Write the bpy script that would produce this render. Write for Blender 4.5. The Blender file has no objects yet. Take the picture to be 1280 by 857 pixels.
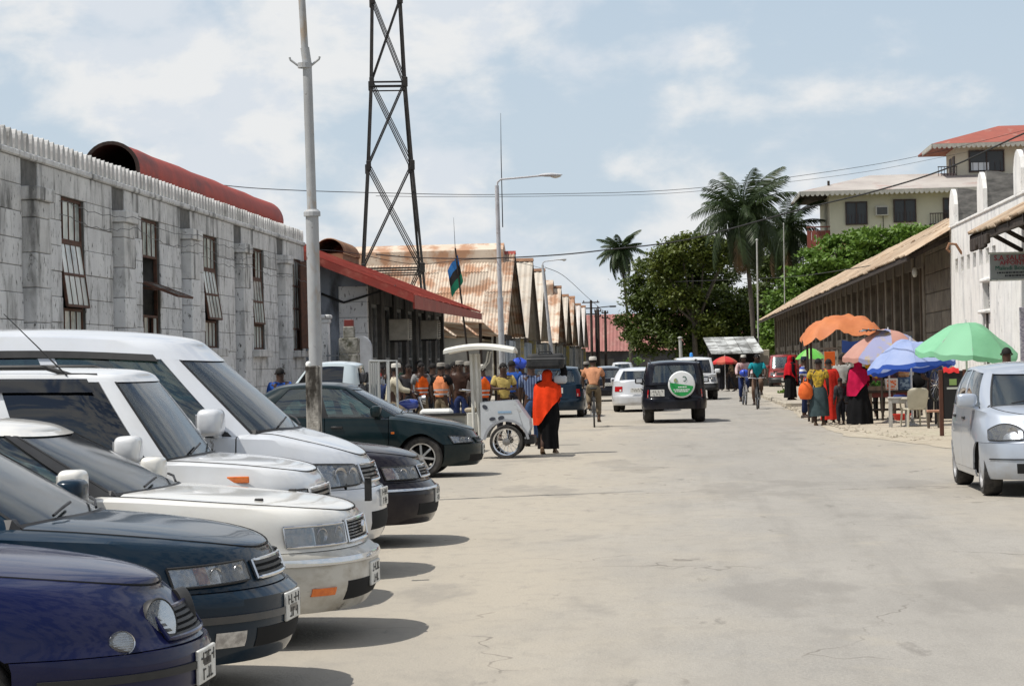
import bpy, bmesh, math, random
from mathutils import Vector, Matrix, noise as mnoise
R = math.radians
PI = math.pi
rnd = random.Random(11)
sc = bpy.context.scene
col = sc.collection
# ------------------------------------------------------------------ camera
FOC = 2933.0                       # focal length in photo pixels (about 82 mm on full frame)
CAMH = 1.6
VPX, VPY = 837.0, 450.8            # vanishing point of the street
ROLL = R(1.35)
_fw = Vector((VPX - 640, 428.5 - VPY, -FOC)).normalized()
_up = Vector((-math.sin(ROLL), math.cos(ROLL), 0))
_up = (_up - _fw * _up.dot(_fw)).normalized()
_rt = _fw.cross(_up)
CM = Matrix((_rt, _fw, _up))
cam_data = bpy.data.cameras.new('camera')
cam = bpy.data.objects.new('camera', cam_data)
col.objects.link(cam)
cam.matrix_world = Matrix.Translation((0, 0, CAMH)) @ CM.to_4x4()
cam_data.sensor_fit = 'HORIZONTAL'
cam_data.sensor_width = 36
cam_data.lens = FOC / 1280 * 36
cam_data.clip_start = 0.1
cam_data.clip_end = 5000
sc.camera = cam
# ------------------------------------------------------------------ sun, sky, exposure
SUN_EL = R(61)
SUN_DIR = Vector((-0.93, -0.37, 0)).normalized()      # where the sun stands, seen from above
sun_data = bpy.data.lights.new('sun', 'SUN')
sun_data.energy = 4.8
sun_data.angle = R(0.55)
sun_data.color = (1.0, 0.955, 0.88)
sun = bpy.data.objects.new('sun', sun_data)
col.objects.link(sun)
_sv = Vector((SUN_DIR.x * math.cos(SUN_EL), SUN_DIR.y * math.cos(SUN_EL), math.sin(SUN_EL)))
sun.rotation_euler = _sv.to_track_quat('Z', 'Y').to_euler()
sun.location = (-20, -20, 60)
world = bpy.data.worlds.new('World')
sc.world = world
world.use_nodes = True
def build_world():
 nt = world.node_tree
 n, l = nt.nodes, nt.links
 n.clear()
 out = n.new('ShaderNodeOutputWorld')
 sky = n.new('ShaderNodeTexSky')
 sky.sky_type = 'NISHITA'
 sky.sun_disc = False
 sky.sun_elevation = SUN_EL
 sky.sun_rotation = math.atan2(SUN_DIR.x, SUN_DIR.y)
 sky.air_density = 1.0
 sky.dust_density = 1.0
 sky.ozone_density = 1.2
 b1 = n.new('ShaderNodeBackground')
 b1.inputs[1].default_value = 0.118
 l.new(sky.outputs[0], b1.inputs[0])
 tc = n.new('ShaderNodeTexCoord')
 mp = n.new('ShaderNodeMapping')
 mp.inputs['Scale'].default_value = (1, 1, 1.75)
 mp.inputs['Location'].default_value = (3.3, 0.7, 2.1)
 l.new(tc.outputs['Generated'], mp.inputs[0])
 def nz(scale, detail, rough, off=(0, 0, 0), dist=0.0):
  m2 = n.new('ShaderNodeVectorMath'); m2.operation = 'ADD'
  m2.inputs[1].default_value = off
  l.new(mp.outputs[0], m2.inputs[0])
  t = n.new('ShaderNodeTexNoise')
  t.inputs['Scale'].default_value = scale
  t.inputs['Detail'].default_value = detail
  t.inputs['Roughness'].default_value = rough
  t.inputs['Distortion'].default_value = dist
  l.new(m2.outputs[0], t.inputs['Vector'])
  return t.outputs['Fac']
 def ramp(src, a, b, interp='EASE'):
  r = n.new('ShaderNodeValToRGB')
  r.color_ramp.interpolation = interp
  r.color_ramp.elements[0].position = a
  r.color_ramp.elements[1].position = b
  l.new(src, r.inputs[0])
  return r.outputs[0]
 def math_(op, a, b):
  m = n.new('ShaderNodeMath'); m.operation = op
  for i, v in enumerate((a, b)):
   if isinstance(v, (int, float)): m.inputs[i].default_value = v
   else: l.new(v, m.inputs[i])
  m.use_clamp = False
  return m.outputs[0]
 big = nz(7.5, 3, 0.5)
 fine = nz(17, 9, 0.56, (3.1, 1.2, 0.4), 0.15)
 dens = math_('ADD', math_('MULTIPLY', big, 0.55), math_('MULTIPLY', fine, 0.45))
 cov = ramp(dens, 0.43, 0.545)                       # where a cloud stands
 lit = ramp(nz(17, 9, 0.56, (3.1, 1.2, 0.36), 0.15), 0.46, 0.575)   # same field seen from below: tops catch the sun
 mixc = n.new('ShaderNodeMix'); mixc.data_type = 'RGBA'
 mixc.inputs[6].default_value = (0.82, 0.825, 0.825, 1)
 mixc.inputs[7].default_value = (0.69, 0.735, 0.79, 1)
 l.new(lit, mixc.inputs[0])
 b2 = n.new('ShaderNodeBackground')
 b2.inputs[1].default_value = 1.0
 l.new(mixc.outputs[2], b2.inputs[0])
 # humid air: a pale veil that thickens towards the horizon all round, cumulus in front of it
 sep = n.new('ShaderNodeSeparateXYZ'); l.new(tc.outputs['Generated'], sep.inputs[0])
 mr = n.new('ShaderNodeMapRange'); mr.interpolation_type = 'SMOOTHSTEP'
 mr.inputs[1].default_value, mr.inputs[2].default_value = -0.02, 0.5
 mr.inputs[3].default_value, mr.inputs[4].default_value = 0.96, 0.10
 l.new(sep.outputs[2], mr.inputs[0])
 b3 = n.new('ShaderNodeBackground'); b3.inputs[0].default_value = (0.545, 0.638, 0.732, 1); b3.inputs[1].default_value = 1.0
 m1 = n.new('ShaderNodeMixShader')
 l.new(mr.outputs[0], m1.inputs[0]); l.new(b1.outputs[0], m1.inputs[1]); l.new(b3.outputs[0], m1.inputs[2])
 fac = math_('MULTIPLY', cov, 0.92)
 mx = n.new('ShaderNodeMixShader')
 l.new(fac, mx.inputs[0])
 l.new(m1.outputs[0], mx.inputs[1])
 l.new(b2.outputs[0], mx.inputs[2])
 l.new(mx.outputs[0], out.inputs[0])
build_world()
sc.view_settings.view_transform = 'Standard'
sc.view_settings.look = 'None'
sc.view_settings.gamma = 1
sc.view_settings.exposure = 0.06
sc.view_settings.use_curve_mapping = False
sc.cycles.max_bounces = 6
sc.cycles.diffuse_bounces = 3
sc.cycles.glossy_bounces = 3
sc.cycles.transparent_max_bounces = 12
sc.cycles.caustics_reflective = False
sc.cycles.caustics_refractive = False
# ------------------------------------------------------------------ pixel helpers (photo pixels, 1280 x 857)
def _dir(x, y):
 return CM @ Vector((x - 640, 428.5 - y, -FOC))
def P(x, y, d):
 """point at street distance d through a photo pixel"""
 v = _dir(x, y)
 return Vector((0, 0, CAMH)) + v * (d / v.y)
def G(x, y, z=0.0):
 """point on the ground (height z) through a photo pixel"""
 v = _dir(x, y)
 return Vector((0, 0, CAMH)) + v * ((z - CAMH) / v.z)
# ------------------------------------------------------------------ object helpers
def tag(o, label, cat, group=None, kind=None):
 o['label'] = label
 if cat: o['category'] = cat
 if group: o['group'] = group
 if kind: o['kind'] = kind
 return o
def thing(name, label, cat, loc=(0, 0, 0), rz=0.0, group=None):
 o = bpy.data.objects.new(name, None)
 col.objects.link(o)
 o.location = loc
 o.rotation_euler = (0, 0, rz)
 o.empty_display_size = 0.2
 return tag(o, label, cat, group)
def ob(name, mesh, parent=None, loc=None, rot=None, world=False):
 """link a mesh; world=True: the mesh is in world coordinates although it has a parent (an unrotated one)"""
 o = bpy.data.objects.new(name, mesh)
 col.objects.link(o)
 if parent is not None:
  o.parent = parent
  if world:
   off = Vector((0, 0, 0)); p = parent
   while p is not None:
    off += p.location; p = p.parent
   o.location = -off
 if loc is not None:
  o.location = (o.location + Vector(loc)) if world else Vector(loc)
 if rot is not None: o.rotation_euler = rot
 return o
class MB:
 def __init__(s): s.v, s.f, s.mi = [], [], []
 def add(s, v, f, m=0):
  k = len(s.v)
  s.v += [tuple(p) for p in v]
  s.f += [tuple(i + k for i in q) for q in f]
  s.mi += [m] * len(f)
  return s
 def box(s, x0, x1, y0, y1, z0, z1, m=0, T=None):
  v = [(x0,y0,z0),(x1,y0,z0),(x1,y1,z0),(x0,y1,z0),(x0,y0,z1),(x1,y0,z1),(x1,y1,z1),(x0,y1,z1)]
  if T is not None: v = [T @ Vector(p) for p in v]
  return s.add(v, [(0,3,2,1),(4,5,6,7),(0,1,5,4),(1,2,6,5),(2,3,7,6),(3,0,4,7)], m)
 def bbox(s, x0, x1, y0, y1, z0, z1, b=0.01, m=0, T=None):
  """box with chamfered edges"""
  bm = bmesh.new()
  bmesh.ops.create_cube(bm, size=1)
  for p in bm.verts:
   p.co = Vector(((x0+x1)/2 + p.co.x*(x1-x0), (y0+y1)/2 + p.co.y*(y1-y0), (z0+z1)/2 + p.co.z*(z1-z0)))
  bmesh.ops.bevel(bm, geom=bm.edges[:], offset=b, segments=1, affect='EDGES')
  bm.verts.index_update()
  v = [(T @ p.co) if T is not None else p.co.copy() for p in bm.verts]
  s.add(v, [[q.index for q in f.verts] for f in bm.faces], m)
  bm.free()
  return s
 def tube(s, pts, r, n=8, m=0, caps=True, up=None):
  pts = [Vector(p) for p in pts]
  rs = r if isinstance(r, (list, tuple)) else [r] * len(pts)
  k = len(s.v)
  ax = None
  for i, p in enumerate(pts):
   t = (pts[min(i+1, len(pts)-1)] - pts[max(i-1, 0)])
   t = t.normalized() if t.length > 1e-9 else Vector((0,0,1))
   if ax is None:
    ax = t.orthogonal() if up is None else (Vector(up) - t*t.dot(Vector(up)))
   ax = (ax - t * ax.dot(t))
   ax = ax.normalized() if ax.length > 1e-6 else t.orthogonal().normalized()
   b = t.cross(ax)
   for j in range(n):
    a = 2*PI*j/n
    s.v.append(tuple(p + (ax*math.cos(a) + b*math.sin(a))*rs[i]))
  for i in range(len(pts)-1):
   for j in range(n):
    a, b_ = k+i*n+j, k+i*n+(j+1) % n
    s.f.append((a, b_, b_+n, a+n)); s.mi.append(m)
  if caps:
   s.f.append(tuple(k+j for j in range(n-1, -1, -1))); s.mi.append(m)
   e = k+(len(pts)-1)*n
   s.f.append(tuple(e+j for j in range(n))); s.mi.append(m)
  return s
 def lathe(s, prof, n=16, T=None, m=0, closed=False):
  """profile of (radius, height) turned about z"""
  k = len(s.v)
  for (r, z) in prof:
   for j in range(n):
    a = 2*PI*j/n
    p = Vector((r*math.cos(a), r*math.sin(a), z))
    s.v.append(tuple(T @ p if T is not None else p))
  q = len(prof)
  for i in range(q if closed else q-1):
   i2 = (i+1) % q
   for j in range(n):
    a, b = k+i*n+j, k+i*n+(j+1) % n
    c, d = k+i2*n+(j+1) % n, k+i2*n+j
    s.f.append((a, b, c, d)); s.mi.append(m)
  if not closed:
   s.f.append(tuple(k+j for j in range(n-1, -1, -1))); s.mi.append(m)
   e = k+(q-1)*n
   s.f.append(tuple(e+j for j in range(n))); s.mi.append(m)
  return s
 def grid(s, rows, m=0, closed=False):
  """rows of points -> quads"""
  k = len(s.v)
  w = len(rows[0])
  for r in rows: s.v += [tuple(p) for p in r]
  for i in range(len(rows)-1):
   for j in range(w if closed else w-1):
    j2 = (j+1) % w
    s.f.append((k+i*w+j, k+i*w+j2, k+(i+1)*w+j2, k+(i+1)*w+j)); s.mi.append(m)
  return s
 def prism(s, poly, axis, a, b, m=0):
  """polygon (list of 2d points) pushed from a to b along axis 'x','y' or 'z'"""
  def at(p, t):
   return {'x': (t, p[0], p[1]), 'y': (p[0], t, p[1]), 'z': (p[0], p[1], t)}[axis]
  n = len(poly)
  v = [at(p, a) for p in poly] + [at(p, b) for p in poly]
  f = [tuple(range(n-1, -1, -1)), tuple(range(n, 2*n))]
  f += [(i, (i+1) % n, n+(i+1) % n, n+i) for i in range(n)]
  return s.add(v, f, m)
 def mesh(s, name, mats, smooth=None):
  me = bpy.data.meshes.new(name)
  me.from_pydata(s.v, [], s.f)
  if not isinstance(mats, (list, tuple)): mats = [mats]
  for mt in mats: me.materials.append(mt)
  if len(mats) > 1: me.polygons.foreach_set('material_index', s.mi)
  bm = bmesh.new(); bm.from_mesh(me)
  bmesh.ops.recalc_face_normals(bm, faces=bm.faces)
  bm.to_mesh(me); bm.free()
  if smooth is not None:
   me.polygons.foreach_set('use_smooth', [True]*len(me.polygons))
   me.set_sharp_from_angle(angle=R(smooth))
  me.update()
  return me
 def build(s, name, mats, parent=None, smooth=None, world=False, loc=None, rot=None):
  return ob(name, s.mesh(name, mats, smooth), parent, loc, rot, world)
# ------------------------------------------------------------------ materials
def rgb(c): return (c[0], c[1], c[2], 1)
_mats = {}
def mat(name, c1, c2=None, scale=6.0, thr=(0.35, 0.65), rough=0.7, metal=0.0, bump=0.0, bscale=60.0, stretch=(1,1,1),
  c3=None, scale3=3.0, thr3=(0.5, 0.62), stretch3=(1,1,1), amt3=1.0, c4=None, scale4=8.0, thr4=(0.6, 0.7), stretch4=(1,1,1),
  coat=0.0, var=0.0, detail=6, rough3=None, wave=None, spec=0.3, objspace=False, sheen=0.0, trans=0.0, lowdust=0.0):
 if name in _mats: return _mats[name]
 m = bpy.data.materials.new(name)
 _mats[name] = m
 m.use_nodes = True
 nt = m.node_tree; n, l = nt.nodes, nt.links
 bs = n['Principled BSDF']
 bs.inputs['Roughness'].default_value = rough
 bs.inputs['Metallic'].default_value = metal
 bs.inputs['Specular IOR Level'].default_value = spec
 if coat:
  bs.inputs['Coat Weight'].default_value = coat
  bs.inputs['Coat Roughness'].default_value = 0.06
  if coat == 0.6: bs.inputs['Coat IOR'].default_value = 1.4
 geo = n.new('ShaderNodeNewGeometry')
 pos = geo.outputs['Position']
 if objspace:
  tcn = n.new('ShaderNodeTexCoord'); pos = tcn.outputs['Object']
 def noise(scale, stretch, det=detail, off=0):
  mp = n.new('ShaderNodeMapping')
  mp.inputs['Scale'].default_value = stretch
  mp.inputs['Location'].default_value = (off, off*1.7, off*0.6)
  l.new(pos, mp.inputs[0])
  t = n.new('ShaderNodeTexNoise')
  t.inputs['Scale'].default_value = scale
  t.inputs['Detail'].default_value = det
  t.inputs['Roughness'].default_value = 0.6
  l.new(mp.outputs[0], t.inputs['Vector'])
  return t.outputs['Fac']
 def ramp(src, th):
  r = n.new('ShaderNodeMapRange')
  r.inputs[1].default_value, r.inputs[2].default_value = th
  l.new(src, r.inputs[0])
  return r.outputs[0]
 def mix(f, a, b):
  x = n.new('ShaderNodeMix'); x.data_type = 'RGBA'
  l.new(f, x.inputs[0])
  for i, c in ((6, a), (7, b)):
   if isinstance(c, tuple): x.inputs[i].default_value = rgb(c)
   else: l.new(c, x.inputs[i])
  return x.outputs[2]
 base = c1
 if c2 is not None: base = mix(ramp(noise(scale, stretch), thr), c1, c2)
 f3 = None
 if c3 is not None:
  f3 = ramp(noise(scale3, stretch3, 8, 5.3), thr3)
  if amt3 != 1.0:
   mm = n.new('ShaderNodeMath'); mm.operation = 'MULTIPLY'; mm.inputs[1].default_value = amt3
   l.new(f3, mm.inputs[0]); f3 = mm.outputs[0]
  base = mix(f3, base, c3)
  if rough3 is not None:
   rr = n.new('ShaderNodeMapRange')
   rr.inputs[3].default_value, rr.inputs[4].default_value = rough, rough3
   l.new(f3, rr.inputs[0]); l.new(rr.outputs[0], bs.inputs['Roughness'])
   if metal:
    r2 = n.new('ShaderNodeMapRange')
    r2.inputs[3].default_value, r2.inputs[4].default_value = metal, 0.0
    l.new(f3, r2.inputs[0]); l.new(r2.outputs[0], bs.inputs['Metallic'])
 if c4 is not None: base = mix(ramp(noise(scale4, stretch4, 8, 9.1), thr4), base, c4)
 if lowdust:
  sp = n.new('ShaderNodeSeparateXYZ'); l.new(geo.outputs['Position'], sp.inputs[0])
  zr = n.new('ShaderNodeMapRange'); zr.inputs[1].default_value, zr.inputs[2].default_value = 0.15, 0.62
  zr.inputs[3].default_value, zr.inputs[4].default_value = lowdust, 0.0
  l.new(sp.outputs[2], zr.inputs[0])
  mm = n.new('ShaderNodeMath'); mm.operation = 'MULTIPLY'
  l.new(zr.outputs[0], mm.inputs[0]); l.new(ramp(noise(5.0, (1,1,1.5), 8, 3.7), (0.3, 0.62)), mm.inputs[1])
  base = mix(mm.outputs[0], base, (0.30, 0.255, 0.19))
 if var:
  oi = n.new('ShaderNodeObjectInfo')
  hs = n.new('ShaderNodeHueSaturation')
  r = n.new('ShaderNodeMapRange')
  r.inputs[3].default_value, r.inputs[4].default_value = 1-var, 1+var
  l.new(oi.outputs['Random'], r.inputs[0])
  l.new(r.outputs[0], hs.inputs['Value'])
  if isinstance(base, tuple): hs.inputs['Color'].default_value = rgb(base)
  else: l.new(base, hs.inputs['Color'])
  base = hs.outputs['Color']
 if isinstance(base, tuple): bs.inputs['Base Color'].default_value = rgb(base)
 else: l.new(base, bs.inputs['Base Color'])
 if bump:
  bn = n.new('ShaderNodeBump')
  bn.inputs['Strength'].default_value = min(1.0, bump)
  bn.inputs['Distance'].default_value = 0.02
  l.new(noise(bscale, (1,1,1), 5, 2.2), bn.inputs['Height'])
  l.new(bn.outputs[0], bs.inputs['Normal'])
 if trans:
  tr = n.new('ShaderNodeBsdfTranslucent')
  if isinstance(base, tuple): tr.inputs[0].default_value = rgb(base)
  else: l.new(base, tr.inputs[0])
  mxs = n.new('ShaderNodeMixShader'); mxs.inputs[0].default_value = trans
  l.new(bs.outputs[0], mxs.inputs[1]); l.new(tr.outputs[0], mxs.inputs[2])
  l.new(mxs.outputs[0], n['Material Output'].inputs[0])
 return m
def glassmat(name, tint, refl=1.0, rough=0.02, veil=0.05, haze=0.0):
 if name in _mats: return _mats[name]
 m = bpy.data.materials.new(name); _mats[name] = m
 m.use_nodes = True
 nt = m.node_tree; n, l = nt.nodes, nt.links
 n.remove(n['Principled BSDF'])
 fr = n.new('ShaderNodeFresnel'); fr.inputs[0].default_value = 1.55
 tr = n.new('ShaderNodeBsdfTransparent'); tr.inputs[0].default_value = rgb(tint)
 gl = n.new('ShaderNodeBsdfGlossy'); gl.inputs[1].default_value = rough
 gl.inputs[0].default_value = (refl, refl, refl, 1)
 mx = n.new('ShaderNodeMixShader')
 ml = n.new('ShaderNodeMath'); ml.operation = 'MULTIPLY_ADD'
 ml.inputs[1].default_value = 0.9; ml.inputs[2].default_value = veil
 l.new(fr.outputs[0], ml.inputs[0])
 l.new(ml.outputs[0], mx.inputs[0]); l.new(tr.outputs[0], mx.inputs[1]); l.new(gl.outputs[0], mx.inputs[2])
 res = mx.outputs[0]
 if haze:
  df = n.new('ShaderNodeBsdfDiffuse'); df.inputs[0].default_value = (0.5, 0.5, 0.48, 1)
  m2 = n.new('ShaderNodeMixShader'); m2.inputs[0].default_value = haze
  l.new(res, m2.inputs[1]); l.new(df.outputs[0], m2.inputs[2]); res = m2.outputs[0]
 l.new(res, n['Material Output'].inputs[0])
 return m
def paint(name, c, metal=0.0, dust=(0.42, 0.37, 0.29), damt=0.35, rough=0.32):
 return mat(name, c, tuple(min(1, x*1.05+0.002) for x in c), scale=1.6, rough=rough, metal=metal, coat=0.9 if max(c) > 0.2 else 0.6,
    c3=dust, scale3=2.3, thr3=(0.46, 0.86), amt3=damt, spec=0.4 if max(c) > 0.2 else 0.05, lowdust=0.5 if max(c) > 0.2 else 0.07)
def ease(pts, x):
 """smooth curve through sorted (x, y) pairs"""
 if x <= pts[0][0]: return pts[0][1]
 if x >= pts[-1][0]: return pts[-1][1]
 for i in range(len(pts)-1):
  x0, y0 = pts[i]; x1, y1 = pts[i+1]
  if x0 <= x <= x1:
   def sl(k):
    if k <= 0 or k >= len(pts)-1:
     a, b = (0, 1) if k <= 0 else (len(pts)-2, len(pts)-1)
     return (pts[b][1]-pts[a][1])/max(1e-9, pts[b][0]-pts[a][0])
    d0 = (pts[k][1]-pts[k-1][1])/max(1e-9, pts[k][0]-pts[k-1][0])
    d1 = (pts[k+1][1]-pts[k][1])/max(1e-9, pts[k+1][0]-pts[k][0])
    if d0*d1 <= 0: return 0.0
    return 2*d0*d1/(d0+d1)
   h = x1-x0; t = (x-x0)/h
   m0, m1 = sl(i)*h, sl(i+1)*h
   return (2*t**3-3*t**2+1)*y0 + (t**3-2*t**2+t)*m0 + (-2*t**3+3*t**2)*y1 + (t**3-t**2)*m1
 return pts[-1][1]
def lin(a, b, n): return [a + (b-a)*i/(n-1) for i in range(n)]
MT = {}
TMPSC = bpy.data.scenes.new('scratch')      # scratch scene for growing meshes, removed at the end
def scratch_depsgraph():
 with bpy.context.temp_override(scene=TMPSC, view_layer=TMPSC.view_layers[0]):
  return bpy.context.evaluated_depsgraph_get()
# ------------------------------------------------------------------ ground, road, pavement
def road_material():
 m = bpy.data.materials.new('dusty worn asphalt')
 m.use_nodes = True
 nt = m.node_tree; n, l = nt.nodes, nt.links
 bs = n['Principled BSDF']; bs.inputs['Roughness'].default_value = 0.88
 bs.inputs['Specular IOR Level'].default_value = 0.25
 geo = n.new('ShaderNodeNewGeometry'); pos = geo.outputs['Position']
 sep = n.new('ShaderNodeSeparateXYZ'); l.new(pos, sep.inputs[0])
 def nz(scale, st=(1,1,1), det=6, off=0):
  mp = n.new('ShaderNodeMapping'); mp.inputs['Scale'].default_value = st; mp.inputs['Location'].default_value = (off, off, 0)
  l.new(pos, mp.inputs[0])
  t = n.new('ShaderNodeTexNoise'); t.inputs['Scale'].default_value = scale; t.inputs['Detail'].default_value = det; t.inputs['Roughness'].default_value = 0.62
  l.new(mp.outputs[0], t.inputs['Vector']); return t.outputs['Fac']
 def mr(src, a, b, c=0.0, d=1.0):
  r = n.new('ShaderNodeMapRange'); r.inputs[1].default_value, r.inputs[2].default_value = a, b
  r.inputs[3].default_value, r.inputs[4].default_value = c, d
  l.new(src, r.inputs[0]); return r.outputs[0]
 def mth(op, a, b):
  q = n.new('ShaderNodeMath'); q.operation = op
  for i, v in enumerate((a, b)):
   if isinstance(v, (int, float)): q.inputs[i].default_value = v
   else: l.new(v, q.inputs[i])
  return q.outputs[0]
 def mix(f, a, b):
  x = n.new('ShaderNodeMix'); x.data_type = 'RGBA'; l.new(f, x.inputs[0])
  for i, c in ((6, a), (7, b)):
   if isinstance(c, tuple): x.inputs[i].default_value = rgb(c)
   else: l.new(c, x.inputs[i])
  return x.outputs[2]
 base = mix(mr(nz(0.9, (1,0.35,1)), 0.35, 0.65), (0.25,0.237,0.215), (0.305,0.288,0.26))
 base = mix(mr(nz(38, det=5), 0.40, 0.62, 0, 0.6), base, (0.34,0.32,0.285))
 base = mix(mr(nz(3.2, (1,0.06,1), 5, 51), 0.5, 0.66, 0, 0.35), base, (0.20,0.188,0.168))             # stone chips
 base = mix(mr(nz(120, det=3, off=61), 0.56, 0.66, 0, 0.55), base, (0.13,0.122,0.11))
 base = mix(mr(nz(90, det=3, off=71), 0.58, 0.68, 0, 0.5), base, (0.42,0.40,0.36))
 # dust blown along the parked cars and the right edge
 wob = mth('MULTIPLY', mth('SUBTRACT', nz(0.6, (1,0.5,1), 8, 4), 0.5), 5.0)
 xl = mr(mth('ADD', sep.outputs[0], wob), -1.6, 0.9, 0.9, 0.0)
 xr = mr(mth('ADD', sep.outputs[0], wob), 2.3, 4.6, 0.0, 0.95)
 base = mix(mth('MAXIMUM', xl, xr), base, (0.36,0.322,0.262))
 base = mix(mr(nz(1.7, (1,0.6,1), 9, 7), 0.56, 0.72, 0, 0.55), base, (0.35,0.318,0.262))
 base = mix(mr(nz(5.0, (1,0.5,1), 9, 31), 0.5, 0.75, 0, 0.45), base, (0.215,0.2,0.178))
 base = mix(mr(nz(0.22, (1,0.25,1), 4, 41), 0.48, 0.56, 0, 0.3), base, (0.24,0.228,0.208))
 # darker oil stains and patches
 base = mix(mr(nz(0.55, (1,0.4,1), 5, 11), 0.57, 0.63, 0, 0.42), base, (0.19,0.178,0.16))
 base = mix(mr(nz(2.6, (1,0.25,1), 7, 15), 0.64, 0.70, 0, 0.6), base, (0.16,0.148,0.132))
 # cracks
 mp = n.new('ShaderNodeMapping'); mp.inputs['Scale'].default_value = (0.55, 0.3, 1)
 wv = n.new('ShaderNodeTexNoise'); wv.inputs['Scale'].default_value = 1.5; l.new(pos, wv.inputs['Vector'])
 vm = n.new('ShaderNodeVectorMath'); vm.operation = 'ADD'
 l.new(pos, vm.inputs[0]); l.new(wv.outputs['Color'], vm.inputs[1]); l.new(vm.outputs[0], mp.inputs[0])
 vo = n.new('ShaderNodeTexVoronoi'); vo.feature = 'DISTANCE_TO_EDGE'; vo.inputs['Scale'].default_value = 0.8
 l.new(mp.outputs[0], vo.inputs['Vector'])
 crack = mth('MULTIPLY', mr(vo.outputs['Distance'], 0.002, 0.007, 1, 0), mr(nz(0.5, det=3, off=20), 0.52, 0.6))
 # one long seam across the road
 yy = mth('ABSOLUTE', mth('SUBTRACT', mth('ADD', sep.outputs[1], mth('MULTIPLY', mth('SUBTRACT', nz(1.4), 0.5), 1.6)), 28.6), 0)
 seam = mth('MULTIPLY', mr(yy, 0.02, 0.06, 1, 0), mr(nz(2.2, det=4, off=3), 0.42, 0.5))
 crack = mth('MAXIMUM', crack, seam)
 base = mix(mth('MULTIPLY', crack, 0.6), base, (0.12,0.105,0.09))
 l.new(base, bs.inputs['Base Color'])
 bn = n.new('ShaderNodeBump'); bn.inputs['Strength'].default_value = 0.5; bn.inputs['Distance'].default_value = 0.02
 l.new(mth('ADD', nz(45, det=6), mth('MULTIPLY', nz(6, det=4), 1.5)), bn.inputs['Height']); l.new(bn.outputs[0], bs.inputs['Normal'])
 return m
MT['sand'] = mat('pale trodden sand', (0.37,0.325,0.255), (0.31,0.27,0.21), scale=0.9, rough=0.95, bump=0.7, bscale=14, c3=(0.42,0.375,0.30), scale3=7, c4=(0.2,0.17,0.13), scale4=9, thr4=(0.66,0.76))
MT['pave'] = mat('worn pavement', (0.36,0.325,0.27), (0.29,0.26,0.22), scale=1.6, rough=0.92, bump=0.5, bscale=22, c3=(0.45,0.40,0.32), scale3=1.1)
MT['earth'] = mat('dry earth', (0.30,0.26,0.19), (0.2,0.2,0.1), scale=0.05, rough=0.95)
def setting():
 MB().add([(-900,-60,-0.02),(900,-60,-0.02),(900,2500,-0.02),(-900,2500,-0.02)], [(0,1,2,3)]).build('ground', MT['earth'])['kind'] = 'structure'
 rm = road_material()
 ys = lin(-20, 262, 60)
 rows = []
 for y in ys:
  rows.append([(x, y, 0.0) for x in (-13, -6, -2, 2, 9.5 if y < 78 else 4.4, 12.0 if y < 78 else 4.5)])
 MB().grid(rows).build('road', rm)['kind'] = 'structure'
 # sandy apron in front of the stalls with a ragged edge
 r2 = random.Random(4)
 mb = MB(); rows = []
 for y in lin(30, 78, 60):
  xe = 6.4-2.9*min(1, max(0, (y-31)/17)) + 0.35*(mnoise.noise(Vector((y*0.6, 1, 0))) + 0.5*mnoise.noise(Vector((y*2.1, 3, 0))))
  if y > 66: xe += (y-66)*0.02
  rows.append([(xe+(14-xe)*t, y, 0.006+0.05*min(1, t*5)*(0.6+0.5*mnoise.noise(Vector((t*9, y*0.5, 2))))) for t in (0, 0.02, 0.05, 0.1, 0.15, 0.2, 0.3, 0.45, 0.7, 1)])
 mb.grid(rows).build('sand_apron', MT['sand'], smooth=60)['kind'] = 'structure'
 # pavement with kerb stones on the right, further down
 pv = MB().add([(3.95,77,0.12),(7.6,77,0.12),(7.6,262,0.12),(3.95,262,0.12),(3.95,77,0),(7.6,77,0)], [(0,1,2,3),(0,4,5,1)]).build('pavement', MT['pave'])
 pv['kind'] = 'structure'
 km = MB().bbox(0, 0.22, 0.01, 1.19, -0.02, 0.14, 0.02).mesh('kerb_stone', mat('kerb stone', (0.42,0.38,0.31), (0.3,0.27,0.22), scale=3, rough=0.9, var=0.15, bump=0.4))
 for k in range(70):
  o = ob('kerb_stone', km, pv, (3.74+0.03*math.sin(k*0.9), 77+k*1.2, -0.012*(k % 3)), (0, 0, R(rnd.uniform(-1, 1))))
 # left pavement before the sheds
 pv = MB().box(-8.0, -6.2, 118, 262, -0.02, 0.1).build('shed_pavement', MT['pave']); pv['kind'] = 'structure'
 # loose stones along the right edge
 st = MB()
 for k in range(500):
  y = r2.uniform(44, 80); x = 3.7+r2.random()**2*3.4
  if y < 52: x += (52-y)*0.1
  s = r2.uniform(0.012, 0.05)*(1.6 if r2.random() < 0.06 else 1)
  T = Matrix.Translation((x, y, 0.02)) @ Matrix.Rotation(r2.uniform(0, 6), 4, 'Z') @ Matrix.Diagonal((s*1.4, s, s*0.8, 1))
  st.add([T @ Vector(p) for p in ((1,0,0),(0,1,0),(-1,0,0),(0,-1,0),(0.1,0.1,1),(0,0,-1))], [(0,1,4),(1,2,4),(2,3,4),(3,0,4),(1,0,5),(2,1,5),(3,2,5),(0,3,5)])
 o = st.build('gravel', mat('loose stones', (0.42,0.37,0.29), (0.25,0.22,0.18), scale=6, rough=0.95))
 o['kind'] = 'stuff'; o['label'] = 'loose stones and rubble scattered along the sandy road edge'
setting()
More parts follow.
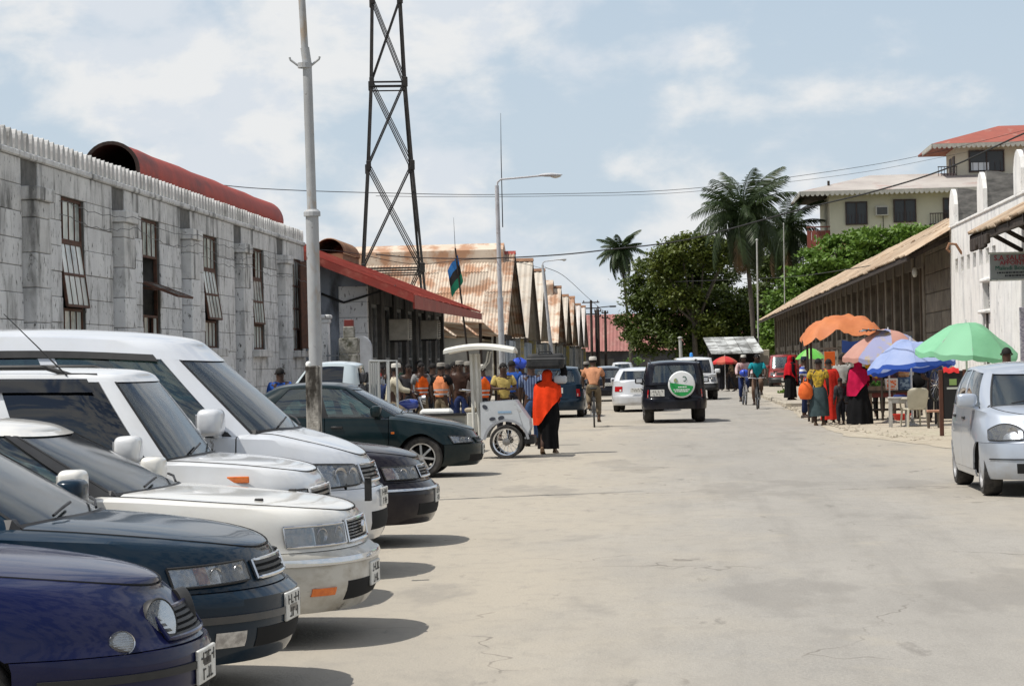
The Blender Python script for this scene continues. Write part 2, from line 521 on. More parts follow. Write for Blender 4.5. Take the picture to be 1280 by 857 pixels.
# ------------------------------------------------------------------ left side: whitewashed customs house
MT['lime'] = mat('mouldy whitewash', (0.66,0.665,0.665), (0.56,0.565,0.57), scale=2.2, rough=0.9, bump=0.5, bscale=30, stretch=(1,1,0.6),
     c3=(0.10,0.098,0.09), scale3=2.6, thr3=(0.52,0.70), stretch3=(1,1,0.33), amt3=0.75, c4=(0.05,0.05,0.047), scale4=14, thr4=(0.58,0.68), stretch4=(1,1,0.5), var=0.05)
MT['limetooth'] = mat('parapet whitewash', (0.50,0.50,0.49), (0.38,0.38,0.37), scale=3, rough=0.9, bump=0.3, bscale=30, c3=(0.14,0.14,0.13), scale3=3.0, thr3=(0.50,0.68), stretch3=(1,1,0.3), amt3=0.8, var=0.12)
MT['limetop'] = mat('black streaked whitewash', (0.62,0.62,0.61), (0.48,0.48,0.475), scale=3, rough=0.9, bump=0.5, bscale=30,
     c3=(0.05,0.05,0.046), scale3=3.4, thr3=(0.50,0.66), stretch3=(1,1,0.22), amt3=0.8, c4=(0.035,0.035,0.033), scale4=15, thr4=(0.60,0.70), stretch4=(1,1,0.5), var=0.08)
MT['joint'] = mat('dark mortar', (0.16,0.155,0.145), (0.09,0.09,0.085), scale=4, rough=0.95)
MT['redroof'] = mat('red painted tin', (0.30,0.045,0.032), (0.22,0.04,0.03), scale=1.4, rough=0.5, var=0.10, c3=(0.36,0.11,0.08), scale3=2.5, thr3=(0.5,0.7), bump=0.2, bscale=8)
MT['barrel'] = mat('oxide red sheet', (0.36,0.040,0.018), (0.27,0.033,0.018), scale=1.6, rough=0.6, bump=0.4, bscale=6, c3=(0.10,0.025,0.02), scale3=1.2, thr3=(0.5,0.72), stretch3=(1,0.4,1))
MT['rust2'] = mat('pale rusty tin', (0.47,0.43,0.37), (0.40,0.35,0.29), scale=0.8, rough=0.8, c3=(0.30,0.19,0.12), scale3=0.9, thr3=(0.54,0.66), amt3=0.7, var=0.15, bump=0.2, bscale=10)
MT['rust3'] = mat('whitish tin', (0.52,0.49,0.46), (0.44,0.40,0.37), scale=0.8, rough=0.8, c3=(0.36,0.25,0.2), scale3=0.9, thr3=(0.56,0.7), amt3=0.6, var=0.12, bump=0.2, bscale=10)
MT['rust'] = mat('rusty tin', (0.50,0.425,0.345), (0.43,0.35,0.275), scale=0.8, rough=0.8, c3=(0.30,0.15,0.08), scale3=0.75, thr3=(0.47,0.58), stretch3=(1,1,0.8), amt3=0.85, c4=(0.2,0.10,0.055), scale4=3.4, thr4=(0.62,0.74), var=0.2, bump=0.2, bscale=10)
MT['rustd'] = mat('dark rusty tin', (0.16,0.085,0.05), (0.26,0.14,0.08), scale=2, rough=0.85, var=0.2)
MT['wood'] = mat('weathered timber', (0.17,0.13,0.095), (0.09,0.07,0.055), scale=3, rough=0.85, stretch=(4,4,0.4), var=0.15)
MT['dkwood'] = mat('dark timber', (0.05,0.036,0.028), (0.025,0.02,0.017), scale=3, rough=0.85, stretch=(4,4,0.4))
MT['rustframe'] = mat('rusty window frame', (0.12,0.055,0.036), (0.07,0.042,0.032), scale=12, rough=0.8)
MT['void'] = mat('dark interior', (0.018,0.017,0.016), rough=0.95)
MT['dustglass'] = mat('dusty window pane', (0.44,0.50,0.47), (0.60,0.63,0.60), scale=1.7, rough=0.18, spec=0.8, c3=(0.16,0.20,0.19), scale3=1.3, thr3=(0.50,0.66), var=0.2)  # pale greenish reflection of the panes is mixed into the dusty colour
MT['steelbl'] = mat('black painted steel', (0.012,0.012,0.013), (0.028,0.024,0.022), scale=5, rough=0.6)
MT['wire'] = mat('black cable', (0.02,0.02,0.02), rough=0.7)
_meshcache = {}
def boxmesh(name, dx, dy, dz, m, bev=0.012):
 key = (name, round(dx,3), round(dy,3), round(dz,3), m.name)
 if key not in _meshcache:
  _meshcache[key] = MB().bbox(-dx/2, dx/2, -dy/2, dy/2, -dz/2, dz/2, bev).mesh(name, m)
 return _meshcache[key]
def block(name, x0, x1, y0, y1, z0, z1, m, parent, bev=0.012):
 c = Vector(((x0+x1)/2, (y0+y1)/2, (z0+z1)/2))
 return ob(name, boxmesh(name, x1-x0, y1-y0, z1-z0, m, bev), parent, c - parent.location)
def corrugated(dx, dy, n, amp, m, name='roof_sheet', th=0.0):
 """corrugated sheet, ridges along y, centred, in the xy plane"""
 key = (name, round(dx,3), round(dy,3), n, m.name)
 if key not in _meshcache:
  rows = []
  for j in (0, 1):
   rows.append([(-dx/2+dx*i/(2*n), -dy/2+dy*j, amp*(1 if i % 2 else -1)) for i in range(2*n+1)])
  mb = MB(); mb.grid(rows)
  mb.grid([[(p[0], p[1], p[2]-0.012) for p in r] for r in rows])
  _meshcache[key] = mb.mesh(name, m)
 return _meshcache[key]
def frame_matrix(o, ex, ey, ez):
 M = Matrix((ex, ey, ez)).transposed().to_4x4()
 M.translation = o
 return M
def white_house():
 X = -9.5
 root = thing('stone_building', 'long whitewashed stone building with mouldy blocks and toothed parapet behind the parked cars', 'building', (X-3, 47, 0))
 par = root
 d0, d1 = 28.9, 61.0
 ztop = 4.82
 # core wall with window openings, seen only in the joints
 bays = [34.55+5.66*k for k in range(-1, 6)]            # pilaster centres
 wins = [b+2.55+0.0 for b in bays[:-1] if b+3.4 < d1]
 ww, wz0, wz1 = 1.5, 2.08, 4.42
 ys = [d0] + sum([[w-ww/2, w+ww/2] for w in wins], []) + [d1]
 mb = MB()
 for k in range(0, len(ys), 2): mb.box(X-0.45, X-0.02, ys[k], ys[k+1], 0, ztop)
 for w in wins:
  mb.box(X-0.45, X-0.02, w-ww/2, w+ww/2, 0, wz0); mb.box(X-0.45, X-0.02, w-ww/2, w+ww/2, wz1, ztop)
 mb.box(-14.5, X-0.5, d0, d0+0.2, 0, ztop+0.5); mb.box(-18.5, X-0.6, d0, d1, 0, 0.05)
 mb.box(-18.6, -18.5, d0, d1, 0, 4.6)
 mb.build('wall', MT['joint'], par, world=True)
 # stone blocks
 ch = 0.4
 r2 = random.Random(3)
 zc = 0.02+ch*2
 row = 2
 while zc < ztop-0.05:
  z0, z1 = zc+0.004, min(zc+ch-0.004, ztop)
  top = zc > 4.0
  m = MT['limetop'] if top else MT['lime']
  spans = []
  for i in range(len(bays)-1):
   a, b = bays[i]+0.46, bays[i+1]-0.46
   w = [q for q in wins if a < q < b]
   if w and zc+ch*0.5 > wz0 and zc+ch*0.5 < wz1:
    spans += [(a, w[0]-ww/2), (w[0]+ww/2, b)]
   else: spans.append((a, b))
  spans.append((bays[-1]+0.46, d1))
  for (a, b) in spans:
   a = max(a, d0); b = min(b, d1)
   if b-a < 0.2: continue
   n = max(1, round((b-a)/1.65))
   cuts = [a]+[a+(b-a)*(k+(0.22 if row % 2 else -0.1)*(1 if n > 1 else 0))/n for k in range(1, n)]+[b]
   for k in range(n):
    block('stone_block', X-0.06, X+0.004*r2.randint(-1, 2), cuts[k]+0.004, cuts[k+1]-0.004, z0, z1, m, par, 0.008)
  zc += ch; row += 1
 # below the third course the wall hides behind the cars: plain plinth
 MB().bbox(X-0.06, X+0.01, d0, d1, 0, 0.02+ch*2, 0.02).build('plinth', MT['lime'], par, world=True)
 # pilasters of big blocks
 for b in bays:
  if b < d0+0.5 or b > d1: continue
  z = 0.82
  while z < 4.15:
   block('pilaster_block', X-0.05, X+0.2, b-0.42, b+0.42, z+0.004, min(z+0.52, 4.2)-0.004, MT['lime'] if z < 3.4 else MT['limetop'], par)
   z += 0.52
  block('pilaster_cap', X-0.05, X+0.26, b-0.47, b+0.47, 4.2, 4.4, MT['limetop'], par)
  block('pilaster_base', X-0.05, X+0.25, b-0.46, b+0.46, 0, 0.82, MT['lime'], par)
 # cornice and toothed parapet
 MB().bbox(X-0.4, X+0.05, d0, d1, ztop+0.002, ztop+0.1, 0.02).build('cornice', MT['limetop'], par, world=True)
 prof = [(-0.085,0),(0.085,0),(0.085,0.17),(0.07,0.24),(0.035,0.295),(0,0.315),(-0.035,0.295),(-0.07,0.24),(-0.085,0.17)]
 mm = MB().prism(prof, 'x', -0.05, 0.06).mesh('parapet_tooth', MT['limetooth'])
 y = d0+0.2
 while y < d1:
  o = ob('parapet_tooth', mm, par, Vector((X-0.06, y, ztop+0.09))-root.location, (0, 0, R(rnd.uniform(-1.5, 1.5))))
  o.scale = (1, 1, rnd.uniform(0.97, 1.03))
  y += 0.3
 # windows
 for wi, w in enumerate(wins):
  wo = bpy.data.objects.new('window', None); col.objects.link(wo); wo.parent = root
  wo.location = Vector((X-0.09, w, wz0))-root.location
  L = lambda mb_, nm, m_: mb_.build(nm, m_, wo)
  H = wz1-wz0
  fr = MB()
  t = 0.03
  fr.box(-0.03, 0.03, -ww/2, -ww/2+t*1.6, 0, H); fr.box(-0.03, 0.03, ww/2-t*1.6, ww/2, 0, H)
  fr.box(-0.03, 0.03, -ww/2+t*1.6, ww/2-t*1.6, H-t*1.6, H); fr.box(-0.03, 0.03, -ww/2+t*1.6, ww/2-t*1.6, 0, t*1.6)
  tiers = [0, 0.56, 1.08, 1.66, H]
  for z in tiers[1:-1]: fr.box(-0.028, 0.028, -ww/2+t*1.6, ww/2-t*1.6, z-0.022, z+0.022)
  fr.build('window_frame', MT['rustframe'], wo)
  block('window_sill', X-0.3, X+0.16, w-ww/2-0.16, w+ww/2+0.16, wz0-0.17, wz0-0.002, MT['limetop'], root)
  tilt = {0: 0, 1: 7, 2: 68, 3: 8, 4: 4}.get(wi, 0)
  for ti in range(4):
   z0, z1 = tiers[ti]+0.025, tiers[ti+1]-0.025
   sash = ti in (1, 2)
   if sash and tilt:
    if ti == 2: continue
    z1 = tiers[3]-0.025
    T = Matrix.Translation((0.02, 0, z1)) @ Matrix.Rotation(R(-tilt), 4, 'Y')
    if tilt > 30: T = Matrix.Translation((0.02, 0, tiers[2]+0.1)) @ Matrix.Rotation(R(-tilt), 4, 'Y')
    hh = z1-z0 if tilt < 30 else 0.75
    sb = MB()
    for (a, b, c, d) in ((-ww/2+0.05, -ww/2+0.09, -hh, 0), (ww/2-0.09, ww/2-0.05, -hh, 0), (-ww/2+0.09, ww/2-0.09, -hh, -hh+0.04), (-ww/2+0.09, ww/2-0.09, -0.04, 0), (-ww/2+0.09, ww/2-0.09, -hh*0.52, -hh*0.48)):
     sb.box(-0.02, 0.02, a, b, c, d, T=T)
    for k in (1, 2, 3):
     yb = -ww/2+0.07+(ww-0.14)*k/4
     sb.box(-0.012, 0.012, yb-0.012, yb+0.012, -hh+0.04, -hh*0.52, T=T); sb.box(-0.012, 0.012, yb-0.012, yb+0.012, -hh*0.48, -0.04, T=T)
    sb.build('open_sash', MT['rustframe'], wo)
    for k in range(4):
     for (c, d) in ((-hh+0.04, -hh*0.52), (-hh*0.48, -0.04)):
      ya = -ww/2+0.07+(ww-0.14)*k/4+0.014
      MB().box(-0.004, 0.004, ya, ya+(ww-0.14)/4-0.028, c, d, T=T).build('pane', MT['dustglass'], wo)
    continue
   bars = MB()
   for k in (1, 2, 3):
    yb = -ww/2+ww*k/4
    bars.box(-0.02, 0.02, yb-0.012, yb+0.012, z0, z1)
    ob('glazing_bar', MB().box(-0.02, 0.02, yb-0.012, yb+0.012, z0, z1).mesh('glazing_bar', MT['rustframe']), wo)
   for k in range(4):
    if (wi*7+ti*3+k) % 11 == 5: continue          # a missing pane
    y0 = -ww/2+ww*k/4+0.013; y1 = y0+ww/4-0.026
    if k == 0: y0 += 0.036
    if k == 3: y1 -= 0.036
    MB().box(-0.004, 0.004, y0, y1, z0, z1).build('pane', MT['dustglass'], wo)
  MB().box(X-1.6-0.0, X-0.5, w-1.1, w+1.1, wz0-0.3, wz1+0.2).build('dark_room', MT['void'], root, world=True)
  if wi == len(wins)-1:
   MB().bbox(-0.02, 0.03, 0, 0.7, 0.05, H-0.05, 0.01, T=Matrix.Translation((0.16, 0.05, 0)) @ Matrix.Rotation(R(-35), 4, 'Z')).build('shutter', MT['rustframe'], wo)
 # slack cables along the wall
 for (z, a, b, sag) in ((4.30, 35.2, 61, 0.10), (4.12, 35.2, 52, 0.16), (3.9, 46, 61, 0.1)):
  pts = []
  for k in range(60):
   y = a+(b-a)*k/59
   pts.append((X+0.30+0.02*math.sin(y*3), y, z-sag*abs(math.sin((y-34.55)/5.66*PI))-0.02*math.sin(y*7)))
  MB().tube(pts, 0.006, 5).build('wall_cable', mat('grey cable', (0.12,0.12,0.12), rough=0.7), root, world=True)
 # roof behind the parapet
 z0, z1, xa, xb = 4.75, 6.3, X-0.5, -14.0
 L = math.hypot(xb-xa, z1-z0)
 ex = Vector((0,1,0)); ey = Vector((xb-xa, 0, z1-z0)).normalized(); ez = ex.cross(ey)
 cm = corrugated(1.0, L, 8, 0.02, MT['redroof'])
 for side in (1, -1):
  for k in range(32):
   o = ob('roof_sheet', cm, root)
   mid = Vector(((xa+xb)/2 if side > 0 else xb-(xa-xb)/2*-1*-1, d0+0.5+k*1.0, (z0+z1)/2))
   if side > 0: M = frame_matrix(mid, ex, ey, ez)
   else: M = frame_matrix(Vector((xb+(xb-xa)/2, d0+0.5+k*1.0, (z0+z1)/2)), ex, Vector((xa-xb, 0, z1-z0)).normalized(), ex.cross(Vector((xa-xb, 0, z1-z0)).normalized()))
   o.matrix_local = Matrix.Translation(-root.location) @ M
 # red barrel ventilator standing on the roof
 bx, bz, br = -11.3, 5.76, 0.57
 rb = thing('barrel_ventilator', 'long oxide red barrel roof ventilator on the whitewashed building', 'roof vent', (bx, 58, 5.2))
 a0, a1 = 47.3, 65.3
 mb = MB()
 ring = lambda r, y, s=1.0: [(bx+r*math.cos(t), y, bz+r*math.sin(t)*s) for t in lin(R(-38), R(218), 26)]
 ysr = lin(a0, a1, 14)
 wob = [0.012*math.sin(i*2.1) for i in range(14)]
 rows = [ring(br+wob[i], ysr[i]) for i in range(14)]
 for t in (0.35, 0.62, 0.84, 0.97): rows.append(ring(br*math.sqrt(1-t*t), a1+t*0.75, 1.0))
 inner = [ring(br-0.035+wob[i], ysr[i]) for i in range(14)] + [ring(max(0.05, (br-0.03)*math.sqrt(1-t*t)), a1+t*0.71) for t in (0.35, 0.62, 0.84, 0.97)]
 mb.grid(rows)
 mb.build('barrel_shell', MT['barrel'], rb, 50, world=True)
 MB().grid(inner).build('shell_lining', MT['dkwood'], rb, 50, world=True)  # dark colour stands for the shade inside the barrel
 mb = MB()
 for y in (a0, a0+0.08): pass
 mb.grid([[(bx+(br+dr)*math.cos(t), a0+dy, bz+(br+dr)*math.sin(t)) for (dr, dy) in ((0.02,-0.03),(-0.05,-0.03),(-0.05,0.04),(0.02,0.04),(0.02,-0.03))] for t in lin(R(-38), R(218), 26)])
 mb.build('rim', MT['dkwood'], rb, 40, world=True)
 mb = MB()
 mb.box(bx+0.40, bx+0.50, a0+0.1, a1+0.3, 4.9, 5.50); mb.box(bx-0.5, bx-0.40, a0+0.1, a1+0.3, 4.9, 5.5)
 mb.box(bx-0.4, bx+0.4, a1+0.2, a1+0.28, 4.9, 5.9)
 mb.build('ventilator_base', MT['dkwood'], rb, world=True)  # dark sides paint in the shadow below the barrel
 for k in range(8):
  y = a0+0.6+k*2.5
  MB().box(bx+0.38, bx+0.46, y, y+0.1, 5.5, 5.8).build('bracket', MT['dkwood'], rb, world=True)
 # a rusty short one further back
 rb = thing('barrel_ventilator', 'short rusty ribbed roof ventilator behind the red gable roof', 'roof vent', (-11.2, 80, 5.0))
 mb = MB(); rows = []
 for i in range(40):
  y = 78+i*0.12; r = 0.5+(0.03 if i % 2 else 0)
  if i > 34: r *= 1-(i-34)*0.09
  rows.append([(-11.3+r*math.cos(t), y, 5.45+r*math.sin(t)) for t in lin(0, PI, 16)])
 mb.grid(rows); mb.build('barrel_shell', MT['rustd'], rb, world=True)
 MB().box(-11.75, -10.85, 78.1, 82.2, 4.7, 5.46).build('ventilator_base', MT['rustd'], rb, world=True)
def dark_building():
 X = -8.0; d0, d1 = 62.0, 83.0
 root = thing('gable_building', 'shaded office building with red tin roof, wide eave and air conditioners', 'building', (X-2, 72, 0))
 sm = mat('blue grey plaster', (0.30,0.335,0.39), (0.22,0.25,0.30), scale=1.5, rough=0.9, c3=(0.06,0.062,0.065), scale3=1.3, thr3=(0.5,0.66), stretch3=(1,1,0.3), bump=0.3, bscale=20)  # bluish shade under the eave is put into the base colour
 sl = lambda x: 3.45+0.41*(-6.65-x)
 # gable wall facing down the street towards us
 mb = MB(); mb.prism([(-19.5,0),(X,0),(X,sl(X)-0.03),(-13.2,sl(-13.2)-0.03),(-19.5,3.9)], 'y', d0, d0+0.3); mb.build('gable_wall', sm, root, world=True)
 # quoin blocks on the corner
 for k in range(9):
  z = k*0.42
  block('quoin_stone', X-0.75, X+0.02, d0-0.03, d0+0.2, z+0.004, z+0.416, MT['lime'], root)
 # street wall: piers with openings
 bays = lin(d0+0.3, d1, 8)
 wm = mat('grimy plaster', (0.12,0.117,0.11), (0.07,0.07,0.068), scale=2, rough=0.9, c3=(0.04,0.04,0.04), scale3=1.5, stretch3=(1,1,0.4))  # wall colour darkened to carry the shade under the eave
 pale = mat('pale window paint', (0.28,0.29,0.29), (0.16,0.165,0.165), scale=8, rough=0.7)  # pale paint lowered in colour for the deep shade here
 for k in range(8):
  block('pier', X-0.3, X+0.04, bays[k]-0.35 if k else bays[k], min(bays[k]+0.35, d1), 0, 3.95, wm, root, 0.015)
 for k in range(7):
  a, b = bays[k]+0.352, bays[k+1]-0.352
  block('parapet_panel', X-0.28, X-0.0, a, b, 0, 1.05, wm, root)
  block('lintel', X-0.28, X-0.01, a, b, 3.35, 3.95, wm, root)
  wo = bpy.data.objects.new('window', None); col.objects.link(wo); wo.parent = root
  wo.location = Vector((X-0.15, (a+b)/2, 1.06))-root.location
  hw, H = (b-a)/2, 2.28
  for (y0, y1, z0, z1) in ((-hw,-hw+0.09,0,H),(hw-0.09,hw,0,H),(-0.045,0.045,0.092,H-0.09),(-hw+0.09,hw-0.09,0,0.09),(-hw+0.09,hw-0.09,H-0.088,H)):
   MB().box(-0.05, 0.05, y0, y1, z0, z1).build('window_frame', pale, wo)
  for (y0, y1) in ((-hw+0.092, -0.047), (0.047, hw-0.092)):
   for (z0, z1) in ((0.1, H*0.33), (H*0.36, H*0.95)):
    MB().box(-0.012, 0.0, y0, y1, z0, z1).build('pane', mat('dark pane', (0.05,0.055,0.06), rough=0.25), wo)
   MB().box(-0.04, 0.045, y0, y1, H*0.33+0.002, H*0.36-0.002).build('transom', pale, wo)
  MB().bbox(-0.02, 0.22, -hw-0.1, hw+0.1, -0.12, -0.005, 0.01).build('window_sill', pale, wo)
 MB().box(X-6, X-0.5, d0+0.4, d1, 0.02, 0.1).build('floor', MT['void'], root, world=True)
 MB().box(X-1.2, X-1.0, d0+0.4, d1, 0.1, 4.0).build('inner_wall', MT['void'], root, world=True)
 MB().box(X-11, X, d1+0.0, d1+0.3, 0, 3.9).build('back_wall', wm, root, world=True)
 # red tin roof in sheets, near slope and far slope
 e0, r0 = (-6.65, 3.45), (-13.4, sl(-13.4))
 ex = Vector((0,1,0)); ey = Vector((e0[0]-r0[0], 0, e0[1]-r0[1])).normalized()
 Ls = math.hypot(e0[0]-r0[0], e0[1]-r0[1])
 cm = corrugated(0.98, Ls, 9, 0.022, MT['redroof'])
 n = int((d1+0.4-61.2)/0.95)
 for k in range(n):
  o = ob('roof_sheet', cm, root)
  M = frame_matrix(Vector(((e0[0]+r0[0])/2, 61.2+0.47+k*0.95, (e0[1]+r0[1])/2+0.03+0.012*(k % 2))), ex, ey, ex.cross(ey))
  o.matrix_local = Matrix.Translation(-root.location) @ M
 MB().prism([(-13.4, sl(-13.4)+0.05), (-20.5, 3.6), (-20.5, 3.5), (-13.4, sl(-13.4)-0.05)], 'y', 61.2, d1+0.4).build('back_roof', MT['redroof'], root, world=True)
 # barge board on the near rake, fascia along the eave
 ang = math.atan2(r0[1]-e0[1], e0[0]-r0[0])
 mb = MB(); mb.prism([(e0[0], e0[1]-0.17), (e0[0], e0[1]+0.05), (r0[0], r0[1]+0.05), (r0[0], r0[1]-0.13)], 'y', 61.12, 61.18); mb.build('barge_board', MT['redroof'], root, world=True)
 mb = MB(); mb.add([(e0[0]+0.02,61.2,3.12),(e0[0]+0.02,83.3,3.22),(e0[0]+0.02,83.3,3.44),(e0[0]+0.02,61.2,3.48),(e0[0]-0.03,61.2,3.12),(e0[0]-0.03,83.3,3.22),(e0[0]-0.03,83.3,3.44),(e0[0]-0.03,61.2,3.48)],
  [(0,1,2,3),(7,6,5,4),(0,4,5,1),(1,5,6,2),(2,6,7,3),(3,7,4,0)]); mb.build('fascia', MT['redroof'], root, world=True)
 for k in range(12):
  y = 61.6+k*1.9
  mb = MB(); mb.prism([(e0[0]-0.05, e0[1]-0.16), (e0[0]-0.05, e0[1]-0.02), (X-0.2, sl(X-0.2)-0.02), (X-0.2, sl(X-0.2)-0.16)], 'y', y, y+0.1); mb.build('rafter', MT['dkwood'], root, world=True)
 # air conditioners on the wall
 acm = mat('air conditioner casing', (0.52,0.50,0.44), (0.4,0.38,0.33), scale=5, rough=0.6)
 for (px, lab) in ((500, 'box air conditioner on the shaded wall under the red eave, next to the corner'), (538, 'box air conditioner on the shaded wall under the red eave, further from the corner')):
  y = 2933*7.7/(VPX-px)
  z = P(px, 412, y).z
  t = thing('air_conditioner', lab, 'air conditioner', (X+0.04, y, z))
  MB().bbox(-0.02, 0.55, -0.42, 0.42, -0.3, 0.3, 0.02).build('casing', acm, t)
  for k in range(9): MB().box(0.551, 0.565, -0.36, 0.36, -0.25+k*0.058, -0.225+k*0.058).build('louvre', acm, t)
  MB().box(0.552, 0.556, -0.37, 0.37, -0.27, 0.27).build('grille_back', MT['void'], t)
  MB().box(0.0, 0.5, -0.38, -0.34, -0.36, -0.3).build('bracket', MT['steelbl'], t)
 # lamp and conduit on the gable
 MB().tube([(-9.2, 61.95, 3.6), (-8.6, 61.93, 3.35), (-8.05, 61.93, 3.5), (-7.2, 61.9, 3.75)], 0.03, 6).build('slack_cable', MT['wire'], root, world=True)
def gate():
 # whitewashed gate pillar with a cap, mossy stone pillar, fence rails between
 p = P(405, 430, 57.5); t = thing('gate_pillar', 'slim white gate pillar with projecting cap beside the tall post', 'pillar', (p.x, p.y, 0))
 MB().bbox(-0.14, 0.14, -0.14, 0.14, 0, 2.82, 0.02).build('shaft', MT['lime'], t)
 MB().bbox(-0.2, 0.2, -0.2, 0.2, 2.82, 2.93, 0.03).build('cap', MT['lime'], t)
 MB().bbox(-0.17, 0.17, -0.17, 0.17, 2.72, 2.82, 0.02).build('moulding', MT['lime'], t)
 p = P(437, 440, 57.0); t = thing('gate_pillar', 'mossy stone gate pillar with a short block and red tin on top', 'pillar', (p.x, p.y, 0))
 mm = mat('mossy stone', (0.34,0.33,0.30), (0.16,0.155,0.13), scale=5, rough=0.95, bump=0.8, bscale=16, c3=(0.07,0.07,0.05), scale3=4)
 for k in range(6): MB().bbox(-0.23, 0.23, -0.23, 0.23, k*0.39+0.003, k*0.39+0.387, 0.02).build('stone', mm, t)
 MB().bbox(-0.13, 0.13, -0.13, 0.13, 2.34, 2.62, 0.02).build('top_block', mm, t)
 MB().bbox(-0.11, 0.11, -0.1, 0.1, 2.62, 2.78, 0.01).build('red_tin', mat('red tin', (0.16,0.03,0.025), rough=0.6), t)
 p = P(451, 450, 57.8); t = thing('arched_wall_stub', 'low pale wall stub with rounded top behind the mossy pillar', 'wall', (p.x, p.y, 0))
 mb = MB(); mb.prism([(-0.28,0),(0.28,0),(0.28,2.1)]+[(0.28*math.cos(a), 2.1+0.3*math.sin(a)) for a in lin(0.2, PI-0.2, 9)]+[(-0.28,2.1)], 'y', -0.12, 0.12); mb.build('wall_slab', mat('pale grey plaster', (0.42,0.44,0.47), (0.3,0.31,0.33), scale=2.5, rough=0.9), t)
 p = P(420, 450, 57.3); t = thing('iron_gate', 'narrow grey iron gate between the two gate pillars', 'gate', (p.x, p.y, 0))
 for k in range(5): MB().tube([(-0.2+k*0.09, 0, 0.1), (-0.2+k*0.09, 0, 2.05), (-0.2+k*0.09, 0, 2.2)], [0.013,0.013,0.003], 6).build('bar', mat('grey iron', (0.25,0.27,0.29), rough=0.6), t)
 for z in (0.3, 1.1, 1.9): MB().box(-0.24, 0.22, -0.012, 0.012, z, z+0.04).build('rail', mat('grey iron', (0.25,0.27,0.29), rough=0.6), t)
def tower():
 c = P(490, 335, 105)
 t = thing('lattice_tower', 'tall black lattice steel mast rising behind the red gable roof', 'mast', (c.x, c.y, 0))
 lev = [(0, 3.5), (6.0, 2.62), (10.6, 1.95), (14.35, 1.5), (18.1, 1.25), (21.6, 1.05), (25, 0.9)]
 tw = R(9)
 def corner(i, k):
  z, w = lev[i]; a = tw + PI/4 + k*PI/2
  return Vector((w/2*1.414*math.cos(a), w/2*1.414*math.sin(a), z))
 for k in range(4):
  pts = [corner(i, k) for i in range(len(lev))]
  for i in range(len(lev)-1):
   MB().tube([pts[i], pts[i+1]], 0.075, 4).build('leg', MT['steelbl'], t)
   nx_ = (k+1) % 4
   for (a, b) in ((corner(i, k), corner(i+1, nx_)), (corner(i, nx_), corner(i+1, k))):
    off = Vector((0.05, 0.0, 0))
    MB().tube([a, b], 0.032, 4).build('brace', MT['steelbl'], t)
    MB().tube([a+Vector((0,0,0.16)), b+Vector((0,0,0.16))], 0.026, 4).build('brace', MT['steelbl'], t)
   if i in (1, 3, 5):
    MB().tube([corner(i, k), corner(i, nx_)], 0.055, 4).build('girder', MT['steelbl'], t)
    MB().tube([corner(i, k)+Vector((0,0,-0.22)), corner(i, nx_)+Vector((0,0,-0.22))], 0.04, 4).build('girder', MT['steelbl'], t)
  for i in range(1, len(lev)-1):
   p = corner(i, k); MB().bbox(p.x-0.10, p.x+0.10, p.y-0.10, p.y+0.10, p.z-0.22, p.z+0.22, 0.02).build('gusset_plate', MT['steelbl'], t)
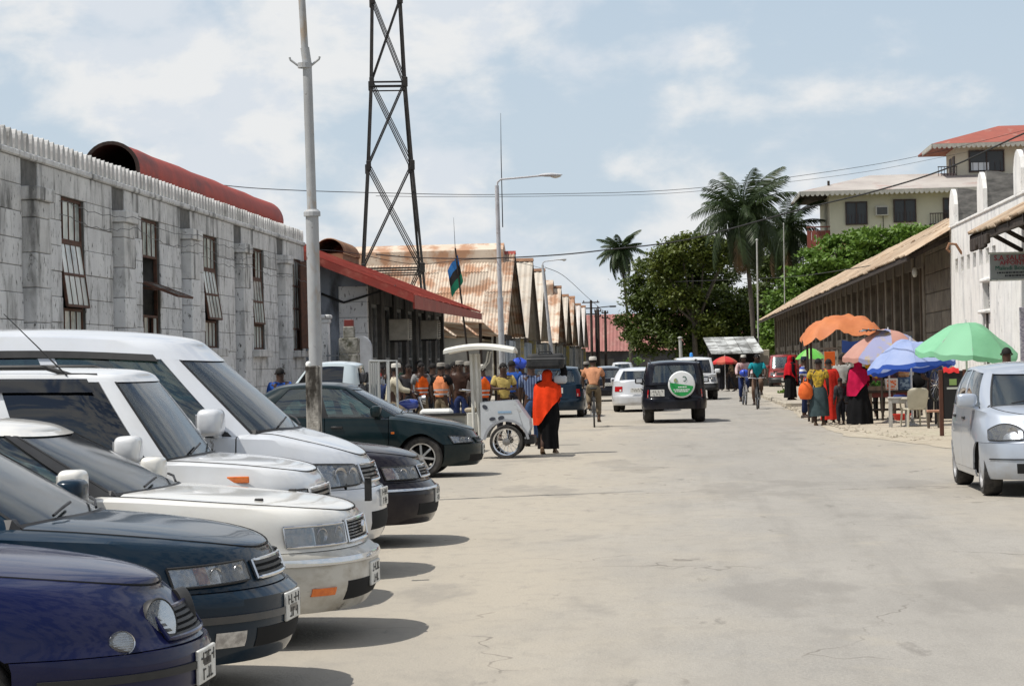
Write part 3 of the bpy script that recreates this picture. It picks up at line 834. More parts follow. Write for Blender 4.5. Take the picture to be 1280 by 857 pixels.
def sheds():
 ds = [129, 146, 160, 184, 197, 210, 224, 237]
 zr = [7.75, 8.1, 8.0, 7.6, 7.3, 7.5, 7.2, 7.3]
 cols_ = [((0.42,0.33,0.08), (0.5,0.55,0.6)), ((0.33,0.30,0.26), (0.40,0.45,0.5)), ((0.24,0.30,0.36), (0.33,0.33,0.31)), ((0.18,0.22,0.25), (0.25,0.26,0.25)),
    ((0.5,0.5,0.47), (0.2,0.22,0.22)), ((0.07,0.20,0.22), (0.3,0.3,0.28)), ((0.05,0.17,0.19), (0.25,0.24,0.22)), ((0.3,0.28,0.24), (0.2,0.2,0.2)), ((0.3,0.25,0.2), (0.2,0.2,0.2))]
 labs = ['rusty tin roofed shed with tall gable, first in the row behind the flag', 'rusty gabled shed second in the row, concrete front', 'rusty gabled shed third in the row with blue grey boards',
   'gabled shed fourth in the row with ridge monitor and dark boards', 'gabled shed fifth in the row with pale front boards', 'gabled shed sixth in the row with teal front boards',
   'pale roofed gabled shed seventh in the row, teal front', 'last gabled shed of the row beside the wooden poles']
 for i, d in enumerate(ds):
  half = min([7.6, 6.6, 6.8, 7.2, 6.2, 6.6, 6.4, 6.4][i], (ds[i+1]-d)*0.52 if i < len(ds)-1 else 6.4)
  xe = -8.35; zl = 3.15
  root = thing('gabled_shed', labs[i], 'shed', (-14, d, 0), group='row of gabled waterfront sheds')
  xw = -29.0 if i == 0 else -16
  # gable front set back under the roof edge
  fx = xe-0.55
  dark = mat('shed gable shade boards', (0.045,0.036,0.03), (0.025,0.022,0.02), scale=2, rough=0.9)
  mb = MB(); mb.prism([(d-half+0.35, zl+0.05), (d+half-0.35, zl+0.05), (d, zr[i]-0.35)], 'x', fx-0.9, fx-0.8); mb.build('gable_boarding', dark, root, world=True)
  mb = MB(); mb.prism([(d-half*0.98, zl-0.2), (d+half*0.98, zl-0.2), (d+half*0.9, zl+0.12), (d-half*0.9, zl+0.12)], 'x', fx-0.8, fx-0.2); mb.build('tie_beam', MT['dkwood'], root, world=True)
  # front wall of boards and posts
  c1, c2 = cols_[i]
  n = 8
  for k in range(n):
   a, b = d-half+2*half*k/n, d-half+2*half*(k+1)/n
   cc = c1 if k < 2 else c2
   mm = mat('shed boards %d %d' % (i, k < 2), cc, tuple(x*0.6 for x in cc), scale=1.6, rough=0.9, stretch=(1,1,0.3), c3=(0.05,0.045,0.04), scale3=2, stretch3=(1,1,0.3), thr3=(0.55,0.7))
   if k in (3, 4): block('door_leaf', fx-0.25, fx-0.12, a+0.02, b-0.02, 0.1, 2.7, mm, root)
   else: block('front_panel', fx-0.22, fx-0.06+0.05*(k % 2), a+0.02, b-0.02, 0.1, zl-0.2, mm, root)
  for s in (-1, 1): block('corner_post', fx-0.3, fx+0.25, d+s*(half-0.2)-0.18, d+s*(half-0.2)+0.18, 0.1, zl-0.05, mat('shed post %d' % (i % 3), [(0.36,0.34,0.30),(0.40,0.32,0.08),(0.3,0.33,0.36)][i % 3], (0.2,0.19,0.17), scale=3, rough=0.9), root)
  MB().box(xw, fx-0.9, d-half+0.1, d-half+0.3, 0, zl-0.1).build('side_wall', mat('shed side wall', (0.25,0.24,0.22), (0.15,0.15,0.14), scale=1, rough=0.9), root, world=True)
  # tin roof sheets
  Ls = math.hypot(half+0.25, zr[i]-zl)
  rfm = [MT['rust'], MT['rust2'], MT['rust2'], MT['rust'], MT['rust2'], MT['rust'], MT['rust3'], MT['rust3'], MT['rust2']][i]
  rows_ = 4 if i == 0 else 2
  w = 1.35 if i == 0 else 2.0
  nx = int((xe-xw)/w)
  for sgn in (-1, 1):
   ey = Vector((0, sgn*(half+0.25), -(zr[i]-zl))).normalized()
   ex = Vector((1,0,0)) if sgn > 0 else Vector((-1,0,0))
   for r in range(rows_):
    cm = corrugated(w, Ls/rows_+0.08, 8 if i == 0 else 6, 0.025, rfm)
    if sgn > 0 and i > 1:
     if r: continue
     cm = corrugated(w, Ls, 6, 0.025, rfm)
    for k in range(nx):
     f = (r+0.5)/rows_ if not (sgn > 0 and i > 1) else 0.5
     o = ob('roof_sheet', cm, root)
     mid = Vector((xe-w*(k+0.5), d, zr[i])) + ey*(Ls*f) + Vector((0, 0, 0.02*((k+r) % 2)+0.015*(rows_-r)))
     o.matrix_local = Matrix.Translation(-root.location) @ frame_matrix(mid, ex, ey, ex.cross(ey))
  MB().prism([(d-0.3, zr[i]-0.1), (d, zr[i]+0.1), (d+0.3, zr[i]-0.1), (d, zr[i]+0.02)], 'x', xw, xe+0.03).build('ridge_cap', MT['rustd'] if i else MT['redroof'], root, world=True)
  for s in (-1, 1):
   mb = MB(); y1 = d+s*(half+0.25)
   mb.prism([(d, zr[i]-0.02), (y1, zl-0.02), (y1, zl-0.24), (d, zr[i]-0.26)], 'x', xe-0.06, xe+0.0)
   mb.build('barge_board', MT['wood'] if i % 2 else MT['dkwood'], root, world=True)
  if i in (0, 3):
   mb = MB(); mb.prism([(d-1.1, zr[i]-0.9), (d-1.1, zr[i]+0.15), (d, zr[i]+0.55), (d+1.1, zr[i]+0.15), (d+1.1, zr[i]-0.9)], 'x', xw+1, xe-0.6+0.0)
   mb.build('ridge_monitor', MT['rust'], root, world=True)
 # lean-to canopy before the first shed
 t = thing('lean_to', 'low tin lean-to canopy between the office building and the first shed', 'canopy', (-8.5, 100, 0))
 a = P(607, 392, 92)
 for (x0, x1) in ((-9.6,-8.7),(-8.68,-7.8),(-7.78,-6.95)):
  mb = MB(); mb.add([(x0,88,3.3),(x1,88,3.2),(x1,96,2.75),(x0,96,2.85),(x0,88,3.27),(x1,88,3.17),(x1,96,2.72),(x0,96,2.82)], [(0,1,2,3),(7,6,5,4),(0,4,5,1),(1,5,6,2),(2,6,7,3),(3,7,4,0)]); mb.build('roof_sheet', MT['rust'], t, world=True)
 for (x, y) in ((-7.1,88.3),(-9.4,88.3),(-7.1,95.6),(-9.4,95.6)): MB().tube([(x,y,0),(x,y,3.2 if y < 90 else 2.8)], 0.06, 6).build('post', MT['dkwood'], t, world=True)
 MB().box(-9.5, -9.4, 88.5, 95.5, 0, 2.7).build('back_panel', MT['dkwood'], t, world=True)
def lamp_post(d, px0, ytop, px1, arm_px, label, r=0.115, aerial=False):
 top = P(px0, ytop, d); x0 = P(px1, 450, d).x
 t = thing('street_lamp', label, 'street lamp', (x0, d, 0))
 m = mat('grey painted steel', (0.46,0.48,0.50), (0.36,0.36,0.37), scale=3, rough=0.55, c3=(0.2,0.18,0.16), scale3=6, thr3=(0.6,0.75))
 tx, tz = top.x-x0, top.z
 MB().tube([(0,0,0),(tx*0.5,0,tz*0.5)], [r,r*0.92], 12).build('lower_pole', m, t, 40)
 MB().tube([(tx*0.5,0,tz*0.5),(tx,0,tz)], [r*0.72,r*0.66], 12).build('upper_pole', m, t, 40)
 ax = (arm_px-px0)/FOC*d
 MB().tube([(tx,0,tz-0.1),(tx+0.03,0,tz+0.12),(tx+0.15,0,tz+0.22),(tx+ax*0.5,0,tz+0.28),(tx+ax*0.72,0,tz+0.32)], 0.035, 8).build('arm', m, t, 40)
 h = MB()
 for_l = ax*0.36
 rows = []
 for k in range(9):
  u = k/8; x = tx+ax*0.66+for_l*u; w = 0.12*math.sin(PI*min(1, 0.12+u*0.86))+0.02
  rows.append([(x, w*math.cos(a), tz+0.32+w*0.6*math.sin(a)*(0.7 if math.sin(a) < 0 else 1)) for a in lin(0, 2*PI, 13)[:-1]])
 h.grid(rows, closed=True); ho = h.build('lamp_head', m, t, 60)
 rows = []
 for k in range(6):
  u = 0.45+0.5*k/5; x = tx+ax*0.66+for_l*u; w = 0.11*math.sin(PI*min(1, (k+0.5)/6.0))
  rows.append([(x, w*math.cos(a), tz+0.29-w*0.8*max(0, -math.sin(a))) for a in lin(PI, 2*PI, 9)])
 MB().grid(rows).build('lamp_glass', mat('lamp bowl', (0.55,0.55,0.5), rough=0.2), ho, 60)
 if aerial: MB().tube([(tx+0.18,0,tz-1.5),(tx+0.18,0,tz+1.0),(tx+0.2,0,tz+2.6)], [0.02,0.016,0.006], 5).build('aerial_rod', MT['wire'], t)
 MB().bbox(-0.12-r, 0.12+r, -0.12-r, 0.12+r, 0, 0.1, 0.03).build('base_plate', m, t)
def posts():
 # tall steel post in the parking row
 d = 27.5
 b = P(393, 520, d); top = P(375, -40, d); st = P(385, 80, d)
 t = thing('tall_post', 'tall pale steel post with side brackets rising through the top of the view', 'post', (b.x, d, 0))
 m = mat('flaking pale paint on steel', (0.36,0.37,0.38), (0.28,0.285,0.29), scale=2.5, rough=0.6, c3=(0.30,0.25,0.20), scale3=5, thr3=(0.56,0.66), stretch3=(1,1,0.4), c4=(0.10,0.08,0.07), scale4=11, thr4=(0.64,0.72))
 q = P(390, 265, d); e = P(394, 455, d)
 MB().tube([(0.0,0,0.9), (e.x-b.x+0.005,0,e.z), (q.x-b.x,0,q.z)], [0.082,0.080,0.077], 14).build('lower_tube', m, t, 40)
 MB().tube([(q.x-b.x,0,q.z-0.02), (st.x-b.x-0.01,0,st.z), (P(381,60,d).x-b.x,0,P(381,60,d).z)], [0.058,0.055,0.053], 14).build('middle_tube', m, t, 40)
 MB().tube([(P(381,62,d).x-b.x,0,P(381,62,d).z), (top.x-b.x,0,top.z), (top.x-b.x-0.02,0,top.z+1.2)], [0.043,0.041,0.036], 12).build('upper_tube', m, t, 40)
 z = P(380,82,d).z; x = P(381,82,d).x-b.x
 MB().lathe([(0.064,-0.03),(0.085,-0.03),(0.085,0.03),(0.064,0.03)], 14, Matrix.Translation((x,0,z)), closed=True).build('collar', m, t)
 for s in (-1, 1): MB().tube([(x+s*0.08,0,z),(x+s*0.17,0,z+0.07),(x+s*0.18,0,z+0.1)], 0.014, 6).build('bracket', m, t)
 zq = q.z
 MB().lathe([(0.089,-0.05),(0.1,-0.05),(0.1,0.0),(0.069,0.03)], 14, Matrix.Translation((q.x-b.x,0,zq))).build('joint_sleeve', m, t)
 s = P(393, 500, 27.0)
 t = thing('weathered_stub_post', 'short mouldy concrete stub post at the foot of the tall steel post', 'post', (s.x, 27.0, 0))
 z1 = P(393, 457, 27.0).z
 mm = mat('mouldy concrete', (0.42,0.40,0.36), (0.25,0.235,0.21), scale=6, rough=0.95, bump=0.8, bscale=18, c3=(0.04,0.035,0.03), scale3=6, thr3=(0.45,0.6), stretch3=(1,1,0.35))
 MB().bbox(-0.085, 0.07, -0.1, 0.1, 0, z1, 0.015).build('shaft', mm, t)
 MB().lathe([(0.03,0),(0.035,0.03),(0.02,0.055),(0.003,0.06)], 10, Matrix.Translation((-0.06,0,z1-0.005))).build('white_stud', mat('white knob', (0.75,0.75,0.72), rough=0.5), t, 60)
 lamp_post(84, 621, 232, 628, 702, 'street lamp with a single arm and thin aerial before the first rusty shed', aerial=True)
 lamp_post(152, 678, 331, 693, 708, 'leaning street lamp beside the second and third rusty sheds', r=0.13)
 # wooden poles at the end of the street
 for (px, y0, d, lab) in ((740, 375, 244, 'wooden power pole with three cross arms, thickest of the trio'), (748.5, 386, 236, 'thin wooden power pole between the other two'), (757.5, 388, 240, 'wooden power pole with a lamp arm nearest the coconut palm')):
  p = P(px, 450, d); h = P(px, y0, d).z
  t = thing('power_pole', lab, 'pole', (p.x, d, 0), group='wooden power poles at the end of the street')
  MB().tube([(0,0,0),(0.03,0,h)], [0.17,0.12], 8).build('pole', MT['dkwood'], t)
  for k, z in enumerate((h-0.3, h-0.9, h-1.5) if px < 745 else (h-0.3, h-0.8)):
   w = 0.9 if px < 745 else 0.35
   MB().box(-w, w, -0.06, 0.06, z, z+0.12).build('cross_arm', MT['dkwood'], t)
   for s in (-0.8, 0.8): MB().lathe([(0.04,0),(0.07,0.06),(0.04,0.16),(0.02,0.18)], 8, Matrix.Translation((s*w,0,z+0.12))).build('insulator', mat('brown insulator', (0.08,0.05,0.04), rough=0.3), t)
  if px > 755: pass
 t = thing('street_lamp', 'distant street lamp arm over the wooden poles', 'street lamp', (P(746,450,238.5).x, 238.5, 0))
 MB().tube([(0,0,0),(0,0,P(746,388,238.5).z)], 0.1, 8).build('pole', MT['steelbl'], t)
 zt = P(746, 385, 238.5).z
 MB().tube([(0,0,zt-0.3),(0.2,0,zt+0.05),(1.5,0,zt+0.15)], 0.05, 6).build('arm', MT['steelbl'], t)
 MB().bbox(1.4, 2.1, -0.12, 0.12, zt+0.05, zt+0.22, 0.05).build('lamp_head', MT['steelbl'], t)
 # flag on its leaning staff
 d = 84.5
 b = P(592, 470, d); tp = P(569, 310, d)
 t = thing('flag', 'blue black and green flag hanging from a leaning staff above the dark eave', 'flag', (b.x, d, 0))
 MB().tube([(0,0,0),(tp.x-b.x,0,tp.z)], [0.045,0.03], 8).build('staff', MT['dkwood'], t)
 MB().tube([(tp.x-b.x,0,tp.z),(P(567,272,d).x-b.x,0,P(567,272,d).z)], [0.012,0.005], 5).build('aerial_wire', MT['wire'], t)
 a = P(572, 318, d); low = P(579, 352, d)
 cloth = MB()
 fl = [mat('flag blue', (0.03,0.16,0.42), rough=0.8), mat('flag black', (0.02,0.02,0.02), rough=0.8), mat('flag green', (0.01,0.16,0.09), rough=0.8)]
 for k in range(3):
  rows = []
  for i in range(4):
   f = (k+i/3)/3
   hoist = a + (low-a)*f
   rr = []
   for j in range(10):
    u = j/9
    rr.append((hoist.x-b.x-u*0.42*(0.9+0.1*f), 0.06*math.sin(u*9+f*2)*u, hoist.z-u*0.55-0.03*math.sin(u*7)))
   rows.append(rr)
  MB().grid(rows).build('stripe', fl[k], t, 60)
white_house(); dark_building(); gate(); tower(); sheds(); posts()
# ------------------------------------------------------------------ right side
MT['coral'] = mat('coral stone', (0.20,0.172,0.135), (0.13,0.113,0.09), scale=2.2, rough=0.95, bump=0.7, bscale=16, c3=(0.09,0.08,0.065), scale3=2, thr3=(0.5,0.68), var=0.14)
MT['tanroof'] = mat('sun bleached tin', (0.42,0.335,0.245), (0.34,0.255,0.18), scale=1.5, rough=0.8, c3=(0.24,0.15,0.09), scale3=1.3, thr3=(0.5,0.66), c4=(0.5,0.46,0.4), scale4=2.5, thr4=(0.62,0.7), var=0.18)
MT['white'] = mat('old white limewash', (0.74,0.73,0.70), (0.66,0.65,0.62), scale=2, rough=0.9, bump=0.4, bscale=14, c3=(0.36,0.365,0.38), scale3=2.2, thr3=(0.50,0.72), stretch3=(1,1,0.3), amt3=0.7, c4=(0.13,0.12,0.11), scale4=9, thr4=(0.62,0.72), stretch4=(1,1,0.45))
def arcade():
 X = 7.5; d0, d1 = 63.2, 168.0
 root = thing('stone_arcade', 'long low stone arcade with tin roof and dark openings behind the umbrellas', 'building', (X+2.5, 110, 0))
 # end pier of coral blocks
 k = 0; z = 0
 while z < 4.75:
  cuts = [d0, d0+2.0+(0.6 if k % 2 else 0), d0+4.2+(0.4 if k % 2 else -0.3), 69.2]
  for a, b in zip(cuts[:-1], cuts[1:]): block('stone_block', X, X+0.5, a+0.006, b-0.006, z+0.006, min(z+0.56, 4.8)-0.006, MT['coral'], root, 0.02)
  # gable return facing us
  for j in range(4): block('stone_block', X+0.502+j*1.2, X+0.502+(j+1)*1.2-0.012, d0, d0+0.4, z+0.006, z+0.554, MT['coral'], root, 0.02)
  z += 0.56; k += 1
 mb = MB(); mb.prism([(X, 4.8), (11.9, 4.8), (9.7, 6.1)], 'y', d0+0.02, d0+0.35); mb.build('gable', MT['coral'], root, world=True)
 # bays
 y = 69.2
 k = 0
 r2 = random.Random(8)
 while y+3.0 < d1:
  block('pillar', X-0.04, X+0.45, y, y+0.55, 0, 4.6, MT['coral'], root, 0.02)
  a, b = y+0.552, y+3.0
  sill = 2.35 if k % 3 else 1.9
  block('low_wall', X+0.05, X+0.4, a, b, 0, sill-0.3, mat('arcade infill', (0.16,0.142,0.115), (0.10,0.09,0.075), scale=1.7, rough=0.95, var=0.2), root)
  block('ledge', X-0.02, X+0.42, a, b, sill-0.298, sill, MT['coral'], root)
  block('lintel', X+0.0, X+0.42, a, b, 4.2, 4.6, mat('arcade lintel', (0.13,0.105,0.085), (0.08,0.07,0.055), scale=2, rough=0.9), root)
  for q in (0.33, 0.66):
   yy = a+(b-a)*q
   if y < 120: block('timber_post', X+0.06, X+0.18, yy-0.06, yy+0.06, sill, 4.2, MT['wood'], root)
  if k == 1:
   block('blue_notice', X-0.05, X-0.03, a+0.3, b-0.6, 1.55, 2.2, mat('blue notice', (0.08,0.22,0.42), (0.3,0.35,0.4), scale=7, rough=0.6), root)
  y += 3.0; k += 1
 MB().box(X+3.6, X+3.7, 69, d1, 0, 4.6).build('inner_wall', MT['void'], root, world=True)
 MB().box(X, X+4.6, d1-0.3, d1, 0, 4.6).build('far_wall', MT['coral'], root, world=True)
 MB().box(X+4.4, X+4.7, d0+0.4, d1, 0, 4.6).build('back_wall', MT['coral'], root, world=True)
 # roof: sheets on both slopes
 e, r = (6.3, 4.27), (9.7, 6.22)
 for side in (1, -1):
  ee = e if side > 0 else (13.1, 4.27)
  ey = Vector((ee[0]-r[0], 0, ee[1]-r[1])).normalized(); ex = Vector((0,1,0))
  Ls = math.hypot(ee[0]-r[0], ee[1]-r[1])
  w = 1.5
  cm = corrugated(w+0.04, Ls/2+0.06, 9, 0.03, MT['tanroof'])
  cl = corrugated(w+0.04, Ls, 6, 0.03, MT['tanroof'])
  n = int((d1+1-62.6)/w)
  for k in range(n):
   for h in (0, 1):
    if side < 0 and h: continue
    o = ob('roof_sheet', cm if side > 0 else cl, root)
    mid = Vector((r[0], 62.6+w*(k+0.5), r[1])) + ey*(Ls*(0.25+0.5*h) if side > 0 else Ls/2) + Vector((0, 0, 0.03*(1-h)+0.015*(k % 2)+r2.uniform(-0.01, 0.02)))
    tl = Matrix.Rotation(R(r2.uniform(-0.7, 0.7)), 4, 'X')
    o.matrix_local = Matrix.Translation(-root.location) @ frame_matrix(mid, ex, ey, ex.cross(ey)) @ tl
 MB().box(e[0]+0.02, e[0]+0.1, 62.7, d1+0.5, 4.10, 4.22).build('eave_board', MT['dkwood'], root, world=True)
 for k in range(40):
  yy = 63+k*2.65
  mb = MB(); mb.prism([(e[0]+0.1, 4.13), (e[0]+0.1, 4.24), (X+0.3, 4.9), (X+0.3, 4.75)], 'y', yy, yy+0.1); mb.build('rafter', MT['dkwood'], root, world=True)
 # lantern under the eave
 p = P(1143.5, 340, 66)
 t = thing('hanging_lantern', 'small pale lantern hanging under the tin eave of the stone arcade', 'lantern', (p.x, 66, 4.4))
 MB().tube([(0,0,0),(0,0,-0.35)], 0.012, 5).build('cord', MT['wire'], t)
 MB().lathe([(0.02,-0.35),(0.05,-0.38),(0.075,-0.47),(0.07,-0.56),(0.04,-0.62),(0.01,-0.63)], 12, Matrix.Identity(4)).build('globe', mat('lantern globe', (0.6,0.6,0.55), rough=0.3), t, 60)
def white_right():
 X = 7.5; d0, d1 = 38.0, 63.0
 root = thing('white_building', 'bright white limewashed building with horned parapet and slot vents', 'building', (X+3, 52, 0))
 zt = 4.92
 slots = [60.9-k*1.62 for k in range(6)]
 slots = [X*FOC/(px-VPX) for px in (1194, 1201, 1208.5, 1216, 1224, 1232, 1240)]
 sz0, sz1 = 3.72, 4.08
 wy, wz0, wz1 = X*FOC/(1229.5-VPX), 2.65, 3.28
 # wall assembled round the openings
 mb = MB()
 def wall(a, b, z0, z1): mb.box(X, X+0.5, a, b, z0, z1)
 wall(d0, d1, 0, wz0); wall(d0, wy-0.55, wz0, wz1); wall(wy+0.55, d1, wz0, wz1); wall(d0, d1, wz1, sz0); wall(d0, d1, sz1, zt)
 hw = 0.3
 edges = [d0]+sum([[s-hw, s+hw] for s in sorted(slots)], [])+[d1]
 for k in range(0, len(edges), 2): wall(edges[k], edges[k+1], sz0, sz1)
 mb.box(X+0.5, X+7, d1-0.5, d1, 0, zt); mb.box(X+0.5, X+7, d0, d0+0.5, 0, zt); mb.box(X+0.5, X+7, d0+0.5, d1-0.5, 4.5, 4.6)
 me = mb.mesh('wall', MT['white']); ob('wall', me, root, world=True)
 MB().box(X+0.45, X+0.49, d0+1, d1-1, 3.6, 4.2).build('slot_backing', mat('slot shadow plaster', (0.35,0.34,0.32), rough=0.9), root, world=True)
 # louvred window with ledge
 wo = bpy.data.objects.new('window', None); col.objects.link(wo); wo.parent = root; wo.location = Vector((X+0.12, wy, wz0))-root.location
 fm = mat('dark window wood', (0.06,0.055,0.05), rough=0.8)
 for k in range(7): MB().box(0.0, 0.06, -0.5, 0.5, 0.05+k*0.085, 0.10+k*0.085).build('louvre', mat('grey louvre', (0.12,0.12,0.11), rough=0.7), wo)
 MB().box(0.08, 0.1, -0.55, 0.55, 0, 0.63).build('backing', MT['void'], wo)
 MB().bbox(-0.26, 0.0, -0.62, 0.6, -0.1, -0.02, 0.02).build('ledge', MT['white'], wo)
 MB().bbox(-0.2, 0.0, -0.64, 0.64, 0.64, 0.72, 0.02).build('hood', MT['white'], wo)
 MB().box(-0.16, -0.121, -0.3, -0.12, -1.7, -0.1).build('drain_chase', fm, wo)
 MB().tube([(-0.2, 0.12, -0.1), (-0.2, 0.12, -1.7)], 0.05, 8).build('drain_pipe', MT['white'], wo, 40)
 # coping and horned merlons
 MB().bbox(X-0.03, X+0.55, d0, d1, zt, zt+0.08, 0.02).build('coping', MT['white'], root, world=True)
 for y in (62.2, 56.6, 50.6, 44.6):
  mb = MB()
  prof = [(-0.55,0),(0.55,0),(0.55,0.5),(0.42,0.74),(0.22,0.88),(0.0,0.93),(-0.22,0.88),(-0.42,0.74),(-0.55,0.5)]
  mb.prism([(y+a, zt+0.08+b) for a, b in prof], 'x', X-0.02, X+0.08); mb.build('merlon', MT['white'], root, world=True)
  # quarter round buttress behind
  pts = [(X+0.082, zt-0.1)] + [(X+0.082+1.35*math.cos(a), zt-0.1+1.1*math.sin(a)) for a in lin(0, PI/2, 9)]
  mb = MB(); mb.prism(pts, 'y', y-0.5, y+0.45); mb.build('curved_buttress', mat('sooty limewash', (0.20,0.195,0.185), (0.09,0.09,0.086), scale=3, rough=0.9, stretch=(1,1,3)), root, world=True)
 # rising tin roof behind the parapet
 mb = MB(); mb.prism([(X+1.2, 4.7), (X+6.5, 6.9), (X+6.5, 6.8), (X+1.2, 4.6)], 'y', 40, 61); mb.build('tin_roof', MT['tanroof'], root, world=True)
 # blue scrawl stains are part of the wall; a lean tin awning on brackets
 t = thing('tin_awning', 'ragged tan tin awning on timber brackets against the white wall', 'awning', (7.0, 46, 4.4))
 cm = corrugated(1.02, 1.35, 8, 0.03, MT['tanroof'])
 r2 = random.Random(5)
 ex = Vector((0,1,0)); ey = Vector((6.35-7.55, 0, -0.62)).normalized()
 for k in range(12):
  o = ob('roof_sheet', cm, t)
  o.matrix_local = Matrix.Translation(-t.location) @ frame_matrix(Vector((6.95, 38.6+k*1.0, 4.42+0.015*(k % 2)+r2.uniform(-0.02, 0.02))), ex, ey, ex.cross(ey)) @ Matrix.Rotation(R(r2.uniform(-1.5, 1.5)), 4, 'Y')
 MB().box(6.42, 6.50, 38.4, 50.3, 3.92, 4.06).build('eave_beam', MT['dkwood'], t, world=True)
 for k in range(7):
  yy = 39+k*1.85
  mb = MB(); mb.prism([(6.40, 3.98), (6.40, 4.10), (7.5, 4.70), (7.5, 4.52)], 'y', yy, yy+0.12); mb.build('rafter', MT['dkwood'], t, world=True)
  MB().tube([(7.49, yy+0.06, 3.75), (6.75, yy+0.06, 4.18)], 0.05, 6).build('strut', MT['dkwood'], t, world=True)
 for k in range(6):
  yy = 47.3+k*0.45
  MB().bbox(6.36, 6.44, yy, yy+0.4, 3.72+r2.uniform(0, 0.12), 4.0, 0.02).build('ragged_board', MT['dkwood'], t, world=True)
 t = thing('wall_lamp', 'rusty curled iron lamp bracket on the white wall', 'lamp bracket', (X, X*FOC/(1201-VPX), 4.3))
 MB().tube([(0,0,-0.15),(-0.15,0,0.1),(-0.32,0,0.12),(-0.38,0,-0.02),(-0.3,0,-0.1)], 0.035, 6).build('curl', MT['rustd'], t)
 # hanging sign facing us
 sd = 49.4
 a = P(1237, 318, sd); b = P(1237, 349, sd)
 w = 2.3; h = a.z-b.z
 t = thing('hanging_sign', 'grey ticket agent sign board with red, green and dark lettering on the white building', 'sign', (a.x, sd, b.z))
 MB().bbox(0, w, -0.03, 0.03, 0, h, 0.01).build('board', mat('grey sign board', (0.36,0.36,0.37), (0.30,0.30,0.31), scale=4, rough=0.6), t)
 MB().bbox(-0.03, w+0.03, -0.04, 0.04, h, h+0.04, 0.01).build('top_rail', MT['white'], t)
 MB().bbox(-0.03, w+0.03, -0.04, 0.04, -0.04, 0, 0.01).build('bottom_rail', MT['white'], t)
 for xx in (0.9, 1.6): MB().tube([(xx,0.0,h+0.02),(xx,0.0,h+0.45)], 0.015, 6).build('hanger', MT['steelbl'], t)
 def text(s, size, x, z, m, nm):
  cu = bpy.data.curves.new(nm, 'FONT'); cu.body = s; cu.size = size; cu.extrude = 0.004; cu.resolution_u = 2
  tmp = bpy.data.objects.new('tmp_text', cu); TMPSC.collection.objects.link(tmp)
  dg = scratch_depsgraph()
  me = bpy.data.meshes.new_from_object(tmp.evaluated_get(dg), depsgraph=dg)
  bpy.data.objects.remove(tmp); bpy.data.curves.remove(cu)
  me.materials.clear(); me.materials.append(m); me.name = nm
  o = ob(nm, me, t, (x, -0.036, z), (R(90), 0, 0))
  return o
 red = mat('red lettering', (0.42,0.02,0.05), rough=0.6); grn = mat('green lettering', (0.01,0.13,0.10), rough=0.6); drk = mat('dark lettering', (0.04,0.04,0.05), rough=0.6)
 text('S.A SALES TICKETS', 0.155, 0.08, h*0.745, red, 'red_line')['kind'] = 'stuff'
 text('APPOINTED AGENT', 0.125, 0.2, h*0.56, red, 'red_line')['kind'] = 'stuff'
 text('Malindi Booking Office', 0.125, 0.1, h*0.36, grn, 'green_line')['kind'] = 'stuff'
 mb = MB(); x = 0.14; k = 0
 while x < 2.1:
  ww = 0.02+0.015*((k*5) % 3); mb.box(x, x+ww, -0.038, -0.031, h*0.22, h*0.28); x += ww+0.014; k += 1
 x = 0.3
 while x < 2.0:
  ww = 0.02+0.015*((k*5) % 3); mb.box(x, x+ww, -0.038, -0.031, h*0.09, h*0.16); x += ww+0.014; k += 1
 mb.build('small_print', drk, t)['kind'] = 'stuff'
 p = P(1274, 384, 47.5)
 t = thing('wall_poster', 'dark printed notice board at the edge of the white building below the ticket sign', 'notice', (p.x, 47.5, P(1274, 470, 47.5).z))
 MB().bbox(0, 0.9, -0.03, 0.03, 0, p.z-P(1274, 470, 47.5).z, 0.01).build('board', mat('purple grey notice', (0.16,0.14,0.2), (0.4,0.38,0.42), scale=18, rough=0.6, stretch=(1,1,2)), t)
 MB().tube([(0.45,0.06,p.z-P(1274, 470, 47.5).z-0.2),(0.45,0.06,-P(1274, 470, 47.5).z)], 0.04, 6).build('post', MT['steelbl'], t)
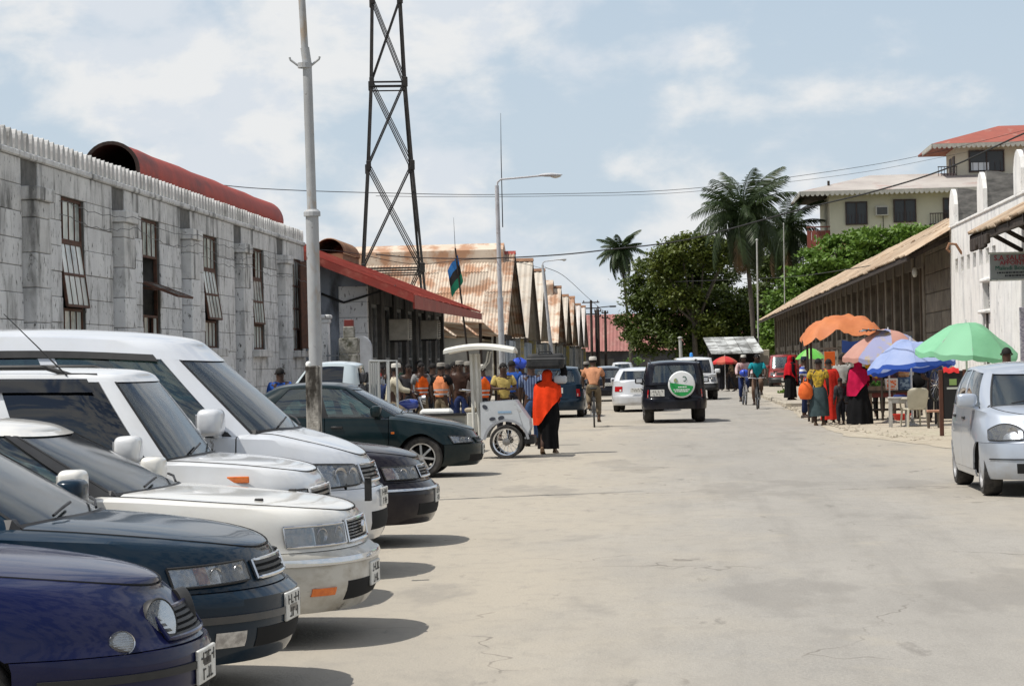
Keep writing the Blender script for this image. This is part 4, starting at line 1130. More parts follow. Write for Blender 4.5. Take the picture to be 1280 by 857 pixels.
def yellow_house():
 d = 186.0
 root = thing('yellow_house', 'pale yellow apartment house with scalloped eaves and red roofed top storey above the trees', 'building', (18, 192, 0))
 ym = mat('pale yellow plaster', (0.58,0.55,0.43), (0.51,0.48,0.375), scale=0.4, rough=0.9, c3=(0.3,0.28,0.22), scale3=0.9, thr3=(0.62,0.76))
 x0 = P(1037, 250, d).x; x1 = x0+19
 ze = P(1037, 240, d).z; zb = P(1037, 308, d).z
 MB().box(x0, x1, d, d+12, 0, ze).build('wall', ym, root, world=True)
 MB().bbox(x0-0.06, x1+0.06, d-0.08, d+12.06, zb-0.35, zb+0.35, 0.05).build('string_course', mat('red brown band', (0.19,0.07,0.05), rough=0.8), root, world=True)
 # windows
 wf = mat('dark brown window', (0.07,0.045,0.04), (0.04,0.03,0.03), scale=2, rough=0.6)
 def win(px0, py0, px1, py1, dd, nm='window', rm=wf):
  a, b = P(px0, py0, dd), P(px1, py1, dd)
  wo = bpy.data.objects.new(nm, None); col.objects.link(wo); wo.parent = root; wo.location = Vector((a.x, dd, b.z))-root.location
  w, h = b.x-a.x, a.z-b.z
  MB().box(0, w, -0.06, -0.01, 0, h).build('pane', mat('window glass dark', (0.04,0.045,0.05), rough=0.15), wo)
  for (xx0, xx1, z0, z1) in ((-0.1,0,-0.1,h+0.1),(w,w+0.1,-0.1,h+0.1),(0,w,-0.1,0),(0,w,h,h+0.1),(w/2-0.05,w/2+0.05,0,h)):
   MB().box(xx0, xx1, -0.14, -0.002, z0, z1).build('frame', rm, wo)
  for k in range(6): MB().box(0.0+w*(k+0.5)/6-0.015, w*(k+0.5)/6+0.015, -0.12, -0.062, 0, h*0.45).build('grille_bar', rm, wo)
  return wo
 win(1058, 254, 1083, 279, d); win(1118, 251, 1144, 276, d); win(1180, 249, 1192, 272, d)
 # balcony
 bx0, bx1 = P(1009, 300, d).x, x0
 zt, zl = P(1009, 283, d).z, P(1009, 315, d).z
 MB().box(bx0, x0+0.5, d+0.3, d+6, zl-0.15, zl).build('balcony_floor', mat('red brown band', (0.19,0.07,0.05), rough=0.8), root, world=True)
 bm_ = mat('balcony red net', (0.24,0.07,0.05), (0.16,0.05,0.04), scale=1.2, rough=0.8)
 for k in range(5):
  a = bx0+(x0-bx0)*k/5
  MB().bbox(a+0.01, a+(x0-bx0)/5-0.01, d+0.22, d+0.3, zl, zt-0.35, 0.01).build('balcony_panel', bm_, root, world=True)
 MB().box(bx0-0.02, x0, d+0.2, d+0.32, zt-0.1, zt).build('balcony_rail', mat('red brown band', (0.19,0.07,0.05), rough=0.8), root, world=True)
 for k in range(4): MB().tube([(bx0+0.1+k*0.5, d+0.26, zt-0.35), (bx0+0.1+k*0.5, d+0.26, zt-0.08)], 0.03, 5).build('baluster', mat('red brown band', (0.19,0.07,0.05), rough=0.8), root, world=True)
 bq = P(1162, 268, d)
 for k in range(8): MB().tube([(bq.x+k*0.2, d-0.5, bq.z-0.75), (bq.x+k*0.2, d-0.5, bq.z)], 0.025, 5).build('baluster', wf, root, world=True)
 MB().box(bq.x-0.05, bq.x+1.5, d-0.55, d-0.45, bq.z, bq.z+0.08).build('balcony_rail', wf, root, world=True)
 MB().box(bq.x-0.05, bq.x+1.5, d-0.6, d, bq.z-0.88, bq.z-0.75).build('balcony_floor', wf, root, world=True)
 # hipped roof with scalloped eaves
 rx0 = P(1000, 245, d-1.2).x
 rm = mat('patched roof sheet', (0.40,0.37,0.34), (0.32,0.29,0.27), scale=0.5, rough=0.8, c3=(0.28,0.09,0.065), scale3=0.35, thr3=(0.54,0.62), amt3=0.5)
 zt2 = P(1160, 219, d+4).z
 v = [(rx0,d-1.3,ze),(x1+1,d-1.3,ze),(x1+1,d+13,ze),(rx0,d+13,ze),(rx0+6,d+5,ze+1.6),(x1-4,d+5,ze+1.6)]
 MB().add(v+[(p[0],p[1],p[2]-0.12) for p in v], [(0,1,5,4),(1,2,5),(2,3,4,5),(3,0,4),(6,7,8,9),(0,1,7,6),(1,2,8,7),(2,3,9,8),(3,0,6,9)]).build('roof', rm, root, world=True)
 sm = mat('scalloped eave board', (0.40,0.38,0.34), (0.3,0.29,0.26), scale=3, rough=0.8)
 n = 56
 sc_ = MB().prism([(-0.19,0.0),(0.19,0.0),(0.19,-0.22),(0.1,-0.36),(0,-0.4),(-0.1,-0.36),(-0.19,-0.22)], 'y', -0.03, 0.03).mesh('scallop', sm)
 for k in range(n): ob('scallop', sc_, root, Vector((rx0+0.2+k*0.385, d-1.34, ze-0.0))-root.location)
 for k in range(22): ob('scallop', sc_, root, Vector((rx0-0.04, d-1.2+k*0.385, ze))-root.location, (0,0,R(90)))
 MB().box(rx0+0.1, x0, d-1.0, d+12, ze-0.2, ze-0.125).build('soffit', MT['dkwood'], root, world=True)
 MB().tube([(P(1037,240,d).x, d+1, ze+0.3), (P(1037,240,d).x, d+1, ze+0.95)], 0.1, 8).build('flue', MT['dkwood'], root, world=True)
 # top storey
 d2 = 190.0
 a = P(1197, 245, d2); xe = a.x+16
 zt3 = P(1197, 181, d2).z
 MB().box(a.x, xe, d2, d2+7, ze, zt3).build('top_storey_wall', mat('pale cream plaster', (0.58,0.55,0.45), (0.5,0.47,0.39), scale=0.5, rough=0.9), root, world=True)
 q = P(1165, 190, d2-1.5)
 mid = (q.x+xe+2)/2
 v = [(q.x,d2-1.6,zt3),(xe+2,d2-1.6,zt3),(xe+2,d2+9,zt3),(q.x,d2+9,zt3),(q.x+6,d2+3.5,zt3+1.75),(xe-4,d2+3.5,zt3+1.75)]
 MB().add(v+[(p[0],p[1],p[2]-0.15) for p in v], [(0,1,5,4),(1,2,5),(2,3,4,5),(3,0,4),(6,7,8,9),(0,1,7,6),(1,2,8,7),(2,3,9,8),(3,0,6,9)]).build('top_roof', mat('terracotta painted sheet', (0.30,0.085,0.06), (0.25,0.075,0.055), scale=0.8, rough=0.7, c3=(0.32,0.2,0.16), scale3=1.1, thr3=(0.58,0.7)), root, world=True)
 for k in range(50): ob('scallop', sc_, root, Vector((q.x+0.2+k*0.385, d2-1.64, zt3-0.02))-root.location)
 for k in range(18): ob('scallop', sc_, root, Vector((q.x-0.04, d2-1.5+k*0.385, zt3-0.02))-root.location, (0,0,R(90)))
 w = win(1212, 190, 1254, 213, d2)
 a2, b2 = P(1214, 203, d2), P(1238, 212, d2)
 MB().box(0.1, b2.x-a2.x, -0.075, -0.062, 0.06, a2.z-b2.z+0.05).build('bright_pane', mat('sky bright pane', (0.62,0.66,0.7), rough=0.1), w)
 win(1180, 196, 1188, 217, d2+0.0) if False else None
 wl = P(1183, 200, d2+2)
 MB().box(a.x-0.06, a.x-0.002, d2+1.2, d2+2.6, ze+1.2, zt3-0.8).build('side_window', wf, root, world=True)
 MB().box(a.x-0.06, a.x-0.002, d2+3.4, d2+4.8, ze+1.2, zt3-0.8).build('side_window', wf, root, world=True)
 for k in range(7): MB().tube([(a.x-1.5+k*0.24, d2-0.2, ze+0.9), (a.x-1.5+k*0.24, d2-0.2, ze+2.0)], 0.025, 5).build('railing_bar', wf, root, world=True)
 MB().box(a.x-1.55, a.x, d2-0.24, d2-0.16, ze+2.0, ze+2.07).build('railing_rail', wf, root, world=True)
 # air conditioner box
 p = P(1102, 264, d)
 t = thing('air_conditioner', 'white box air conditioner between the windows of the yellow house', 'air conditioner', (p.x, d, p.z))
 MB().bbox(-0.5, 0.5, -0.5, 0.02, -0.38, 0.38, 0.03).build('casing', mat('air conditioner casing', (0.52,0.50,0.44), rough=0.6), t)
 MB().bbox(-0.4, 0.4, -0.53, -0.5, -0.28, 0.28, 0.01).build('front_grille', mat('dark grille', (0.08,0.08,0.08), rough=0.6), t)
 MB().tube([(0.1,-0.1,-0.38),(0.1,-0.1,-1.4)], 0.03, 5).build('drain_hose', MT['wire'], t)
def far_end():
 d = 262.0
 t = thing('red_roofed_hall', 'long hall with faded red tin roof and dark wall closing the end of the street', 'building', (8, 266, 0))
 x0, x1 = P(727, 440, d).x, 40
 ze = P(800, 438, d).z; zr = P(800, 392, d+7).z
 MB().box(x0+0.3, x1, d+0.5, d+13, 0, ze+0.2).build('wall', mat('dark plinth wall', (0.07,0.072,0.075), (0.045,0.045,0.05), scale=0.8, rough=0.9), t, world=True)
 rm = mat('faded red tin', (0.27,0.115,0.10), (0.22,0.095,0.085), scale=0.5, rough=0.75, c3=(0.30,0.17,0.14), scale3=0.8, thr3=(0.52,0.68), stretch3=(2,1,0.5), var=0.06)
 w = 2.0; Ls = math.hypot(7.5, zr-ze)
 ey = Vector((0,-7.5,-(zr-ze))).normalized(); ex = Vector((-1,0,0))
 cm = corrugated(w, Ls, 5, 0.03, rm)
 k = 0
 while x0+w*(k+0.5) < x1:
  o = ob('roof_sheet', cm, t)
  o.matrix_local = Matrix.Translation(-t.location) @ frame_matrix(Vector((x0+w*(k+0.5), d+3.3, (zr+ze)/2+0.015*(k % 2))), ex, ey, ex.cross(ey))
  k += 1
 MB().add([(x0,d+7.05,zr),(x1,d+7.05,zr),(x1,d+14,ze),(x0,d+14,ze)], [(0,1,2,3)]).build('back_roof', rm, t, world=True)
 for xx in lin(x0+2, 14, 6): MB().box(xx, xx+1.6, d+0.42, d+0.5, 0, 2.0).build('door', mat('hall door', (0.09,0.085,0.08), rough=0.8), t, world=True)
 # open kiosk with tin roof under the tree
 t = thing('market_kiosk', 'open kiosk with patched grey tin roof under the big tree', 'kiosk', (4.5, 128, 0))
 c = P(911, 430, 128)
 r2 = random.Random(2)
 km = mat('patchy grey tin', (0.42,0.43,0.42), (0.16,0.16,0.15), scale=1.3, rough=0.6, thr=(0.45,0.55), var=0.3)
 za, zb = P(911, 421, 131).z, P(911, 441, 126).z
 for k in range(5):
  a = P(880+k*13, 430, 128).x; b = P(893+k*13, 430, 128).x
  mb = MB(); sk = 0.35
  mb.add([(a+sk,126,zb),(b+sk-0.02,126,zb+r2.uniform(-.05,.05)),(b-0.02,131,za),(a,131,za)]+[(a+sk,126,zb-0.05),(b+sk-0.02,126,zb-0.05),(b-0.02,131,za-0.05),(a,131,za-0.05)], [(0,1,2,3),(7,6,5,4),(0,4,5,1),(1,5,6,2),(2,6,7,3),(3,7,4,0)])
  mb.build('roof_sheet', km, t, world=True)
 for px in (886, 905, 925, 948):
  x = P(px, 440, 126.4).x; MB().tube([(x,126.4,0),(x,126.4,zb)], 0.06, 6).build('post', MT['dkwood'], t, world=True)
 MB().box(P(884,440,130.5).x, P(948,440,130.5).x, 130.4, 130.6, 0, za-0.1).build('back_wall', MT['void'], t, world=True)
 MB().bbox(P(890,440,127).x, P(940,440,127).x, 126.7, 127.3, 0, 0.9, 0.03).build('counter', MT['dkwood'], t, world=True)
 # beige garden wall by the red van
 t = thing('garden_wall', 'short beige plaster wall with gateway behind the red van', 'wall', (6.2, 131, 0))
 MB().bbox(P(949,450,131).x, P(962,450,131).x, 130.8, 131.2, 0, P(949,437,131).z, 0.03).build('wall_slab', mat('beige plaster', (0.48,0.43,0.34), (0.38,0.34,0.27), scale=1, rough=0.9), t, world=True)
 MB().bbox(P(962,450,131).x, P(976,450,131).x, 130.85, 131.15, 0, P(962,445,131).z, 0.03).build('gate_leaf', mat('brown gate', (0.16,0.08,0.06), rough=0.7), t, world=True)
 # white post by the trees
 for (px, yt, dd, lab) in ((852, 422, 170, 'short white post in front of the big tree'), (948, 300, 150, 'slim pale pole rising beside the coconut palm'), (981.5, 280, 160, 'thin pole in front of the feathery green tree')):
  p = P(px, 450, dd); q = P(px-2, yt, dd)
  t = thing('slim_post', lab, 'post', (p.x, dd, 0))
  rr = 0.14 if px < 900 else 0.06 if px < 960 else 0.035
  MB().tube([(0,0,0),(q.x-p.x,0,q.z)], [rr,rr*0.8], 8).build('shaft', mat('pale post', (0.42,0.42,0.40), (0.3,0.3,0.28), scale=3, rough=0.8), t, 40)
  MB().lathe([(rr*1.3,0),(rr*1.3,0.05),(rr*0.4,0.12)], 8, Matrix.Translation((q.x-p.x,0,q.z-0.03))).build('cap', mat('pale post', (0.42,0.42,0.40), rough=0.8), t)
# ------------------------------------------------------------------ vegetation
def leaf_mat(name, c1, c2):
 return mat(name, c1, c2, scale=0.9, thr=(0.38,0.62), rough=0.5, c3=tuple(x*1.55 for x in c1), scale3=2.2, thr3=(0.52,0.7), trans=0.3, spec=0.35)
def foliage(lobes, n, size, seed, fill=0.55, flat=1.0):
 r2 = random.Random(seed)
 v, f = [], []
 vol = [a[3]*a[4]*a[5] for a in lobes]
 tot = sum(x**0.67 for x in vol)
 for li, (cx, cy, cz, rx, ry, rz) in enumerate(lobes):
  m = int(n*vol[li]**0.67/tot)
  # clumps on the lobe
  cl = []
  for _ in range(max(8, m//45)):
   while True:
    p = Vector((r2.uniform(-1,1), r2.uniform(-1,1), r2.uniform(-1,1)))
    if 0.05 < p.length <= 1: break
   p = p.normalized()*(fill+(1-fill)*r2.random()**0.6)*r2.uniform(0.86, 1.08)
   cl.append(Vector((cx+p.x*rx, cy+p.y*ry, cz+p.z*rz)))
  for _ in range(m):
   c = r2.choice(cl)
   s = size*3.2
   q = c+Vector((r2.gauss(0, s*0.55), r2.gauss(0, s*0.55), r2.gauss(0, s*0.36*flat)))
   nrm = Vector((r2.gauss(0,0.7), r2.gauss(0,0.7), 0.35+r2.random())).normalized()
   t = nrm.orthogonal().normalized(); t.rotate(Matrix.Rotation(r2.uniform(0, 6.28), 3, nrm)); b = nrm.cross(t)
   L = size*r2.uniform(0.6, 1.25); W = L*0.55
   k = len(v)
   v += [tuple(q-t*L), tuple(q-b*W-nrm*0.1*L), tuple(q+t*L), tuple(q+b*W-nrm*0.1*L)]
   f.append((k, k+1, k+2, k+3))
 return v, f
def tree(name, label, loc, lobes, n, size, m, trunk_r, seed, fill=0.55, flat=1.0, limbs=9, group=None, fork=0.35):
 t = thing(name, label, 'tree', loc, 0, group)
 v, f = foliage(lobes, n, size, seed, fill, flat)
 me = bpy.data.meshes.new('crown'); me.from_pydata(v, [], f); me.materials.append(m); me.update()
 c = ob('crown', me, t); c['kind'] = 'stuff'
 r2 = random.Random(seed+1)
 mb = MB()
 zt = max(l[2] for l in lobes)
 zf = zt*fork
 mb.tube([(0,0,-0.1),(0.1,0,zf*0.5),(0.05,0.1,zf),(0,0,zt*0.8)], [trunk_r*1.25,trunk_r,trunk_r*0.8,trunk_r*0.3], 10)
 for k in range(limbs):
  l = lobes[k % len(lobes)]
  e = Vector((l[0]+r2.uniform(-.5,.5)*l[3], l[1]+r2.uniform(-.5,.5)*l[4], l[2]+r2.uniform(-.2,.4)*l[5]))
  s0 = Vector((0.03, 0.05, zf*r2.uniform(0.7, 1.25)))
  mid = (s0+e)/2+Vector((r2.uniform(-.4,.4), r2.uniform(-.4,.4), r2.uniform(0.1,0.6)))
  mb.tube([s0, mid, e], [trunk_r*0.5, trunk_r*0.32, trunk_r*0.1], 7)
 mb.build('trunk', MT['bark'], t, 50)
 return t
MT['bark'] = mat('grey brown bark', (0.10,0.085,0.068), (0.055,0.048,0.04), scale=5, rough=0.95, stretch=(1,1,0.3), bump=0.6, bscale=12)
def frond_mesh(L, droop, m, seed, lw=0.10, nl=40, hang=0.6):
 r2 = random.Random(seed)
 mb = MB()
 pts = []
 for i in range(14):
  u = i/13
  pts.append(Vector((L*u*(1-0.22*droop*u), 0, L*(0.42*u-(0.2+droop*0.8)*u*u))))
 mb.tube(pts, [0.05*(1-0.85*i/13) for i in range(14)], 4)
 for k in range(nl):
  u = 0.1+0.88*k/(nl-1)
  i = min(12, int(u*13)); p = pts[i].lerp(pts[i+1], u*13-i)
  tan = (pts[i+1]-pts[i]).normalized()
  ll = L*0.27*math.sin(PI*(0.15+0.80*u))**0.7*r2.uniform(0.8, 1.1)
  for s in (1, -1):
   dirn = (Vector((0, s, 0))*1.0 + tan*0.75 + Vector((0,0,-hang*r2.uniform(0.6, 1.3)))).normalized()
   a = p; b = p+dirn*ll*0.5+Vector((0,0,0.02)); c = p+dirn*ll+Vector((0,0,-ll*0.25*hang))
   w = tan*lw*0.5
   mb.add([a-w*0.5, a+w*0.5, b+w, b-w, c], [(0,1,2,3),(3,2,4)])
 return mb.mesh('frond', m)
def palm(label, loc, h, L, m, seed, n=22, lean=(0.0, 0.0), dead=0, group=None, r0=0.2):
 t = thing('coconut_palm', label, 'palm', loc, 0, group)
 top = Vector((lean[0], lean[1], h))
 pts = [Vector((0,0,-0.1))]+[Vector((lean[0]*(u**1.7), lean[1]*u**1.7, h*u)) for u in lin(0.1, 1, 10)]
 MB().tube(pts, [r0*1.5]+[r0*(1-0.4*k/9) for k in range(10)], 9).build('trunk', MT['bark'], t, 50)
 r2 = random.Random(seed)
 ms = [frond_mesh(L, d, m, seed+i, hang=hg) for i, (d, hg) in enumerate(((0.35,0.7), (0.65,1.0), (0.85,1.3), (0.9,1.3)))]
 for k in range(n):
  a = k*2.399+r2.uniform(-.2,.2)
  el = 72-125*(k/n)**0.95
  i = 0 if el > 30 else 1 if el > 0 else 2
  o = ob('frond', ms[i], t, top, None)
  o.rotation_euler = (R(r2.uniform(-25,25)), -R(el-14+r2.uniform(-9,9)), a)
  s = r2.uniform(0.72, 1.12); o.scale = (s, s, s)
 dm = mat('dead palm frond', (0.10,0.065,0.03), (0.065,0.048,0.025), scale=2, rough=0.9)
 if dead:
  md = frond_mesh(L*0.95, 0.5, dm, seed+9, hang=1.0)
  for k in range(dead):
   o = ob('dead_frond', md, t, top-Vector((0,0,0.25))); o.rotation_euler = (0, R(r2.uniform(58,72)), k*2*PI/dead+r2.uniform(-.3,.3))
 for k in range(6):
  a = k*1.05; o = MB().lathe([(0.02,-0.16),(0.12,-0.08),(0.14,0.0),(0.1,0.1),(0.02,0.14)], 9, Matrix.Translation(top+Vector((0.28*math.cos(a), 0.28*math.sin(a), -0.3)))).build('coconut', mat('coconut husk', (0.13,0.12,0.04), rough=0.7), t, 60)
 return t
def vegetation():
 g1 = leaf_mat('dark mango leaves', (0.048,0.072,0.012), (0.07,0.095,0.017))
 g2 = leaf_mat('yellow green leaves', (0.095,0.115,0.018), (0.07,0.10,0.018))
 g3 = leaf_mat('fresh almond leaves', (0.12,0.20,0.03), (0.08,0.15,0.024))
 gp = leaf_mat('palm leaves', (0.036,0.056,0.018), (0.022,0.04,0.013))
 # big round tree: two crowns
 d = 205
 def L(px, py, r, rz=None, dy=0, dd=None):
  p = P(px, py, (dd or d)+dy); k = (dd or d)/FOC
  return [p.x, p.y, p.z, r*k, r*k*0.8, (rz or r)*k]
 def local(ls, loc): return [(a[0]-loc[0], a[1]-loc[1], a[2]-loc[2], a[3], a[4], a[5]) for a in ls]
 loc = (P(862, 450, d).x, d, 0)
 ls = [L(858,332,46,32), L(813,352,34,30), L(800,395,30,34), L(840,385,46,38,-2), L(884,348,42,36,1), L(893,392,40,38,-3), L(815,424,34,18,-3), L(862,422,40,22,-4), L(930,400,42,38,-2), L(905,428,40,22,-4), L(945,428,34,24,-2), L(950,385,30,34,2), L(968,350,30,44,8), L(985,385,26,40,9), L(955,318,22,24,9)]
 tree('mango_tree', 'big dark round tree over the end of the street', loc, local(ls, loc), 54000, 0.19, g1, 0.4, 21, 0.45, limbs=14, fork=0.2)
 loc = (P(868, 450, d-6).x, d-6, 0)
 ls = [L(868,310,40,18,0,d-6), L(832,335,28,22,0,d-6), L(898,318,32,20,0,d-6), L(850,372,30,16,0,d-6), L(880,405,26,14,0,d-6)]
 tree('flowering_tree', 'yellowish green tree crown mixed into the big dark tree', loc, local(ls, loc), 12000, 0.19, g2, 0.25, 31, 0.4, limbs=8)
 # almond like tree behind the tin roof
 d2 = 176
 loc = (P(1060, 450, d2).x, d2, 0)
 ls = [L(1090,300,60,16,0,d2), L(1140,294,36,11,1,d2), L(1050,325,58,20,-1,d2), L(1015,350,42,22,0,d2), L(985,378,32,22,0,d2), L(975,412,26,24,0,d2), L(1070,345,70,26,1,d2), L(1020,380,50,26,1,d2), L(1110,325,50,20,2,d2), L(968,425,18,16,0,d2)]
 tree('almond_tree', 'bright green layered tree spreading behind the tin roofed arcade', loc, local(ls, loc), 24000, 0.22, g3, 0.4, 41, 0.45, 0.6, limbs=14)
 # palms
 b = P(944, 450, 168); c = P(928, 268, 168)
 palm('tall coconut palm with drooping dark fronds above the big tree', (b.x, 168, 0), c.z, 4.6, gp, 51, 44, (c.x-b.x, 0), dead=6)
 b = P(985, 450, 190); c = P(982, 288, 190)
 palm('smaller coconut palm half hidden beside the yellow house', (b.x, 190, 0), c.z, 4.2, gp, 61, 34, (c.x-b.x, 0.5), dead=4)
 b = P(789, 450, 236); c = P(775, 314, 236)
 palm('slender coconut palm standing alone against the sky near the poles', (b.x, 236, 0), c.z, 2.9, gp, 71, 34, (c.x-b.x, 0.3), r0=0.17)
 b = P(895, 450, 215); c = P(893, 405, 215)
 palm('low palm under the big tree before the red roofed hall', (b.x, 215, 0), c.z, 2.0, gp, 81, 14, (0.2, 0), r0=0.16)
 # low shrubs at the foot of the hall and the pavement
 for (px, py, dd, r, lab) in ((738, 447, 255, 14, 'low shrub at the corner of the red roofed hall'), (792, 447, 250, 22, 'low spreading shrub before the dark hall wall'), (980, 480, 100, 7, 'weed tuft on the pavement beside the red van')):
  p = P(px, 455, dd); k = dd/FOC
  t = tree('shrub', lab, (p.x, dd, 0), [(0,0,r*k*0.55, r*k, r*k*0.7, r*k*0.6)], 500 if dd > 200 else 260, 0.14 if dd > 200 else 0.06, g3, 0.05, int(px), 0.3, limbs=4, fork=0.2)
  t['category'] = 'shrub'
# ------------------------------------------------------------------ overhead cables
def cables():
 def cable(label, pts, r):
  """pts: (px, py, d) control points; smooth curve between"""
  ws = [P(*p) for p in pts]
  out = []
  n = len(ws)
  for i in range(n-1):
   p0, p1, p2, p3 = ws[max(0, i-1)], ws[i], ws[i+1], ws[min(n-1, i+2)]
   for k in range(8):
    t = k/8
    out.append(0.5*((2*p1)+(p2-p0)*t+(2*p0-5*p1+4*p2-p3)*t*t+(3*p1-p0-3*p2+p3)*t**3))
  out.append(ws[-1])
  tag(MB().tube(out, r, 5).build('overhead_cable', MT['wire']), label, 'cable', 'cables strung over the street')
 cable('thick black cable sagging from the white building across the street to the office eave', [(1330,150,42),(1280,167,44),(1180,212,47),(1090,240,50),(1000,262,52),(860,299,56),(760,312,59),(690,319,62),(600,323,66),(520,322,70),(470,318,62)], 0.017)
 cable('thin cable strung from the top storey over the street to the roof ventilator', [(1330,150,150),(1180,188,140),(1060,211,130),(860,236,112),(640,243,95),(470,241,80),(330,236,70),(250,228,62)], 0.013)
 cable('thin cable hanging just below the upper one over the street', [(1330,165,152),(1180,196,142),(1060,218,132),(860,240,114),(700,245,102),(560,246,92),(470,245,84)], 0.01)
 cable('cable running from the dark office gable towards the sheds', [(395,312,62),(440,316,66),(520,330,84),(620,324,84),(680,336,150)], 0.012)
 cable('slack cable from the arcade eave to the pole by the big tree', [(1145,322,70),(1050,338,95),(985,346,130),(900,350,165),(840,352,200)], 0.016)
 cable('distant cable from the wooden poles towards the leaning street lamp', [(757,391,240),(735,372,205),(705,345,170),(681,334,152)], 0.02)
arcade(); white_right(); yellow_house(); far_end(); vegetation(); cables()
# ------------------------------------------------------------------ vehicles
MT['rubber'] = mat('tyre rubber', (0.018,0.018,0.018), (0.06,0.055,0.05), scale=9, rough=0.85, bump=0.2)
MT['black'] = mat('black plastic', (0.014,0.014,0.015), (0.03,0.03,0.03), scale=5, rough=0.5)
MT['dark'] = mat('dark underside', (0.012,0.012,0.012), rough=0.9)
MT['chrome'] = mat('chrome', (0.62,0.63,0.65), rough=0.12, metal=1.0)
MT['alloy'] = mat('alloy rim', (0.5,0.5,0.51), (0.32,0.31,0.29), scale=9, rough=0.35, metal=0.85)
MT['hubcap'] = mat('silver hubcap', (0.46,0.47,0.49), (0.36,0.35,0.34), scale=14, rough=0.4, metal=0.5)
MT['steel'] = mat('grey steel', (0.3,0.3,0.3), (0.18,0.16,0.14), scale=12, rough=0.5, metal=0.7)
MT['glass'] = glassmat('car window glass', (0.50,0.60,0.58), veil=0.05)
MT['screen'] = glassmat('windscreen glass', (0.56,0.66,0.66), veil=0.06, rough=0.12)
MT['glassd'] = glassmat('tinted car glass', (0.10,0.115,0.14), 0.8)
MT['lens'] = glassmat('lamp lens', (0.80,0.82,0.84), 0.9, haze=0.07)
MT['reflector'] = mat('lamp reflector', (0.55,0.56,0.58), (0.3,0.3,0.31), scale=30, rough=0.22, metal=0.9)
MT['amber'] = mat('amber lens', (0.75,0.18,0.015), (0.6,0.12,0.01), scale=40, rough=0.2, coat=0.8)
MT['redlens'] = mat('red lamp lens', (0.42,0.012,0.014), (0.3,0.008,0.01), scale=30, rough=0.18, coat=0.9)
MT['seat'] = mat('car seat cloth', (0.07,0.07,0.075), (0.045,0.045,0.05), scale=18, rough=0.9)
MT['plate'] = mat('white number plate', (0.66,0.66,0.63), (0.5,0.49,0.45), scale=16, rough=0.45)
MT['ink'] = mat('black lettering', (0.012,0.012,0.013), rough=0.5)
_wheelmesh = {}
def wheel_meshes(r, w, style):
 key = (round(r,3), w, style)
 if key in _wheelmesh: return _wheelmesh[key]
 T = Matrix.Rotation(R(90), 4, 'X')             # lathe axis z -> -y : outside of the wheel at -z => +y
 rr = r*0.66
 ty = MB().lathe([(rr,-w/2),(rr*1.04,-w/2-0.004),(r*0.9,-w/2-0.008),(r*0.975,-w/2+0.02),(r,-w*0.3),(r,w*0.3),(r*0.975,w/2-0.02),
      (r*0.9,w/2+0.008),(rr*1.04,w/2+0.004),(rr,w/2),(rr*0.96,w*0.2),(rr*0.96,-w*0.2)], 36, T, closed=True)
 tm = ty.mesh('tyre', MT['rubber'], 35)
 rb = MB()
 rb.lathe([(rr*1.02,-w/2+0.002),(rr*1.03,-w/2-0.01),(rr*0.94,-w/2-0.006),(rr*0.9,-w*0.2),(rr*0.9,w*0.35),(rr,w*0.35)], 36, T, closed=True)
 rb.lathe([(0.0005,-w/2-0.004),(rr*0.17,-w/2-0.006),(rr*0.2,-w/2+0.02),(rr*0.2,w*0.1),(0.0005,w*0.1)], 20, T)
 ns = {'spoke5': 5, 'spoke7': 7, 'cap': 9, 'steel': 8}[style]
 for k in range(ns):
  a = 2*PI*k/ns
  A = Matrix.Rotation(a, 4, 'Y')
  hw0, hw1 = {'spoke5': (0.30, 0.20), 'spoke7': (0.16, 0.15), 'cap': (0.12, 0.27), 'steel': (0.12, 0.3)}[style]
  y0 = w/2 - 0.002
  v = [(rr*0.14, y0, -rr*hw0*0.5), (rr*0.93, y0-0.012, -rr*hw1*0.5), (rr*0.93, y0-0.012, rr*hw1*0.5), (rr*0.14, y0, rr*hw0*0.5)]
  v += [(p[0], p[1]-0.03, p[2]) for p in v]
  rb.add([A @ Vector(p) for p in v], [(0,1,2,3),(7,6,5,4),(0,4,5,1),(1,5,6,2),(2,6,7,3),(3,7,4,0)])
 rm = rb.mesh('rim', {'spoke5': MT['alloy'], 'spoke7': MT['alloy'], 'cap': MT['hubcap'], 'steel': MT['steel']}[style], 35)
 dm = MB().lathe([(0.0005,-0.01),(rr*0.75,-0.01),(rr*0.75,0.012),(0.0005,0.012)], 24, T).mesh('brake_disc', MT['dark'], 35)
 _wheelmesh[key] = (tm, rm, dm)
 return _wheelmesh[key]
